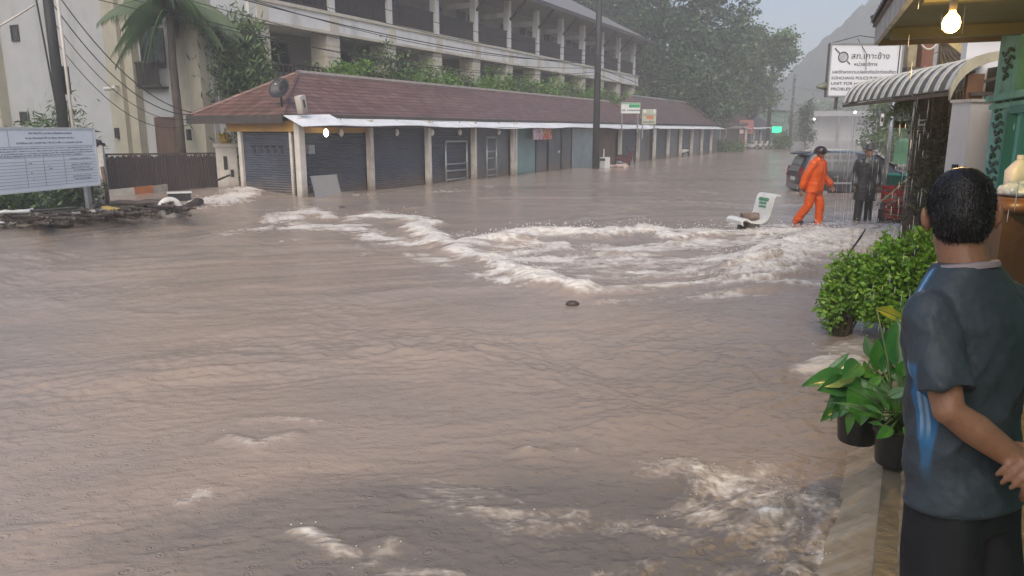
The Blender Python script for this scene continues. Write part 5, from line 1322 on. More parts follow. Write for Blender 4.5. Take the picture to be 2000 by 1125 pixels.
# ================================================================== black car stranded in the flood
def make_car():
    p = Vector((9.75, 25.9, -0.30))
    t = thing('hatchback_car', 'dark grey hatchback stranded in the flood behind the two waders', 'car', p, R(-4))
    M_PAINT = mat('dark_car_paint', (0.022, 0.021, 0.025), 0.28, 0.1, 2); M_PAINT.node_tree.nodes['Principled BSDF'].inputs['Coat Weight'].default_value = 0.6
    LB = [ # x, z_bottom, z_belt, z_roof(top), half width at bottom, belt, roof
        (0.00, .42, .86, .90, .70, .74, .70), (0.06, .34, .92, 1.18, .78, .80, .62), (0.25, .30, .95, 1.52, .82, .84, .60), (0.50, .28, .96, 1.62, .83, .86, .60),
        (1.1, .26, .96, 1.67, .84, .87, .61), (1.8, .26, .95, 1.66, .84, .87, .61), (2.4, .26, .94, 1.58, .84, .87, .59), (2.85, .27, .94, 1.36, .84, .86, .58),
        (3.25, .28, .95, 1.08, .83, .85, .60), (3.5, .30, .94, .99, .82, .84, .66), (4.0, .32, .84, .89, .76, .78, .62), (4.25, .38, .70, .76, .62, .64, .50), (4.32, .42, .6, .64, .5, .5, .4)]
    rings = []
    for x, zb, zs, zr, wb, ws, wr in LB:
        half = [(0, zb), (wb*.8, zb), (wb, zb+.10), (ws+.02, (zb+zs)/2+.05), (ws, zs), (ws*.5+wr*.5+.02, zs*.45+zr*.55), (wr, zr-.05), (wr*.8, zr-.01), (0, zr+.015)]
        ring = [(x, -a, b_) for a, b_ in half] + [(x, a, b_) for a, b_ in half[-2:0:-1]]
        rings.append(ring)
    q = MB(); q.loft(rings); b = q.build('body', M_PAINT, t, True, auto=35)
    def surf(x, f):   # point on the near side between belt and roof
        i = max(k for k in range(len(LB)-1) if LB[k][0] <= x); u = (x-LB[i][0])/(LB[i+1][0]-LB[i][0])
        r_ = [LB[i][j]*(1-u)+LB[i+1][j]*u for j in range(7)]
        a = (r_[5], r_[2]); m_ = (r_[5]*.5+r_[6]*.5+.02, r_[2]*.45+r_[3]*.55); c = (r_[6], r_[3]-.05)
        if f < .55: g = f/.55; return (a[0]*(1-g)+m_[0]*g, a[1]*(1-g)+m_[1]*g)
        g = (f-.55)/.45; return (m_[0]*(1-g)+c[0]*g, m_[1]*(1-g)+c[1]*g)
    for s_ in (-1, 1):
        for x0, x1, nm in ((0.42, 0.98, 'window'), (1.06, 1.78, 'window'), (1.86, 2.75, 'window')):
            q = MB(); n = 5; V = []
            for i in range(n+1):
                x = x0 + (x1-x0)*i/n
                for f in (.10, .5, .86):
                    w_, z = surf(x, f); V.append((x, s_*(w_+.006), z))
            Fq = []
            for i in range(n):
                for j in range(2): a = i*3+j; Fq.append((a, a+1, a+4, a+3))
            q.add(V, Fq); q.build(nm, M_DARKGLASS, t)
        for x in (1.02, 1.82):   # door seams and handles
            q = MB(); q.box((x+.06, s_*.895-.012, .82), (x+.2, s_*.895+.012, .845)); q.build('door_handle', M_CHROME, t)
        q = MB(); q.box((.5, s_*.895-.014, .60), (3.2, s_*.895+.014, .66)); q.build('side_moulding', M_METAL, t)
        q = MB(); q.ball((2.75, s_*.97, .98), (.09, .09, .07), 10, 6); q.build('wing_mirror', M_PAINT, t, True)
        q = MB(); q.obox((.035, s_*.66, .98), (.03, 0, .01), (0, .1, 0), (0.02, 0, .17)); q.build('tail_light', mat('red_lens', (0.22, 0.01, 0.01), .2, .1), t)
        q = MB(); q.obox((4.17, s_*.58, .68), (.08, 0, -.02), (0, .12, 0), (0, 0, .06)); q.build('headlight', M_SIGNW, t)
        for x in (.75, 3.45):
            q = MB(); torus(q, (x, s_*.76, .32), .23, .09); w_ = q.build('wheel', M_RUBBER, t, True)
            q = MB(); q.lathe([(0, -.06), (.17, -.05), (.2, 0), (.17, .05), (0, .06)], (0, 0, 0), 16); q.v = [(x+v[0], s_*.78+v[2], .32+v[1]) for v in q.v]; q.build('rim', M_METAL, w_)
    # rear and front glass
    q = MB(); q.add([(.02, -.56, .98), (.02, .56, .98), (.21, .52, 1.46), (.21, -.52, 1.46)], [(0, 1, 2, 3)]); q.v = [(x-.03, y, z+.01) for x, y, z in q.v]; q.build('rear_window', mat('pale_reflecting_glass', (.16, .17, .18), .1, .1), t)
    q = MB(); q.add([(2.55, -.54, 1.52), (2.55, .54, 1.52), (3.22, .60, 1.10), (3.22, -.60, 1.10)], [(0, 1, 2, 3)]); q.v = [(x+.02, y, z+.03) for x, y, z in q.v]; q.build('windscreen', M_DARKGLASS, t)
    q = MB(); q.obox((.18, 0, 1.60), (.16, 0, .03), (0, .56, 0), (0, 0, .02)); q.build('spoiler', M_BLACK, t)
    q = MB(); q.box((-.03, -.66, .40), (.05, .66, .56)); q.build('bumper', M_METAL, t)
    q = MB(); q.box((-.012, -.24, .68), (.02, .24, .80)); q.build('number_plate', M_SIGNW, t)
    for y in (-.52, .52):
        q = MB(); q.tube([(.5, y, 1.64), (.7, y, 1.70), (1.9, y, 1.70), (2.1, y, 1.64)], .018, 6); q.build('roof_rail', M_METAL, t)
make_car()
def simple_truck(label, loc, rz, m, name, back_h):
    t = thing(name, label, 'truck', loc, rz)
    q = MB(); sec = lambda x, w_, z0, z1: [(x, -w_, z0), (x, w_, z0), (x, w_*.85, z1), (x, -w_*.85, z1)]
    q.loft([sec(2.5, .7, .5, .85), sec(2.3, .85, .4, 1.0), sec(1.4, .88, .4, 1.1), sec(.9, .86, .4, 1.7), sec(-.3, .86, .4, 1.75), sec(-.4, .86, .4, 1.1)]); q.build('cab', m, t)
    q = MB(); q.box((-2.4, -.86, .45), (-.41, .86, 1.05)); q.build('bed', m, t)
    if back_h: q = MB(); q.box((-2.4, -.84, 1.06), (-.42, .84, back_h)); q.build('cover', m, t)
    q = MB(); q.obox((1.16, 0, 1.42), (.02, 0, .0), (0, .68, 0), (-.18, 0, .24)); q.v = [(x+.05, y, z) for x, y, z in q.v]; q.build('windscreen', M_DARKGLASS, t)
    for x in (-1.5, 1.6):
        for s_ in (-1, 1):
            q = MB(); torus(q, (x, s_*.78, .35), .25, .1, 14, 6); q.build('wheel', M_RUBBER, t, True)
    for s_ in (-1, 1): q = MB(); q.ball((2.45, s_*.55, .78), (.06, .13, .09), 8, 6); q.build('headlight', M_SIGNW, t)
c = P(1706, 285); simple_truck('white pickup far down the road above the black car roof', (c.x, c.y, -.1), R(-120), M_SIGNW, 'pickup_truck', 0)
c = P(1752, 322); simple_truck('green covered truck parked behind the black car bonnet', (21.6, 40.5, -.1), R(62), mat('truck_green', (0.03, 0.13, 0.06), .45, .25, 2), 'covered_truck', 1.6)

# ================================================================== bench
def make_bench():
    a = P(1436, 437, .22); t = thing('park_bench', 'white moulded concrete bench standing in the flood with a log on its seat', 'bench', (a.x, a.y, .06), R(12))
    # profile x (front to back), z
    prof = [(-.03, .17), (-.04, .24), (.02, .29), (.09, .29), (.18, .235), (.30, .215), (.42, .225), (.50, .27), (.545, .36), (.58, .52), (.615, .68), (.66, .745), (.74, .755), (.79, .735)]
    W = 0.62; th = .035
    V = []; n = len(prof)
    nrm = []
    for i in range(n):
        p0 = prof[max(0, i-1)]; p1 = prof[min(n-1, i+1)]; d = Vector((p1[0]-p0[0], p1[1]-p0[1])).normalized(); nrm.append((d.y, -d.x))
    for s_ in range(7):
        y = W*(0.5-s_/6)
        V.append([(x, y, z) for x, z in prof] + [(prof[i][0]+nrm[i][0]*th, y, prof[i][1]+nrm[i][1]*th) for i in range(n-1, -1, -1)])
    q = MB(); q.loft(V); q.build('seat', mat('white_concrete', (0.66, 0.67, 0.64), .45, .06, 3, stain=(.35, .34, .3), sscale=2.5, samt=.6), t, True, auto=40)
    for y in (-.2, .2):
        q = MB(); q.prism([(.12, y-.05, -.45), (.48, y-.05, -.45), (.40, y-.05, .19), (.2, y-.05, .19)], (0, .1, 0)); q.build('leg', M_CONC, t)
    MG = mat('green_lettering', (0.08, 0.26, 0.16), .5, .1)
    for z, w_, sz in ((.64, .34, .075), (.565, .26, .05), (.50, .22, .04)):
        i = 9.5; u = (z-.52)/(.16); x = .58 + .035*u - .006
        rs_ = random.Random(int(z*100)); y = w_/2 + .02; q = MB()
        while y > -w_/2:
            cw = rs_.uniform(.02, .035); q.obox((x, y-cw/2, z), (.003, 0, 0), (0, cw/2, 0), (.1*sz, 0, sz/2*rs_.uniform(.7, 1))); y -= cw+.012
        q.build('lettering', MG, t)
    o = Vector((a.x, a.y, .06))
    me_c = Matrix.Rotation(R(12), 4, 'Z') @ Vector((.30, -.02, .30))
    lg = thing('cut_log', 'short brown cut log resting on the white bench seat', 'log', o + me_c, R(5))
    rs_ = np.random.default_rng(4); q = MB(); n = 14; rings = []
    for i in range(9):
        x = -.17+.34*i/8; rr_ = .075*(1+.1*math.sin(i*1.3))
        rings.append([(x + (.02*math.sin(5*b_) if i in (0, 8) else 0), math.cos(b_)*rr_*(1+.12*math.sin(3*b_+i*.4)), math.sin(b_)*rr_*(1+.12*math.sin(3*b_+i*.4))) for b_ in [2*math.pi*j/n for j in range(n)]])
    q.loft(rings); q.build('bark', mat('log_bark', (.10, .065, .05), .7, .5, 9, .02, 30, col2=(.24, .18, .15)), lg, True, auto=50)
    q = MB(); q.lathe([(0, 0), (.066, .0)], (0, 0, 0), 12); q.v = [(.173, v[0], v[1]) for v in q.v]; q.build('cut_face', mat('cut_wood', (.05, .035, .03), .7, .3, 8), lg)
make_bench()

# ================================================================== the two waders
M_SKIN = mat('brown_skin', (0.33, 0.165, 0.095), 0.45, 0.10, 6, 0.001, 90)
M_ORANGE = mat('orange_rainsuit', (0.80, 0.115, 0.008), 0.38, 0.12, 7, 0.01, 10, bstretch=(1, 1, .6))
M_HAIR = mat('black_hair', (0.010, 0.009, 0.009), 0.42, 0.2, 40, 0.004, 160)
def chain(q, pts, rs_, n=12):
    """rounded limb: a tapered tube with ball ends (merged later)"""
    q.tube(pts, rs_, n)
    for p_, r_ in zip(pts, rs_): q.ball(tuple(p_), r_*.99, n, 8)
def oval(cx, cy, z, rx, ry, n=28, e=2.3, tilt=0.0, yz=0.0):
    out = []
    for k in range(n):
        a = 2*math.pi*k/n; c_, s_ = math.cos(a), math.sin(a)
        x = rx*math.copysign(abs(c_)**(2/e), c_); y = ry*math.copysign(abs(s_)**(2/e), s_)
        out.append((cx+x, cy+y, z + tilt*x + yz*y))
    return out
def hand(q, wrist, dirv, palmn, size=1.0, curl=0.5, thumb_side=1):
    """palm and five separate fingers; dirv along the hand, palmn the palm's facing"""
    w_ = Vector(wrist); d = Vector(dirv).normalized(); nrm = Vector(palmn); nrm = (nrm - d*nrm.dot(d)).normalized(); sdv = d.cross(nrm)*thumb_side
    s = size
    for u in (0, .35, .7, 1.0):
        for v in (-1, -.33, .33, 1):
            q.ball(tuple(w_ + d*(.012+.070*u)*s + sdv*v*(.020+.012*u)*s), (.0125*s), 8, 6)
    lens = (.068, .078, .073, .058)
    for i, L_ in enumerate(lens):
        v = (1 - i*2/3)
        b0 = w_ + d*.085*s + sdv*v*.031*s
        pts = [b0]; dd = d.copy(); ax = sdv*thumb_side
        for j, fr in enumerate((.45, .32, .23)):
            ang = curl*(.55 + .35*j + .05*i)
            dd = (dd*math.cos(ang) + nrm*math.sin(ang)).normalized()
            nrm2 = nrm
            pts.append(pts[-1] + dd*L_*fr*s)
        chain(q, pts, [.0092*s, .0088*s, .008*s, .0068*s], 8)
    b0 = w_ + d*.028*s + sdv*.030*s
    t1 = b0 + (sdv*.8 + d*.6 + nrm*.25).normalized()*.036*s; t2 = t1 + (d*.85 + sdv*.25 + nrm*.45).normalized()*.030*s; t3 = t2 + (d*.8 + nrm*.6).normalized()*.022*s
    chain(q, [b0, t1, t2, t3], [.0125*s, .0105*s, .0095*s, .0075*s], 8)
def head_shape(q, c, s=1.0, n=20):
    """skull, jaw, nose, ears, facing +Y"""
    x, y, z = c
    q.ball((x, y-.012*s, z+.028*s), (.076*s, .094*s, .092*s), n, 14)
    q.ball((x, y+.020*s, z-.045*s), (.060*s, .068*s, .072*s), n, 12)
    q.ball((x, y+.045*s, z-.085*s), (.036*s, .034*s, .030*s), 12, 8)
    q.ball((x, y+.092*s, z-.018*s), (.014*s, .022*s, .026*s), 10, 8)     # nose
    q.ball((x, y+.083*s, z-.058*s), (.024*s, .010*s, .007*s), 10, 6); q.ball((x, y+.082*s, z-.067*s), (.021*s, .010*s, .008*s), 10, 6)   # lips
    q.ball((x, y+.078*s, z+.018*s), (.050*s, .016*s, .010*s), 12, 6)    # brow
    for sg in (-1, 1):
        q.ball((x+sg*.05*s, y+.03*s, z-.025*s), (.022*s, .03*s, .03*s), 10, 8)
        q.ball((x+sg*.083*s, y-.004*s, z-.016*s), (.012*s, .020*s, .033*s), 12, 10)
        q.ball((x+sg*.093*s, y-.017*s, z-.006*s), (.009*s, .010*s, .030*s), 10, 8)
def eyes(parent, c, s=1.0):
    for sg in (-1, 1):
        q = MB(); q.ball((c[0]+sg*.031*s, c[1]+.078*s, c[2]+.002*s), (.013*s, .009*s, .008*s), 10, 8); e = q.build('eye', mat('eye_white', (.6, .58, .55), .2, .02), parent, True)
        q = MB(); q.ball((c[0]+sg*.031*s, c[1]+.084*s, c[2]+.002*s), (.006*s, .004*s, .006*s), 8, 6); q.build('iris', M_BLACK, e, True)

def orange_man():
    o = P(1585, 441); t = thing('person', 'wader in bright orange rain suit and dark helmet walking beside the bench', 'person', (o.x, o.y, 0), R(-140))
    # local: facing +Y (to the right and slightly toward the camera after rotation); left = -X
    J = dict(hipL=(-.09, 0, .86), kneeL=(-.10, .10, .46), ankL=(-.10, .10, .04), hipR=(.09, 0, .86), kneeR=(.10, -.06, .46), ankR=(.11, -.30, .08))
    q = MB()
    q.loft([oval(0, 0, .84, .15, .11), oval(0, .0, 1.0, .15, .11), oval(0, .02, 1.2, .17, .11), oval(0, .03, 1.36, .17, .09), oval(0, .03, 1.42, .08, .06), oval(0, .04, 1.48, .055, .055)])
    for s_ in 'LR': chain(q, [J['hip'+s_], J['knee'+s_], J['ank'+s_]], [.085, .06, .045])
    chain(q, [(-.19, .03, 1.34), (-.27, .03, 1.08), (-.31, .20, .88)], [.055, .042, .030]); chain(q, [(.19, .03, 1.34), (.25, -.10, 1.08), (.24, -.16, .80)], [.055, .042, .030])
    hand(q, (-.31, .205, .875), (-.1, .4, -.7), (.8, .3, 0), 1.0, .5, 1); hand(q, (.24, -.165, .79), (0, -.1, -1), (-1, 0.1, 0), 1.0, .55, -1)
    head_shape(q, (0, .07, 1.575)); chain(q, [(0, .03, 1.40), (0, .055, 1.52)], [.06, .056])
    me = remesh(q, .009, 3); meshobj('body', me, M_SKIN, t); eyes(t, (0, .07, 1.575))
    # jacket
    q = MB()
    q.loft([oval(0, -.01, .74, .205, .165), oval(0, 0, .86, .195, .16), oval(0, .01, 1.02, .195, .155), oval(0, .02, 1.2, .215, .16), oval(0, .03, 1.34, .21, .13), oval(0, .03, 1.41, .13, .10), oval(0, .04, 1.47, .085, .085), oval(0, .04, 1.50, .08, .08)])
    chain(q, [(-.18, .03, 1.35), (-.265, .03, 1.08), (-.305, .175, .925)], [.095, .082, .072]); chain(q, [(.18, .03, 1.35), (.25, -.09, 1.08), (.24, -.15, .87)], [.095, .082, .072])
    me = remesh(q, .014, 5); a = co(me); nn = normals(me)
    d = 0.016*perlin3(a*[9, 9, 7]) + 0.012*(0.4-np.abs(perlin3(a*[14, 14, 6]+5)))*1.6 + .010*perlin3(a*[6, 6, 22]); setco(me, a + nn*d[:, None])
    meshobj('rain_jacket', me, M_ORANGE, t)
    q = MB()
    q.loft([oval(0, 0, .70, .16, .13), oval(0, 0, .84, .18, .14), oval(0, 0, .95, .17, .13)])
    for s_ in 'LR':
        a_ = [Vector(J['hip'+s_]) - Vector((0, 0, .04)), Vector(J['knee'+s_]), Vector(J['ank'+s_]) + Vector((0, 0, .02))]; chain(q, a_, [.115, .098, .088])
    me = remesh(q, .014, 5); a = co(me); nn = normals(me)
    d = 0.014*perlin3(a*[9, 9, 8]+3) + 0.014*perlin3(a*[5, 5, 19]); setco(me, a + nn*d[:, None]); meshobj('rain_trousers', me, M_ORANGE, t)
    for s_, off in (('L', (0, .05, -.02)), ('R', (0, .04, .0))):
        c = Vector(J['ank'+s_]) + Vector(off); q = MB(); q.ball(tuple(c), (.05, .13, .045), 12, 8); q.build('boot', M_BLACK, t, True)
    # helmet
    M_HELM = mat('dark_maroon_helmet', (.03, .012, .014), .18, .1); q = MB(); n = 22; rings = []
    for i in range(10):
        a_ = -.30 + (math.pi/2+.30)*i/9; ca = max(.02, math.cos(a_)); rings.append([(0+.118*ca*math.cos(2*math.pi*j/n), .06+.140*ca*math.sin(2*math.pi*j/n), 1.605+.125*math.sin(a_)) for j in range(n)])
    q.loft(rings); h = q.build('helmet', M_HELM, t, True, auto=50)
    q = MB(); q.add([(-.1, .15, 1.64), (.1, .15, 1.64), (.08, .245, 1.615), (-.08, .245, 1.615), (-.1, .15, 1.625), (.1, .15, 1.625), (.08, .245, 1.605), (-.08, .245, 1.605)], [(0, 1, 2, 3), (7, 6, 5, 4), (2, 6, 7, 3), (1, 5, 6, 2), (0, 3, 7, 4)]); q.build('peak', M_BLACK, h)
    q = MB()
    for sg in (-1, 1): q.tube([(sg*.11, .06, 1.57), (sg*.075, .09, 1.49), (0, .12, 1.465)], .008, 6)
    q.build('chin_strap', M_BLACK, h)
    q = MB(); q.obox((-.098, -.02, 1.66), (.012, -.0, .03), (0, .05, .01), (.01, .0, .004)); q.build('helmet_decal', M_SIGNW, h)
    q = MB(); q.box((-.006, .178, .80), (.006, .20, 1.40)); q.build('zip_flap', M_ORANGE, t)
orange_man()
def dark_man():
    o = P(1684, 432); t = thing('person', 'wader in long black raincoat and flat hat behind the dripping water', 'person', (o.x, o.y, 0), R(165))
    q = MB()
    q.loft([oval(0, 0, .84, .15, .11), oval(0, 0, 1.1, .16, .11), oval(0, .01, 1.34, .17, .09), oval(0, .01, 1.42, .07, .06), oval(0, .02, 1.48, .055, .055)])
    for s_ in (-1, 1):
        chain(q, [(s_*.09, 0, .86), (s_*.11, .03 if s_ > 0 else -.05, .46), (s_*.13, .05 if s_ > 0 else -.14, -.1)], [.085, .06, .045])
        chain(q, [(s_*.19, 0, 1.34), (s_*.25, -.04, 1.06), (s_*.24, .06, .82)], [.055, .042, .03]); hand(q, (s_*.24, .065, .81), (0, .15, -1), (-s_, 0, 0), 1.0, .5, s_)
    head_shape(q, (0, .04, 1.575)); chain(q, [(0, .01, 1.40), (0, .03, 1.52)], [.06, .056])
    me = remesh(q, .010, 3); meshobj('body', me, M_SKIN, t); eyes(t, (0, .04, 1.575))
    M_COAT = mat('black_raincoat', (.040, .042, .046), .28, .3, 5, .012, 9)
    q = MB()
    q.loft([oval(0, -.02, .48, .25, .19), oval(0, -.01, .7, .235, .18), oval(0, 0, 1.0, .20, .155), oval(0, .01, 1.2, .21, .15), oval(0, .01, 1.34, .21, .125), oval(0, .01, 1.41, .13, .10), oval(0, .01, 1.47, .09, .085)])
    for s_ in (-1, 1): chain(q, [(s_*.18, 0, 1.35), (s_*.25, -.03, 1.06), (s_*.245, .04, .86)], [.09, .08, .075])
    me = remesh(q, .015, 5); a = co(me); nn = normals(me); setco(me, a + nn*(0.02*perlin3(a*[10, 10, 3]) + .012*perlin3(a*[6, 6, 12]))[:, None]); meshobj('raincoat', me, M_COAT, t)
    q = MB()
    for s_ in (-1, 1): chain(q, [(s_*.09, 0, .8), (s_*.11, .03 if s_ > 0 else -.05, .46), (s_*.13, .05 if s_ > 0 else -.14, -.1)], [.11, .095, .085])
    me = remesh(q, .015, 3); meshobj('trousers', me, M_COAT, t)
    q = MB(); q.lathe([(.09, .03), (.145, .0), (.15, .012), (.10, .04), (.092, .09), (.06, .115), (0, .12)], (0, .03, 1.63), 20); q.build('hat', mat('dark_hat', (.05, .045, .045), .5, .2), t, True)
    q = MB(); q.obox((0, .125, 1.30), (.035, 0, 0), (0, .006, 0), (0, -.01, .06)); q.build('shirt_front', mat('pale_shirt', (.35, .27, .24), .6, .1), t)
dark_man()

# ================================================================== right side: near shop with the lit bulb
M_GREENW = mat('green_painted_wall', (0.18, 0.48, 0.38), 0.5, 0.2, 3, 0.012, 9, stain=(0.08, 0.24, 0.15), sscale=3.5, samt=0.9)
M_TEAL = mat('teal_paint', (0.22, 0.70, 0.62), 0.45, 0.12, 2, stain=(0.05, 0.25, 0.22))
M_SOFFIT = mat('old_soffit_boards', (0.13, 0.12, 0.055), 0.6, 0.2, 3, stain=(0.07, 0.06, 0.035), stretch=(6, .6, 1))
M_TILE = mat('dark_clay_tile', (0.085, 0.065, 0.062), 0.45, 0.35, 7, 0.004, 30)
M_FASC = mat('weathered_fascia', (0.52, 0.50, 0.46), 0.6, 0.2, 4, stain=(0.08, 0.065, 0.05), sscale=5, samt=0.9)
BD = Vector((0.366, 0.930, 0)).normalized(); BN = Vector((0.930, -0.366, 0)).normalized(); BA = math.atan2(BD.y, BD.x)
def near_shop():
    o = Vector((3.907, 8.304, 0)); h = thing('corner_shop', 'near shop at the right edge with green carved wall and tiled eave', 'shop', o, BA)
    # local x along the eave away from the camera, local y to the left (street side)
    q = MB(); q.box((-13, -6.5, 3.0), (0, -0.02, 3.04)); q.build('soffit', M_SOFFIT, h)
    q = MB()
    for i in range(6): q.box((-12+i*2.2, -6.4, 2.90), (-11.88+i*2.2, -0.06, 2.998))
    q.build('ceiling_joist', M_SOFFIT, h)
    q = MB(); q.box((-13, -0.018, 2.95), (0.03, 0.02, 3.13)); q.build('fascia', M_FASC, h)
    q = MB(); q.box((0.002, -6.5, 2.94), (0.03, -0.02, 3.13)); q.build('fascia', mat('brown_fascia', (0.13, 0.085, 0.05), .6, .2, 3), h)
    # tiled roof: sheets of rounded tiles rising to the right
    q = MB(); n = 62; V = []; Fq = []
    ys = [0.07, 0.069, -0.25, -0.251, -0.6, -0.601, -1.0, -6.5]; zs = [3.15, 3.19, 3.32, 3.36, 3.49, 3.53, 3.68, 5.9]
    m_ = n*6
    for i in range(m_+1):
        x = 0.08 - 13.1*i/m_; w_ = 0.035*abs(math.sin(math.pi*i/6))
        for y, z in zip(ys, zs): V.append((x, y, z+w_))
    for i in range(m_):
        for j in range(len(ys)-1): a = i*len(ys)+j; Fq.append((a, a+1, a+1+len(ys), a+len(ys)))
    q.add(V, Fq); q.box((-13, -0.015, 3.132), (0.03, 0.05, 3.15)); r = q.build('roof', M_TILE, h, True)
    q = MB(); q.tube([(0.05, 0.05, 3.19), (0.05, -1.0, 3.72), (0.05, -6.5, 5.95)], .07, 8); q.build('ridge_cap', M_TILE, r, True)
    q = MB(); q.ball((-0.05, -0.7, 3.36), (.10, .16, .10), 10, 6); q.build('verge_tile', mat('red_clay', (.22, .07, .03), .5, .3, 8), r, True)
    # green wall, carved pilaster, teal door
    q = MB(); q.box((-9, -1.40, 0.1), (-0.98, -1.2, 3.0)); q.build('wall', M_GREENW, h)
    q = MB(); q.box((-0.975, -1.42, 0.1), (-0.15, -1.12, 2.995)); q.build('pilaster', M_GREENW, h)
    q = MB(); rs_ = random.Random(6)
    for i in range(26):
        z = 0.9 + i*0.075; w_ = rs_.uniform(.08, .26); y0 = -1.115; x0 = -.57 + rs_.uniform(-.12, .12)
        if 2.35 < z < 2.5: continue
        q.tube([(x0-w_, y0, z), (x0-w_*.4, y0+.012, z+.03), (x0+w_*.4, y0+.012, z-.02), (x0+w_, y0, z+.02)], .014, 6)
    q.build('carving', mat('dark_green_carving', (.03, .10, .07), .5, .4, 12), h, True)
    q = MB(); q.obox((-1.3, -1.1, 2.36), (1.1, 0, .0), (0, .06, 0), (0, 0, .03)); q.obox((-1.3, -1.13, 2.28), (1.1, 0, .0), (0, .05, 0), (0, 0, .025)); q.build('cornice', M_GREENW, h)
    q = MB(); q.box((-3.2, -1.198, 0.28), (-1.0, -1.14, 2.2)); d = q.build('door', M_TEAL, h)
    q = MB(); q.box((-1.12, -1.138, 0.28), (-1.04, -1.06, 2.22)); q.box((-3.2, -1.138, 2.2), (-1.121, -1.07, 2.27)); q.box((-1.55, -1.138, .28), (-1.47, -1.09, 2.199)); q.build('frame', mat('dark_teal', (.04, .24, .22), .45, .15, 3), d)
    q = MB(); q.box((-1.0, -1.119, .9), (-.7, -1.06, 1.25)); q.build('vent_grille', M_BLACK, h)
    return h
near_shop()
def bulb():
    c = PY(1858, 45, 4.6); t = thing('hanging_bulb', 'lit warm bulb hanging on a cord under the near shop eave', 'light bulb', (c.x, c.y, c.z))
    q = MB(); q.lathe([(0.0, -.055), (.025, -.05), (.045, -.03), (.05, 0), (.042, .03), (.022, .055), (.016, .07)], (0, 0, 0), 20)
    q.build('bulb', mat('lit_bulb', (1, .8, .5), .3, .01, emit=(1.0, 0.50, 0.12), estr=9), t, True)
    q = MB(); q.lathe([(.0, .07), (.02, .07), (.022, .13), (.012, .15), (.0, .152)], (0, 0, 0), 14); q.build('socket', M_POST, t, True)
    q = MB(); q.tube([(0, 0, .15), (0.005, 0, .24), (-.004, 0, 3.0-c.z)], .006, 6); q.build('cord', M_POST, t, True)
    l = bpy.data.lights.new('bulb_light', 'POINT'); l.energy = 40; l.color = (1.0, .62, .24); l.shadow_soft_size = .05
    lo = bpy.data.objects.new('bulb_light', l); COL.objects.link(lo); lo.parent = t; lo.location = (0, 0, -.11)
bulb()

# ------------------------------------------------------------------ next house with the ribbed awning
AF = Vector((6.59, 15.2, 0)); AN_ = Vector((5.79, 10.12, 0)); AD = (AF-AN_); AL = AD.length; AA = math.atan2(AD.y, AD.x)
M_AWN = mat('grimy_awning_sheet', (0.085, 0.08, 0.075), .45, .25, 6, stain=(.07, .055, .04), sscale=6)
M_AWNR = mat('white_awning_rib', (0.60, 0.60, 0.56), .4, .08, 4, stain=(.28, .26, .20), sscale=7, samt=.7)
def awning_house():
    h = thing('awning_house', 'next house with curved ribbed awning and a white corner column', 'house', AN_, AA)
    # local x away from camera, local y left (street); the house is on -y
    prof = [(0, 2.58), (-.03, 2.68), (-.08, 2.79), (-.16, 2.89), (-.27, 2.965), (-.42, 3.01), (-.75, 3.06), (-1.5, 3.14)]
    q = MB(); V = []; n = len(prof)
    for x in (0.0, AL):
        V.append([(x, y, z) for y, z in prof] + [(x, y, z-.012) for y, z in prof[::-1]])
    q.loft(V); a = q.build('awning', M_AWN, h)
    q = MB(); k = 14
    for i in range(k):
        x0 = AL*i/(k-.5); x1 = x0 + AL/(k)*.36
        q.loft([[(x, y + (.012 if j < 5 else 0), z+.014) for j, (y, z) in enumerate(prof)] + [(x, y-.002, z+.002) for y, z in prof[::-1]] for x in (x0, x1)])
    q.build('rib', M_AWNR, a)
    q = MB(); q.loft([[(x, y+.01, z+.03) for y, z in prof] + [(x, y, z-.14+.1*min(1, -y)) for y, z in prof[::-1]] for x in (-.06, -.005)]); q.build('end_panel', mat('cream_end_panel', (.42, .40, .30), .5, .15, 4, stain=(.22, .2, .1)), a)
    q = MB(); q.bar((0, -.03, 2.53), (AL, -.03, 2.53), .05); q.build('front_rail', mat('rusty_rail', (.10, .07, .05), .6, .3, 5), a)
    for z in (2.40, 2.52):
        q = MB(); q.bar((-.02, -.25, z), (-.02, -1.4, z+.02), .045); q.build('end_rail', M_FASCIA, a)
    for x in (.1, 2.5, 5.0):
        q = MB(); q.bar((x, -.1, 2.56), (x, -1.3, 2.98), .04); q.build('rafter', M_FASCIA, a)
    q = MB(); q.box((0.02, -.42, 2.46), (.10, -.22, 2.78)); q.build('bracket', mat('brown_bracket', (.13, .06, .03), .6, .3, 5), a)
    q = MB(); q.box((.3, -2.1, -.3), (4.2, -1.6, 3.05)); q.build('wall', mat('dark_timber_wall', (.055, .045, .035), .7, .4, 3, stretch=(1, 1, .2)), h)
    return h
awning_house()
p0 = PY(1872, 300, 9.6); p1 = PY(1924, 300, 9.6)
t = thing('white_column', 'plain white column below the near end of the ribbed awning', 'column', ((p0.x+p1.x)/2+.04, 9.75, 0), R(8))
q = MB(); q.box((-.15, -.14, -.2), (.15, .2, 2.40)); q.build('shaft', mat('white_column_paint', (.62, .61, .60), .6, .05, 2, stain=(.4, .38, .34), samt=.5), t)
q = MB(); q.box((-.17, -.16, 2.402), (.17, .22, 2.44)); q.build('cap', M_POST, t); q = MB(); q.box((-.17, -.05, 1.55), (-.153, .05, 1.62)); q.build('bolt', M_BLACK, t)
t = thing('door_post', 'dark brown door post right beside the white column', 'post', (6.10, 9.45, 0), R(8)); q = MB(); q.box((-.06, -.05, -.2), (.06, .08, 2.36)); q.build('shaft', mat('brown_post', (.06, .028, .022), .5, .3, 5), t); q = MB(); q.box((-.075, -.06, 2.362), (.075, .09, 2.41)); q.build('cap', M_DARKWOOD, t)
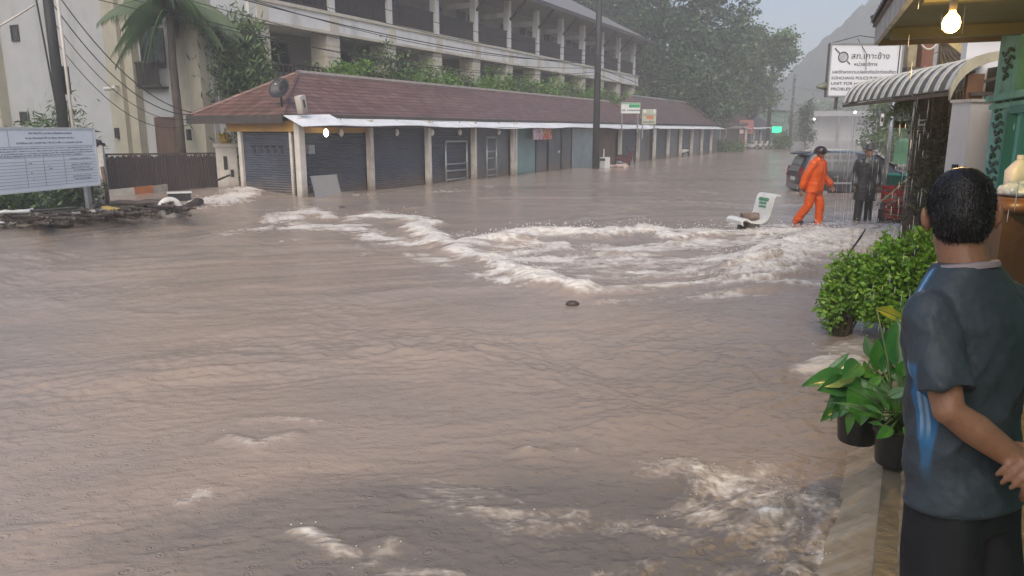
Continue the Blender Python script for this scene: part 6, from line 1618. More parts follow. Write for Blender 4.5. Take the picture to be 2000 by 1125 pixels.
# taller timber house behind the awning
def timber_house():
    h = thing('timber_house', 'brown timber house with yellow lattice gable rising behind the awning', 'house', (10.6, 18.6, 0), R(84))
    q = MB(); q.box((0, -6, -.4), (5, -1.2, 3.2)); q.build('wall', M_DARKWOOD, h)
    return h
def slab_at(px0, py0, px1, py1, Y, th, name, m, parent):
    a = PY(px0, py1, Y); b_ = PY(px1, py0, Y); q = MB(); q.box((a.x, Y, a.z), (b_.x, Y+th, b_.z)); return q.build(name, m, parent)
h = thing('timber_house', 'brown timber house with yellow lattice gable rising behind the awning', 'house', (0, 0, 0))
Y = 18.0
slab_at(1796, 60, 1829, 150, Y, .3, 'panel', mat('red_brown_panel', (.16, .062, .04), .6, .2, 2), h)
slab_at(1769, 60, 1795.6, 150, Y+.1, .3, 'wall', mat('tan_wall', (.25, .22, .14), .7, .3, 4, stain=(.10, .09, .05), sscale=3), h)
lt = slab_at(1829.4, 60, 1888, 200, Y+.1, .2, 'gable', mat('yellow_gable', (.42, .33, .15), .7, .25, 4, stain=(.15, .11, .06), sscale=4), h)
q = MB(); c = PY(1838, 78, Y-.02)
for i in range(6):
    e = PY(1836+12*i, 134-2*i, Y-.02); q.bar(c, e, .05, .05, up=(0, 1, 0))
q.build('radiating_strut', M_DARKWOOD, lt)
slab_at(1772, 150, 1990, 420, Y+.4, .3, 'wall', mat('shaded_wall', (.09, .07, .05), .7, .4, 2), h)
slab_at(1770, 131, 1830, 142, Y-.25, .4, 'beam', M_FASCIA, h)
h = thing('white_annex', 'plain white block wall showing between the awning and the near eave', 'building', (0, 0, 0))
a = PY(1886, 118, 12.6); b_ = PY(1990, 68, 12.6); q = MB(); q.box((a.x, 12.6, -.3), (b_.x+1.5, 12.75, b_.z)); q.build('wall', mat('white_annex_paint', (.62, .63, .66), .6, .04, 1), h)
q = MB(); q.box((a.x-.05, 12.5, b_.z+.002), (b_.x+1.5, 12.85, b_.z+.06)); q.build('coping', M_POST, h)
cable('pale lamp cable looping from the near eave to the white block', (tuple(PY(1796, 80, 11)), tuple(PY(1840, 72, 11))), .014, .14, None, 'lamp_cable', 10, M_POST)

# rough timber post under the awning with its small signs, vines and crates
def rough_post():
    p = PY(1806, 350, 12.6); t = thing('tree_trunk', 'thick dark rough trunk standing under the ribbed awning', 'trunk', (p.x, p.y, 0))
    q = MB(); n = 22; rings = []
    for i in range(34):
        z = -.4 + 3.3*i/33; r_ = .25 + .05*math.exp(-max(0, z)*1.2) + .02*math.sin(z*3)
        rings.append([(math.cos(a)*r_*(1+.07*math.sin(3*a+z*2)+.05*math.sin(7*a-z*4)+.03*math.sin(13*a+z*9)) + .03*math.sin(z*2), math.sin(a)*r_*(1+.07*math.cos(2*a+z)), z) for a in [2*math.pi*j/n for j in range(n)]])
    q.loft(rings); q.build('bark', mat('dark_trunk_bark', (.045, .036, .022), .85, .45, 5, .03, 14, stretch=(1, 1, .35), bstretch=(1, 1, .3), col2=(.085, .065, .045)), t, True)
    rs_ = random.Random(2)
    for i in range(7):
        x = rs_.uniform(-.24, .55); q = MB(); q.tube([(x, -.27, 2.7), (x+.03, -.28, 1.9+.2*rs_.random()), (x-.02, -.28, 1.2-.4*rs_.random())], [.02, .014, .008], 5); q.build('aerial_root', mat('pale_root', (.26, .22, .14), .7, .3, 6), t, True)
    return p
pt = rough_post()
def small_sign(name, label, px0, py0, px1, py1, Y, m, strips=0):
    a = PY(px0, py1, Y); b_ = PY(px1, py0, Y); t = thing(name, label, 'sign', ((a.x+b_.x)/2, Y, a.z), 0); w_ = (b_.x-a.x)/2; hh = b_.z-a.z
    q = MB(); q.box((-w_, 0, 0), (w_, .03, hh)); q.build('board', m, t)
    q = MB(); q.box((-w_*.8, -.006, hh*.35), (w_*.8, -.002, hh*.7)); q.build('printed_panel', M_INK if strips else M_DARKWOOD, t)
small_sign('small_sign', 'small white sign fixed on the dark trunk, upper one', 1794, 233, 1808, 246, 12.3, M_SIGNW, 1)
small_sign('small_sign', 'small grey sign fixed on the dark trunk just under the white one', 1794, 249, 1808, 256, 12.3, M_METAL, 1)
small_sign('brown_sign', 'dark brown board left of the trunk below the hanging fern', 1746, 236, 1772, 250, 12.9, mat('brown_signboard', (.09, .035, .03), .5, .2, 3))
small_sign('hanging_tag', 'narrow white hanging sign seen through the drips', 1719, 222, 1727, 246, 22, M_SIGNW, 0)
p = PY(1768, 205, 12.6)
rs = np.random.default_rng(77); t = thing('hanging_fern', 'green fern hanging under the awning beside the dark trunk', 'fern', (p.x, p.y, p.z))
c_ = []
for i in range(46):
    a = rs.uniform(0, 6.28); L_ = rs.uniform(.15, .42); u = rs.uniform(0, 1, 40)
    c_.append(np.stack([math.cos(a)*L_*u, math.sin(a)*L_*u*.8, .12-.75*(u**1.7)*L_*1.9], 1) + rs.normal(size=(40, 3))*.02)
V, F = leaf_arrays(np.concatenate(c_), .06, .3, .6, rs=rs); raw('frond', V, F, M_LEAF2, t)
q = MB(); q.lathe([(.05, .0), (.09, .12), (.0, .12)], (0, 0, .05), 12); q.build('pot', M_BLACK, t); q = MB(); q.tube([(0, 0, .17), (0, 0, 2.95-p.z)], .008, 5); q.build('hanger', M_BLACK, t)
p = PY(1855, 300, 11.5); shrub('small yellow green plant beside the foot of the white column', (p.x, p.y, .75), 14, (.10, .1, .22), .10, M_LEAFB, 78, k=22, up=(0, 0, .8))
p = PY(1826, 250, 12.0); 
shrub('dark vine mass climbing between the trunk and the white column', (p.x+.15, p.y+.3, .3), 40, (.22, .2, 1.05), .11, mat('dark_vine', (.04, .045, .022), .6, .5, 3, col2=(.10, .09, .05)), 79, k=40)
# red crates by the trunk
M_RED = mat('red_plastic', (.42, .035, .03), .4, .12, 4)
def crate(label, px, py, Y, z, s, m, rz):
    p = PY(px, py, Y); t = thing('plastic_crate', label, 'crate', (p.x, p.y, z), rz, None)
    q = MB(); w_, d_, h_ = .27*s, .18*s, .28*s
    q.box((-w_, -d_, 0), (w_, d_, .02))
    for zz in (.02, .12, .22):
        a = zz*s/1.0
        for (x0, y0, x1, y1) in ((-w_, -d_, w_, -d_+.015), (-w_, d_-.015, w_, d_), (-w_, -d_+.016, -w_+.015, d_-.016), (w_-.015, -d_+.016, w_, d_-.016)): q.box((x0, y0, a+.002), (x1, y1, a+.06*s))
    q.build('slats', m, t)
    q = MB()
    for x in (-w_-.008, -w_*.35, w_*.35, w_+.008):
        for y in (-d_-.008, d_+.008): q.box((x-.014, y-.008, 0), (x+.014, y+.008, h_))
    q.build('upright', m, t); return t
crate('upper red plastic crate stacked left of the dark trunk', 1764, 380, 15.2, .62, 1.15, M_RED, R(12))
crate('middle red plastic crate under the upper red one', 1768, 380, 15.2, .28, 1.1, mat('red_brown_plastic', (.30, .05, .04), .4, .15, 4), R(-8))
crate('lowest brownish crate half sunk in the water by the trunk', 1774, 380, 15.25, -.08, 1.15, mat('brown_plastic', (.12, .08, .06), .5, .2, 4), R(4))
p = PY(1764, 330, 16.2); t = thing('teal_bin', 'teal green plastic tub standing behind the red crates', 'tub', (p.x, p.y, .35))
q = MB(); q.lathe([(.0, 0), (.24, 0), (.31, .72), (.335, .74), (.335, .78), (.29, .78), (.24, .06), (0, .06)], (0, 0, 0), 20); q.build('body', mat('teal_plastic', (.03, .20, .15), .35, .1, 3), t, True); q = MB(); q.box((-.3, -.3, -.7), (.3, .3, -.01)); q.build('stand', M_DARKWOOD, t)
q = MB(); 
M_ROPE = mat('yellow_rope', (.42, .36, .20), .7, .2, 20)
cable('yellowish rope pulled tight from the dark trunk down past the red crates', (tuple(PY(1793, 331, 12.3)), tuple(PY(1712, 400, 14.2))), .018, .02, None, 'rope', 10, M_ROPE)
cable('lower grey rope slanting behind the bush from the trunk', (tuple(PY(1822, 380, 12.2)), tuple(PY(1775, 432, 12.6))), .014, .02, None, 'rope', 10, mat('grey_rope', (.22, .22, .17), .7, .2, 20))
log('thin dark stick leaning out of the white surge by the bush', tuple(PY(1656, 500, 9.5)), tuple(PY(1690, 448, 10.2)), .014, M_DARKPOLE, 'stick', 'stick', seed=90)
rs3 = random.Random(31)
for i in range(10):
    px = rs3.uniform(1722, 1785); py = rs3.uniform(385, 428); 
    log('thin pale branch washed up against the crates and trunk', tuple(PY(px, py, 14.6)), tuple(PY(px+rs3.uniform(15, 40), py-rs3.uniform(-8, 14), 14.7)), .012, mat('pale_branch', (.30, .27, .2), .7, .2), 'driftwood_branch', 'branch', 'branches at the red crates', seed=200+i)

# ------------------------------------------------------------------ police sign
def police_sign():
    Y = 16.6; a = PY(1612, 190, Y); b_ = PY(1768, 84, Y); cx = (a.x+b_.x)/2; w_ = (b_.x-a.x)/2
    t = thing('police_sign', 'large white police sign with Thai and English lettering behind the awning', 'sign', (cx, Y, a.z), R(2)); hh = b_.z-a.z
    q = MB(); q.box((-w_+.03, .0, .03), (w_-.03, .10, hh-.03)); q.build('board', mat('police_white', (.64, .66, .70), .4, .03, 2), t)
    q = MB(); f = .035
    q.box((-w_, -.02, 0), (w_, .11, f)); q.box((-w_, -.02, hh-f), (w_, .11, hh)); q.box((-w_, -.02, f+.001), (-w_+f, .11, hh-f-.001)); q.box((w_-f, -.02, f+.001), (w_, .11, hh-f-.001)); q.build('frame', M_METAL, t)
    q = MB(); q.box((w_-.10, -.008, .05), (w_-.075, -.002, hh-.05)); q.build('edge_stripe', M_INK, t)
    M_T = mat('sign_lettering', (.06, .065, .08), .5, .05)
    def tx(s_, z, size, x0, wd): text('lettering', s_, size, M_T, t, (-w_+x0, -.006, z), (1, 0, 0), (0, 0, 1), .004, 'LEFT', wd)
    k = hh/108.0
    tx('สภ.เกาะช้าง', hh-31*k, .165, 45*k, 80*k)
    tx('หน่วยบริการ', hh-45*k, .10, 53*k, 48*k)
    tx('และรักษาความปลอดภัยนักท่องเที่ยว', hh-60*k, .09, 8*k, 134*k)
    tx('KOHCHANG POLICE PUBLIC SAFETY', hh-72*k, .085, 8*k, 136*k)
    tx('UNIT FOR HOLIDAYMAKERS', hh-83*k, .085, 8*k, 128*k)
    tx('PROBLEMS', hh-94*k, .085, 8*k, 50*k)
    # round emblem with a slanting staff
    q = MB(); cxe, cz = -w_+29*k, hh-28*k; n = 24
    ring = lambda r_, y: [(cxe+r_*math.cos(2*math.pi*j/n), y, cz+r_*math.sin(2*math.pi*j/n)) for j in range(n)]
    o_, i_ = ring(11*k, -.006), ring(8.6*k, -.006)
    q.add(o_+i_, [(j, (j+1) % n, n+(j+1) % n, n+j) for j in range(n)]); e = q.build('emblem', M_T, t)
    q = MB(); q.poly(ring(7.6*k, -.0055)); q.build('emblem_disc', mat('emblem_grey', (.36, .38, .42), .5, .2, 8), e)
    q = MB(); q.obox((cxe-13*k, -.007, cz+12*k), (6*k, 0, -5.5*k), (0, .002, 0), (.8*k, 0, .9*k)); q.build('emblem_staff', M_T, e); q = MB(); q.obox((cxe+12*k, -.007, cz-11*k), (3*k, 0, -3*k), (0, .002, 0), (.8*k, 0, .8*k)); q.build('emblem_staff', M_T, e)
    q = MB(); q.tube([(w_-.03, .16, -a.z-.4), (w_-.03, .16, hh)], .05, 8); q.build('post', M_METAL, t, True); q = MB(); q.tube([(-w_*.62, .16, -.25), (-w_*.62, .16, hh)], .04, 8); q.build('post', M_METAL, t, True)
    q = MB(); q.tube([(-w_-.02, .04, .24), (-w_-.22, .02, .21)], [.09, .02], 10); q.build('lamp_hood', mat('olive_hood', (.15, .16, .11), .4, .2), t, True)
    q = MB(); q.tube([(-w_+.05, .05, hh), (-w_+.5, -.25, hh+.12), (w_*.5, -.3, hh+.02)], .008, 5); q.tube([(-w_+.6, .05, hh+.1), (-w_+.78, -.05, hh*.8), (-w_+.8, -.05, hh*.5)], .007, 5); q.build('wire', M_BLACK, t)
police_sign()

# ------------------------------------------------------------------ water dripping from the awning edge
M_DRIP = mat('falling_water', (.62, .65, .68), .15, .03)
rs = random.Random(17); q = MB()
for i in range(30):
    u = rs.random()**0.6; u = u*.35 if i % 3 == 0 else .45+.55*u; p_ = AN_.lerp(AF, u); x, y = p_.x-.02+rs.uniform(-.03, .05), p_.y
    z = rs.uniform(2.2, 2.55); r_ = rs.uniform(.0015, .004)
    while z > 0.05:
        L_ = rs.uniform(.05, .55); z1 = max(.02, z-L_)
        q.tube([(x, y, z), (x, y, (z+z1)/2), (x+rs.uniform(-.004, .004), y, z1)], [r_*.4, r_, r_*.5], 5)
        z = z1 - rs.uniform(.05, .6)
q2 = q
for i in range(26):   # a few strings from the near eave
    s_ = rs.uniform(0.2, 6.6); p_ = Vector((3.907, 8.304, 0)) - BD*s_; z = rs.uniform(1.5, 2.95); r_ = rs.uniform(.0012, .0022)
    while z > .2:
        L_ = rs.uniform(.02, .12); q.tube([(p_.x, p_.y, z), (p_.x, p_.y, z-L_*.6), (p_.x, p_.y, z-L_)], [r_*.3, r_, r_*.5], 5); z -= L_ + rs.uniform(.1, .7)
tag(q.build('dripping_water', M_DRIP, None, True), kind='stuff')
# splash droplets thrown up where the strings land
rs = np.random.default_rng(3); q = MB()
for i in range(260):
    u = rs.random(); p_ = AN_.lerp(AF, u); x = p_.x + rs.normal()*.35; y = p_.y + rs.normal()*.5; q.ball((x, y, abs(rs.normal())*.09+.01), rs.uniform(.008, .022), 6, 4)
tag(q.build('splash_droplets', M_DRIP, None, True), kind='stuff')

# ------------------------------------------------------------------ plants on the pavement edge
def bush(name, label, c, rad, n, size, m, seed):
    rs_ = np.random.default_rng(seed); t = thing(name, label, 'bush', (c[0], c[1], c[2]))
    k = n//16; d = rs_.normal(size=(k, 3)); d /= np.linalg.norm(d, axis=1)[:, None]; rr_ = rs_.uniform(.25, 1.0, k)**.45
    lump = 1 + .28*perlin3(d*1.7+seed)
    C = d*(rr_*lump)[:, None]*np.array(rad); C[:, 2] = C[:, 2] + rad[2]
    q = MB(); P_ = []
    for i in range(k):
        e = C[i]; b0 = np.array([e[0]*.2, e[1]*.2, -.1]); mid = b0*.4 + e*.6 + np.array([0, 0, .04])
        if i < 90: q.tube([tuple(b0), tuple(mid), tuple(e)], [.009, .005, .002], 5)
        tw = (e-mid)/np.linalg.norm(e-mid)
        u = rs_.uniform(-.3, 1.2, 16); P_.append(e + tw*(u*.09)[:, None] + rs_.normal(size=(16, 3))*.028)
    PT = np.concatenate(P_)
    # small rounded leaves: hexagon-like two-quad leaf
    rr2 = np.random.default_rng(seed+1); N = len(PT)
    dv = rr2.normal(size=(N, 3)); dv[:, 2] = dv[:, 2]*.5+.25; out = PT-np.array([0, 0, rad[2]]); out /= np.linalg.norm(out, axis=1)[:, None]+1e-6; dv = dv+out*.8; dv /= np.linalg.norm(dv, axis=1)[:, None]
    sv = np.cross(dv, rr2.normal(size=(N, 3))); sv /= np.linalg.norm(sv, axis=1)[:, None]; nv = np.cross(sv, dv)
    L_ = size*rr2.uniform(.6, 1.3, N)[:, None]; W = L_*.30
    p0 = PT - dv*L_*.5; p1 = PT - dv*L_*.15 + sv*W + nv*W*.3; p2 = PT + dv*L_*.22 + sv*W*.85 + nv*W*.25; p3 = PT + dv*L_*.55 - nv*W*.3; p4 = PT + dv*L_*.22 - sv*W*.85 + nv*W*.25; p5 = PT - dv*L_*.15 - sv*W + nv*W*.3
    V = np.stack([p0, p1, p2, p3, p4, p5], 1).reshape(-1, 3); b_ = np.arange(N)[:, None]*6
    F = np.concatenate([b_+[0, 1, 2, 3], b_+[0, 3, 4, 5]], 0)
    raw('foliage', V, F, m, t); q.build('stem', M_BARK, t)
    return t
M_BUSH = mat('glossy_bush_leaves', (.08, .25, .02), .33, .4, 9, col2=(.28, .52, .06))
M_BUSH2 = mat('pale_bush_leaves', (.09, .24, .025), .32, .4, 9, col2=(.26, .46, .07))
bush('leafy_bush', 'dense glossy green bush growing at the pavement edge in front of the man', (3.80, 6.95, .12), (.44, .42, .46), 9500, .050, M_BUSH, 51)
bush('leafy_bush', 'smaller loose pale green bush leaning out over the flood left of the dense bush', (3.32, 7.2, .0), (.22, .22, .40), 2600, .054, M_BUSH2, 52)
bush('leafy_bush', 'low part of green bush drooping over the pavement corner below the dense bush', (3.80, 6.5, .10), (.34, .2, .24), 2000, .050, M_BUSH, 53)
M_POT = mat('black_plant_pot', (.016, .017, .017), .32, .3, 6, stain=(.07, .055, .03), sscale=7, samt=.6)
def pot(label, c, r_, h_):
    t = thing('plant_pot', label, 'plant pot', c)
    q = MB(); q.lathe([(0, 0), (r_*.82, 0), (r_*.85, .01), (r_*.98, h_*.88), (r_*1.06, h_*.885), (r_*1.07, h_), (r_*.98, h_), (r_*.94, h_*.9), (0, h_*.9)], (0, 0, 0), 30); q.build('body', M_POT, t, True, auto=40)
    q = MB(); q.lathe([(r_*.93, h_*.905), (r_*.5, h_*.925), (0, h_*.93)], (0, 0, 0), 20); q.build('soil', M_SOIL, t); return t
pc1 = Vector((2.07, 3.72, .29)); pc2 = Vector((2.00, 4.02, .29))
pot('front black plant pot standing in the running water by the man', pc1, .115, .20)
pot('rear black plant pot half hidden behind the front pot', pc2, .12, .22)
def leaf(q, base, tip, width, nrm, heart=.6, bend=.15, fold=.25, n=10, mrib=None):
    base, tip = Vector(base), Vector(tip); d = tip-base; L_ = d.length; d.normalize(); nrm = Vector(nrm); nrm = (nrm-d*nrm.dot(d)).normalized(); s_ = d.cross(nrm)
    V = []; Fq = []; k = 6
    for i in range(n+1):
        u = i/n
        wv = width*(math.sin(math.pi*min(1, u**.62))**.9 if heart > .5 else math.sin(math.pi*u**.8))
        cpt = base + d*L_*u - nrm*bend*L_*(u**2) + nrm*bend*L_*.25*math.sin(math.pi*u)
        for j in range(k+1):
            v = (j/k-.5)*2; back = 0
            if heart > .5 and u < .3: back = -(.3-u)*.55*L_*abs(v)
            V.append(cpt + s_*v*wv*.5 + d*back + nrm*(abs(v)*fold*wv*.5 - .03*L_*math.sin(9*u+v*2)*abs(v)*.5))
    for i in range(n):
        for j in range(k): a = i*(k+1)+j; Fq.append((a, a+1, a+k+2, a+k+1))
    q.add(V, Fq)
    if mrib is not None:
        mrib.tube([tuple(base + d*L_*i/n - nrm*bend*L_*((i/n)**2) + nrm*bend*L_*.25*math.sin(math.pi*i/n) + nrm*.0015) for i in range(n+1)], [.0035*(1-.85*i/n) for i in range(n+1)], 5)
def leafmat(name, c1, c2, vein=(.2, .32, .1)):
    m = mat(name, c1, .28, .3, 7, .0015, 60, col2=c2); return m
M_AL = leafmat('dark_alocasia', (.02, .12, .028), (.07, .23, .05)); M_AL2 = leafmat('mid_alocasia', (.04, .19, .025), (.10, .30, .04))
M_CRO = leafmat('croton_yellow', (.10, .17, .015), (.36, .33, .03)); M_PALE = leafmat('pale_leaf', (.10, .22, .09), (.17, .30, .14)); M_RIB = mat('leaf_rib', (.14, .22, .06), .4, .2)
def leafy(name, label, cat, origin, leaves):
    t = thing(name, label, cat, origin); o = Vector(origin); rib = MB(); st = MB()
    for (b_, tp, w_, nr, he, be, m, Yb, Yt) in leaves:
        B = PY(b_[0], b_[1], Yb)-o; T_ = PY(tp[0], tp[1], Yt)-o; q = MB(); leaf(q, B, T_, w_, nr, he, be, mrib=rib); q.build('leaf', m, t, True)
        root = Vector((random.uniform(-.03, .03), random.uniform(-.03, .03), 0)); md = (root+B)/2 + Vector((0, 0, .06)); md.x = root.x*.6+B.x*.4
        st.tube([root, md, B], [.007, .006, .004], 6)
    rib.build('midrib', M_RIB, t, True); st.build('stem', mat('leaf_stalk', (.10, .17, .04), .4, .2), t, True); return t
TC = (-.35, -.75, .55)
more = []
rq = random.Random(21)
for i in range(15):
    a_ = rq.uniform(-1.25, 1.0); L_ = rq.uniform(60, 150); bx, by = 1702+math.sin(a_)*L_*.55, 800-math.cos(a_)*L_*.62
    tx_, ty_ = bx+math.sin(a_)*rq.uniform(35, 60)-8, by-math.cos(a_)*rq.uniform(5, 30)+rq.uniform(12, 46)
    more.append(((bx, by), (tx_, ty_), rq.uniform(.085, .14), (rq.uniform(-.4, .2), -.8, rq.uniform(.3, .7)), 1, rq.uniform(.05, .16), [M_AL, M_AL2, M_AL2, M_AL][i % 4], 4.0+rq.uniform(-.12, .15), 3.95+rq.uniform(-.15, .12)))
leafy('broad_leaf_plant', 'broad dark leaved plant growing out of the rear black pot', 'potted plant', (pc2.x, pc2.y, pc2.z+.20), [
    ((1655, 738), (1570, 748), .135, (-.1, -.6, .8), 1, .10, M_AL, 3.95, 3.85),
    ((1682, 752), (1682, 832), .170, (-.15, -.9, .35), 1, .06, M_AL2, 3.90, 3.80),
    ((1612, 735), (1660, 692), .06, (-.5, -.6, .6), 0, -.12, M_AL, 4.0, 4.05),
    ((1650, 755), (1614, 798), .07, (-.5, -.7, .3), 1, .1, M_AL, 3.95, 3.9),
    ((1652, 780), (1622, 822), .06, (-.4, -.8, .3), 1, .1, M_AL, 3.95, 3.9),
    ((1664, 800), (1655, 850), .05, (-.5, -.8, .2), 1, .05, M_AL2, 3.9, 3.88),
    ((1712, 725), (1714, 660), .085, (-.2, -.95, .1), 0, .05, M_AL2, 4.05, 4.05),
    ((1695, 735), (1672, 712), .05, (-.2, -.8, .5), 0, .1, M_CRO, 4.0, 4.0), *more,
    ((1700, 770), (1745, 735), .12, (-.1, -.8, .6), 1, .05, M_AL2, 3.95, 3.95), ((1690, 745), (1640, 770), .10, (-.2, -.7, .7), 1, .12, M_AL, 4.0, 3.95), ((1705, 760), (1722, 812), .10, (-.1, -.85, .5), 1, .1, M_AL2, 3.85, 3.75),
    ((1670, 715), (1628, 712), .06, (-.3, -.6, .7), 0, .1, M_AL2, 4.05, 4.05), ((1725, 700), (1738, 640), .09, (-.2, -.9, .3), 1, .05, M_AL, 4.1, 4.15), ((1700, 700), (1690, 655), .06, (-.2, -.9, .2), 0, .05, M_PALE, 4.1, 4.12), ((1668, 765), (1640, 815), .08, (-.3, -.8, .4), 1, .1, M_AL, 3.9, 3.85),
])
fr = [((1752, 705), (1752, 618), .115, (-.25, -.95, .1), 1, .05, M_AL, 3.85, 3.95), ((1712, 602), (1774, 628), .075, (-.1, -.7, .7), 0, .08, M_CRO, 4.0, 3.95), ((1775, 660), (1776, 610), .06, (-.3, -.9, .1), 0, .0, M_CRO, 3.95, 3.95),
    ((1735, 775), (1775, 757), .055, (-.1, -.8, .6), 0, .05, M_PALE, 3.6, 3.55), ((1738, 838), (1712, 856), .06, (-.2, -.8, .55), 1, .08, M_AL2, 3.60, 3.55), ((1772, 835), (1782, 866), .07, (.0, -.85, .5), 1, .08, M_AL2, 3.58, 3.52),
    ((1720, 735), (1692, 760), .05, (-.3, -.7, .6), 0, .1, M_AL2, 3.75, 3.7), ((1760, 730), (1772, 700), .08, (-.2, -.9, .3), 1, .03, M_AL2, 3.8, 3.8), ((1725, 722), (1738, 680), .07, (-.3, -.9, .2), 1, .03, M_AL, 3.9, 3.95)]
rr = random.Random(5)
for i in range(26):
    a = rr.uniform(-1.15, 1.15); L_ = rr.uniform(55, 125); b0 = (1748+rr.uniform(-8, 12), 838+rr.uniform(-6, 6)); bx = b0[0]+math.sin(a)*L_*.35; by = b0[1]-math.cos(a)*L_*.45
    fr.append(((bx, by), (b0[0]+math.sin(a)*L_, b0[1]-math.cos(a)*L_*.95), .028, (-.1, -.8, .6), 0, .22, M_AL2 if i % 3 else M_PALE, 3.66+rr.uniform(-.06, .1), 3.66+rr.uniform(-.14, .14)))
leafy('broad_leaf_plant', 'mixed plant with long narrow leaves growing in the front black pot', 'potted plant', (pc1.x, pc1.y, pc1.z+.18), fr)

# cabinet at the shop wall with jug and blue plastic on top
p = PY(1985, 440, 5.0); t = thing('wooden_cabinet', 'old worn brown wooden cabinet behind the man at the right edge', 'cabinet', (p.x+.12, p.y, .28), BA)
q = MB(); q.box((-.3, -.25, 0), (.3, .25, 1.24)); q.build('body', mat('worn_brown_wood', (.085, .038, .016), .5, .4, 4, .004, 20, stretch=(1, 1, .3), stain=(.035, .03, .018), sscale=2.5, samt=1.0), t)
q = MB(); q.loft([oval(0, 0, 1.242, .34, .29, 24, 4), oval(0, 0, 1.29, .35, .30, 24, 4), oval(0, 0, 1.33, .30, .25, 24, 4)]); q.build('top', mat('brown_top', (.12, .055, .02), .4, .3, 5), t, True)
q = MB(); q.box((-.302, -.2, .1), (-.314, .2, .6)); q.build('door', M_DARKWOOD, t)
c = PY(1990, 372, 5.0); t = thing('blue_plastic_bag', 'crumpled blue and white plastic bag lying on the brown cabinet', 'bag', (c.x+.1, c.y+.05, 1.61))
q = MB(); q.ball((0, 0, .03), (.2, .15, .05), 18, 12); q.ball((-.08, 0, .05), (.12, .1, .05), 14, 10); me = remesh(q, .012, 1); a = co(me); nn = normals(me); setco(me, a+nn*(.03*perlin3(a*18))[:, None]); meshobj('bag', me, mat('blue_film', (.10, .25, .50), .3, .4, 14, col2=(.6, .65, .7)), t)
c = PY(1984, 352, 5.2); t = thing('white_jug', 'white plastic jug standing on the brown cabinet by the teal door', 'jug', (c.x+.1, c.y+.12, 1.61))
q = MB(); q.loft([oval(0, 0, 0, .08, .06, 20, 4), oval(0, 0, .16, .085, .065, 20, 4), oval(0, 0, .21, .05, .045, 20, 3), oval(0, 0, .24, .025, .025, 20, 2)]); q.build('body', mat('white_plastic', (.7, .71, .7), .35, .03), t, True); q = MB(); q.tube([(.03, 0, .23), (.085, 0, .2), (.09, 0, .12)], .012, 8); q.build('handle', M_SIGNW, t, True); q = MB(); q.lathe([(.028, .24), (.028, .27), (0, .272)], (0, 0, 0), 12); q.build('cap', M_SIGNW, t)

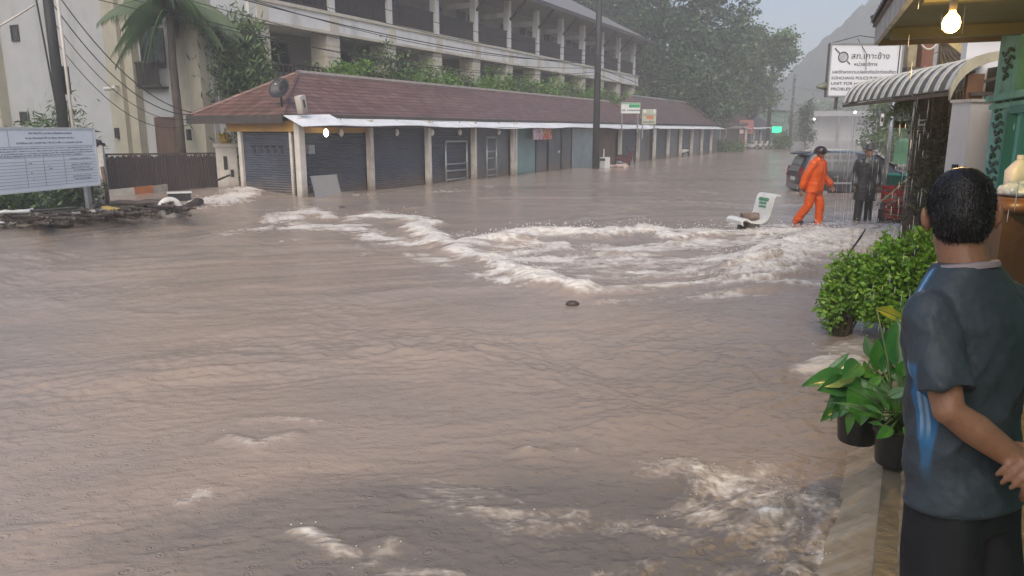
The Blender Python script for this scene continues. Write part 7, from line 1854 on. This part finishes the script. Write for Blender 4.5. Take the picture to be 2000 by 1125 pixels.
# ------------------------------------------------------------------ man watching from the pavement
def watcher():
    t = thing('person', 'man seen from behind in dark blue grey T-shirt, hands clasped behind his back', 'person', (1.31, 1.83, .28), R(24))
    t.rotation_euler.x = R(-7.5); t.scale = (.985, .985, .985); HT = R(-52)
    def turn(mb, c=(0, .0)):
        cs, sn = math.cos(HT), math.sin(HT); mb.v = [((v[0]-c[0])*cs-(v[1]-c[1])*sn+c[0], (v[0]-c[0])*sn+(v[1]-c[1])*cs+c[1], v[2]) for v in mb.v]; return mb
    q = MB()
    # body: torso, head, arms, hands, legs in one skin
    q.loft([oval(0, 0, .80, .135, .09), oval(0, 0, .95, .14, .09), oval(0, .0, 1.1, .155, .10), oval(0, -.005, 1.28, .175, .10), oval(0, -.005, 1.36, .15, .08), oval(0, -.01, 1.41, .075, .062)])
    chain(q, [(0, -.02, 1.38), (0, -.005, 1.46), (0, .012, 1.53)], [.068, .062, .062], 18)
    qh = MB(); head_shape(qh, (0, .035, 1.585), .98, 24); turn(qh); q.add(qh.v, qh.f)
    for sg in (-1, 1):
        chain(q, [(sg*.075, 0, .82), (sg*.09, .01, .46), (sg*.09, -.01, .07)], [.08, .06, .045]); q.ball((sg*.11, .06, .04), (.045, .12, .04), 12, 8)
    # left arm reaches behind the back; the right hand grips its wrist
    LA = [(-.158, -.02, 1.332), (-.205, -.11, 1.085), (-.050, -.205, .935)]; RA = [(.165, -.02, 1.332), (.225, -.12, 1.08), (.01, -.200, .975)]
    fm = lambda a, b_, u: tuple(Vector(a).lerp(Vector(b_), u))
    chain(q, [LA[0], fm(LA[0], LA[1], .5), LA[1], fm(LA[1], LA[2], .35), LA[2]], [.043, .044, .041, .043, .029], 16)
    chain(q, [RA[0], fm(RA[0], RA[1], .5), RA[1], fm(RA[1], RA[2], .35), RA[2]], [.043, .044, .041, .042, .028], 16)
    hand(q, (-.035, -.212, .925), (.75, -.08, -.65), (.2, .9, .2), 1.0, .55, -1)
    hand(q, (.0, -.222, .972), (-.93, -.12, -.28), (-.12, .62, -.78), 1.0, .85, -1)
    me = remesh(q, .0045, 3, .5); meshobj('body', me, mat('man_skin', (.29, .145, .085), .45, .10, 9, .0015, 150, col2=(.38, .195, .112), stain=(.24, .10, .06), sscale=14, samt=.5), t)
    before = set(t.children); eyes(t, (0, .035, 1.585), .98)
    for ch in set(t.children)-before: ch.rotation_euler.z = HT
    # hair: cropped cap with short strands
    c = np.array([0, .033, 1.585]); q = MB()
    q.ball((0, .016, 1.620), (.082, .101, .095), 28, 18); q.ball((0, -.028, 1.578), (.074, .066, .083), 24, 14)
    me = remesh(q, .006, 2); a = co(me); nn = normals(me)
    keep = np.ones(len(a), bool); low = 1.505 + .03*np.clip((a[:, 1]+.03)/.06, 0, 1) + .06*sstep(.0, .05, a[:, 1]) + .05*sstep(.05, .1, a[:, 1])
    setco(me, np.where((a[:, 2] < low)[:, None], c + (a-c)*.86, a + nn*(.0012*perlin3(a*90) + .0018*perlin3(a*30))[:, None]))
    hr = meshobj('hair', me, M_HAIR, t); hr.rotation_euler.z = HT
    rs_ = np.random.default_rng(2); ok = np.where(a[:, 2] > low+.004)[0]; pk = rs_.choice(ok, 5200); V = []; 
    b_ = a[pk]; d = nn[pk]*.30 + np.array([0, -.1, -.9]) + rs_.normal(size=(5200, 3))*.22; d /= np.linalg.norm(d, axis=1)[:, None]; L_ = rs_.uniform(.007, .013, 5200)[:, None]
    sv = np.cross(d, rs_.normal(size=(5200, 3))); sv /= np.linalg.norm(sv, axis=1)[:, None]
    V = np.stack([b_-sv*.0011, b_+sv*.0011, b_+d*L_+sv*.0003, b_+d*L_-sv*.0003], 1).reshape(-1, 3); raw('hair_strands', V, np.arange(len(V)).reshape(-1, 4), M_HAIR, hr)
    # shirt
    q = MB()
    q.loft([oval(0, -.005, .775, .172, .122, 40), oval(0, -.005, .84, .170, .120, 40), oval(0, -.005, .95, .168, .116, 40), oval(0, -.005, 1.08, .170, .116, 40), oval(0, -.012, 1.2, .180, .122, 40), oval(0, -.016, 1.29, .188, .116, 40), oval(0, -.014, 1.358, .168, .098, 40), oval(0, -.012, 1.405, .130, .085, 40), oval(0, -.010, 1.444, .088, .076, 40), oval(0, -.010, 1.452, .080, .072, 40)])
    for A_ in (LA, RA):
        s0 = Vector(A_[0]); s1 = Vector(A_[1]); sg = -1 if s0.x < 0 else 1
        chain(q, [tuple(s0 + Vector((-sg*.004, .0, -.006))), tuple(s0.lerp(s1, .45)), ], [.064, .064], 20)
        e0 = s0.lerp(s1, .45); e1 = s0.lerp(s1, .82); q.tube([tuple(e0), tuple(e1)], [.064, .071], 24)
    me = remesh(q, .0055, 6, .5); a = co(me); nn = normals(me)
    # cloth folds: drag lines from the armpits and shoulder blades, slack above the hem
    x, y, z = a[:, 0], a[:, 1], a[:, 2]
    f1 = np.abs(perlin3(np.stack([(x*.85+z*.55)*13, y*5, (z*.85-x*.5)*3.0], 1)))
    f2 = np.abs(perlin3(np.stack([(x*.85-z*.6)*12+7, y*5, (z*.8+x*.6)*3.2], 1)))
    f3 = perlin3(np.stack([x*16+3, y*9, z*4], 1))
    hemw = sstep(1.0, .78, z); mid = sstep(1.40, 1.28, z)
    d = .032*(.22-f1)*mid + .024*(.22-f2)*mid + .016*f3*hemw + .007*perlin3(a*20)*mid + .0025*perlin3(a*55)
    setco(me, a + nn*d[:, None])
    M_SH = mat('slate_tshirt', (.050, .066, .079), .55, .10, 9, .0012, 160, spec=.4)
    sh = meshobj('t_shirt', me, M_SH, t)
    # printed side panel tapering to the hem with two pale lines, and a stripe over each shoulder
    ax_, yy_, zz_ = np.abs(a[:, 0]), a[:, 1]+.018 + .006*perlin3(a*9), a[:, 2]
    pw = .010 + .026*sstep(.86, 1.10, zz_)
    blue = sstep(pw+.004, pw-.004, np.abs(yy_))*sstep(.115, .125, ax_)*sstep(1.21, 1.19, zz_)*sstep(.84, .98, zz_)
    line = sstep(.006, .002, np.abs(np.abs(yy_-.004)-.009))*blue*sstep(.97, 1.02, zz_)
    sb = sstep(.016, .011, np.abs(a[:, 1]-.022))*sstep(1.32, 1.34, zz_)*sstep(.085, .095, ax_)*sstep(.20, .19, ax_); blue = np.maximum(blue, sb)
    line = np.maximum(line, sstep(.005, .002, np.abs(a[:, 1]-.020))*sb)
    for nm, ar in (('blue', blue), ('line', line)):
        at = me.attributes.new(nm, 'FLOAT', 'POINT'); at.data.foreach_set('value', ar.astype(np.float32))
    n = M_SH.node_tree; bs = n.nodes['Principled BSDF']; prev = bs.inputs['Base Color'].links[0].from_socket
    for nm, cl in (('blue', (.045, .17, .34, 1)), ('line', (.30, .46, .60, 1))):
        at = n.nodes.new('ShaderNodeAttribute'); at.attribute_name = nm; mx = n.nodes.new('ShaderNodeMix'); mx.data_type = 'RGBA'
        n.links.new(at.outputs['Fac'], mx.inputs['Factor']); n.links.new(prev, mx.inputs['A']); mx.inputs['B'].default_value = cl; prev = mx.outputs['Result']
    n.links.new(prev, bs.inputs['Base Color'])
    q = MB(); nR = 40
    ring = lambda rx, ry, z, tl=.10: [(rx*math.cos(2*math.pi*j/nR), -.012+ry*math.sin(2*math.pi*j/nR), z - tl*(ry*math.sin(2*math.pi*j/nR))) for j in range(nR)]
    q.loft([ring(.090, .081, 1.431), ring(.089, .080, 1.444), ring(.083, .074, 1.450), ring(.079, .070, 1.444), ring(.079, .070, 1.425)], caps=False); q.build('collar', mat('pink_grey_collar', (.32, .26, .27), .6, .1, 8), sh, True)
    q = MB()
    q.loft([oval(0, -.005, .767, .173, .1225, 44), oval(0, -.005, .776, .1755, .1245, 44), oval(0, -.005, .786, .174, .1235, 44)]); q.build('hem', M_SH, sh, True)
    # shorts
    q = MB(); q.loft([oval(0, 0, .70, .160, .110), oval(0, 0, .80, .155, .105), oval(0, 0, .90, .145, .095)])
    for sg in (-1, 1): q.loft([oval(sg*.09, 0, .42, .095, .105), oval(sg*.085, 0, .6, .088, .106), oval(sg*.078, 0, .78, .08, .105)])
    me = remesh(q, .008, 5); a = co(me); nn = normals(me); setco(me, a+nn*(.012*perlin3(a*[10, 10, 5]))[:, None]); meshobj('shorts', me, mat('black_shorts', (.010, .011, .013), .75, .3, 12, .001, 120), t)
    # watch on the left wrist
    w0 = Vector(LA[2]); dv = (Vector(LA[2])-Vector(LA[1])).normalized(); q = MB(); q.tube([tuple(w0-dv*.012), tuple(w0+dv*.012)], [.0345, .0335], 20); wt = q.build('watch_strap', M_BLACK, t, True)
    q = MB(); nrm = Vector((.2, -1, .35)).normalized(); q.tube([tuple(w0+nrm*.030), tuple(w0+nrm*.043)], [.021, .019], 18); q.build('watch_case', M_METAL, wt, True)
watcher()
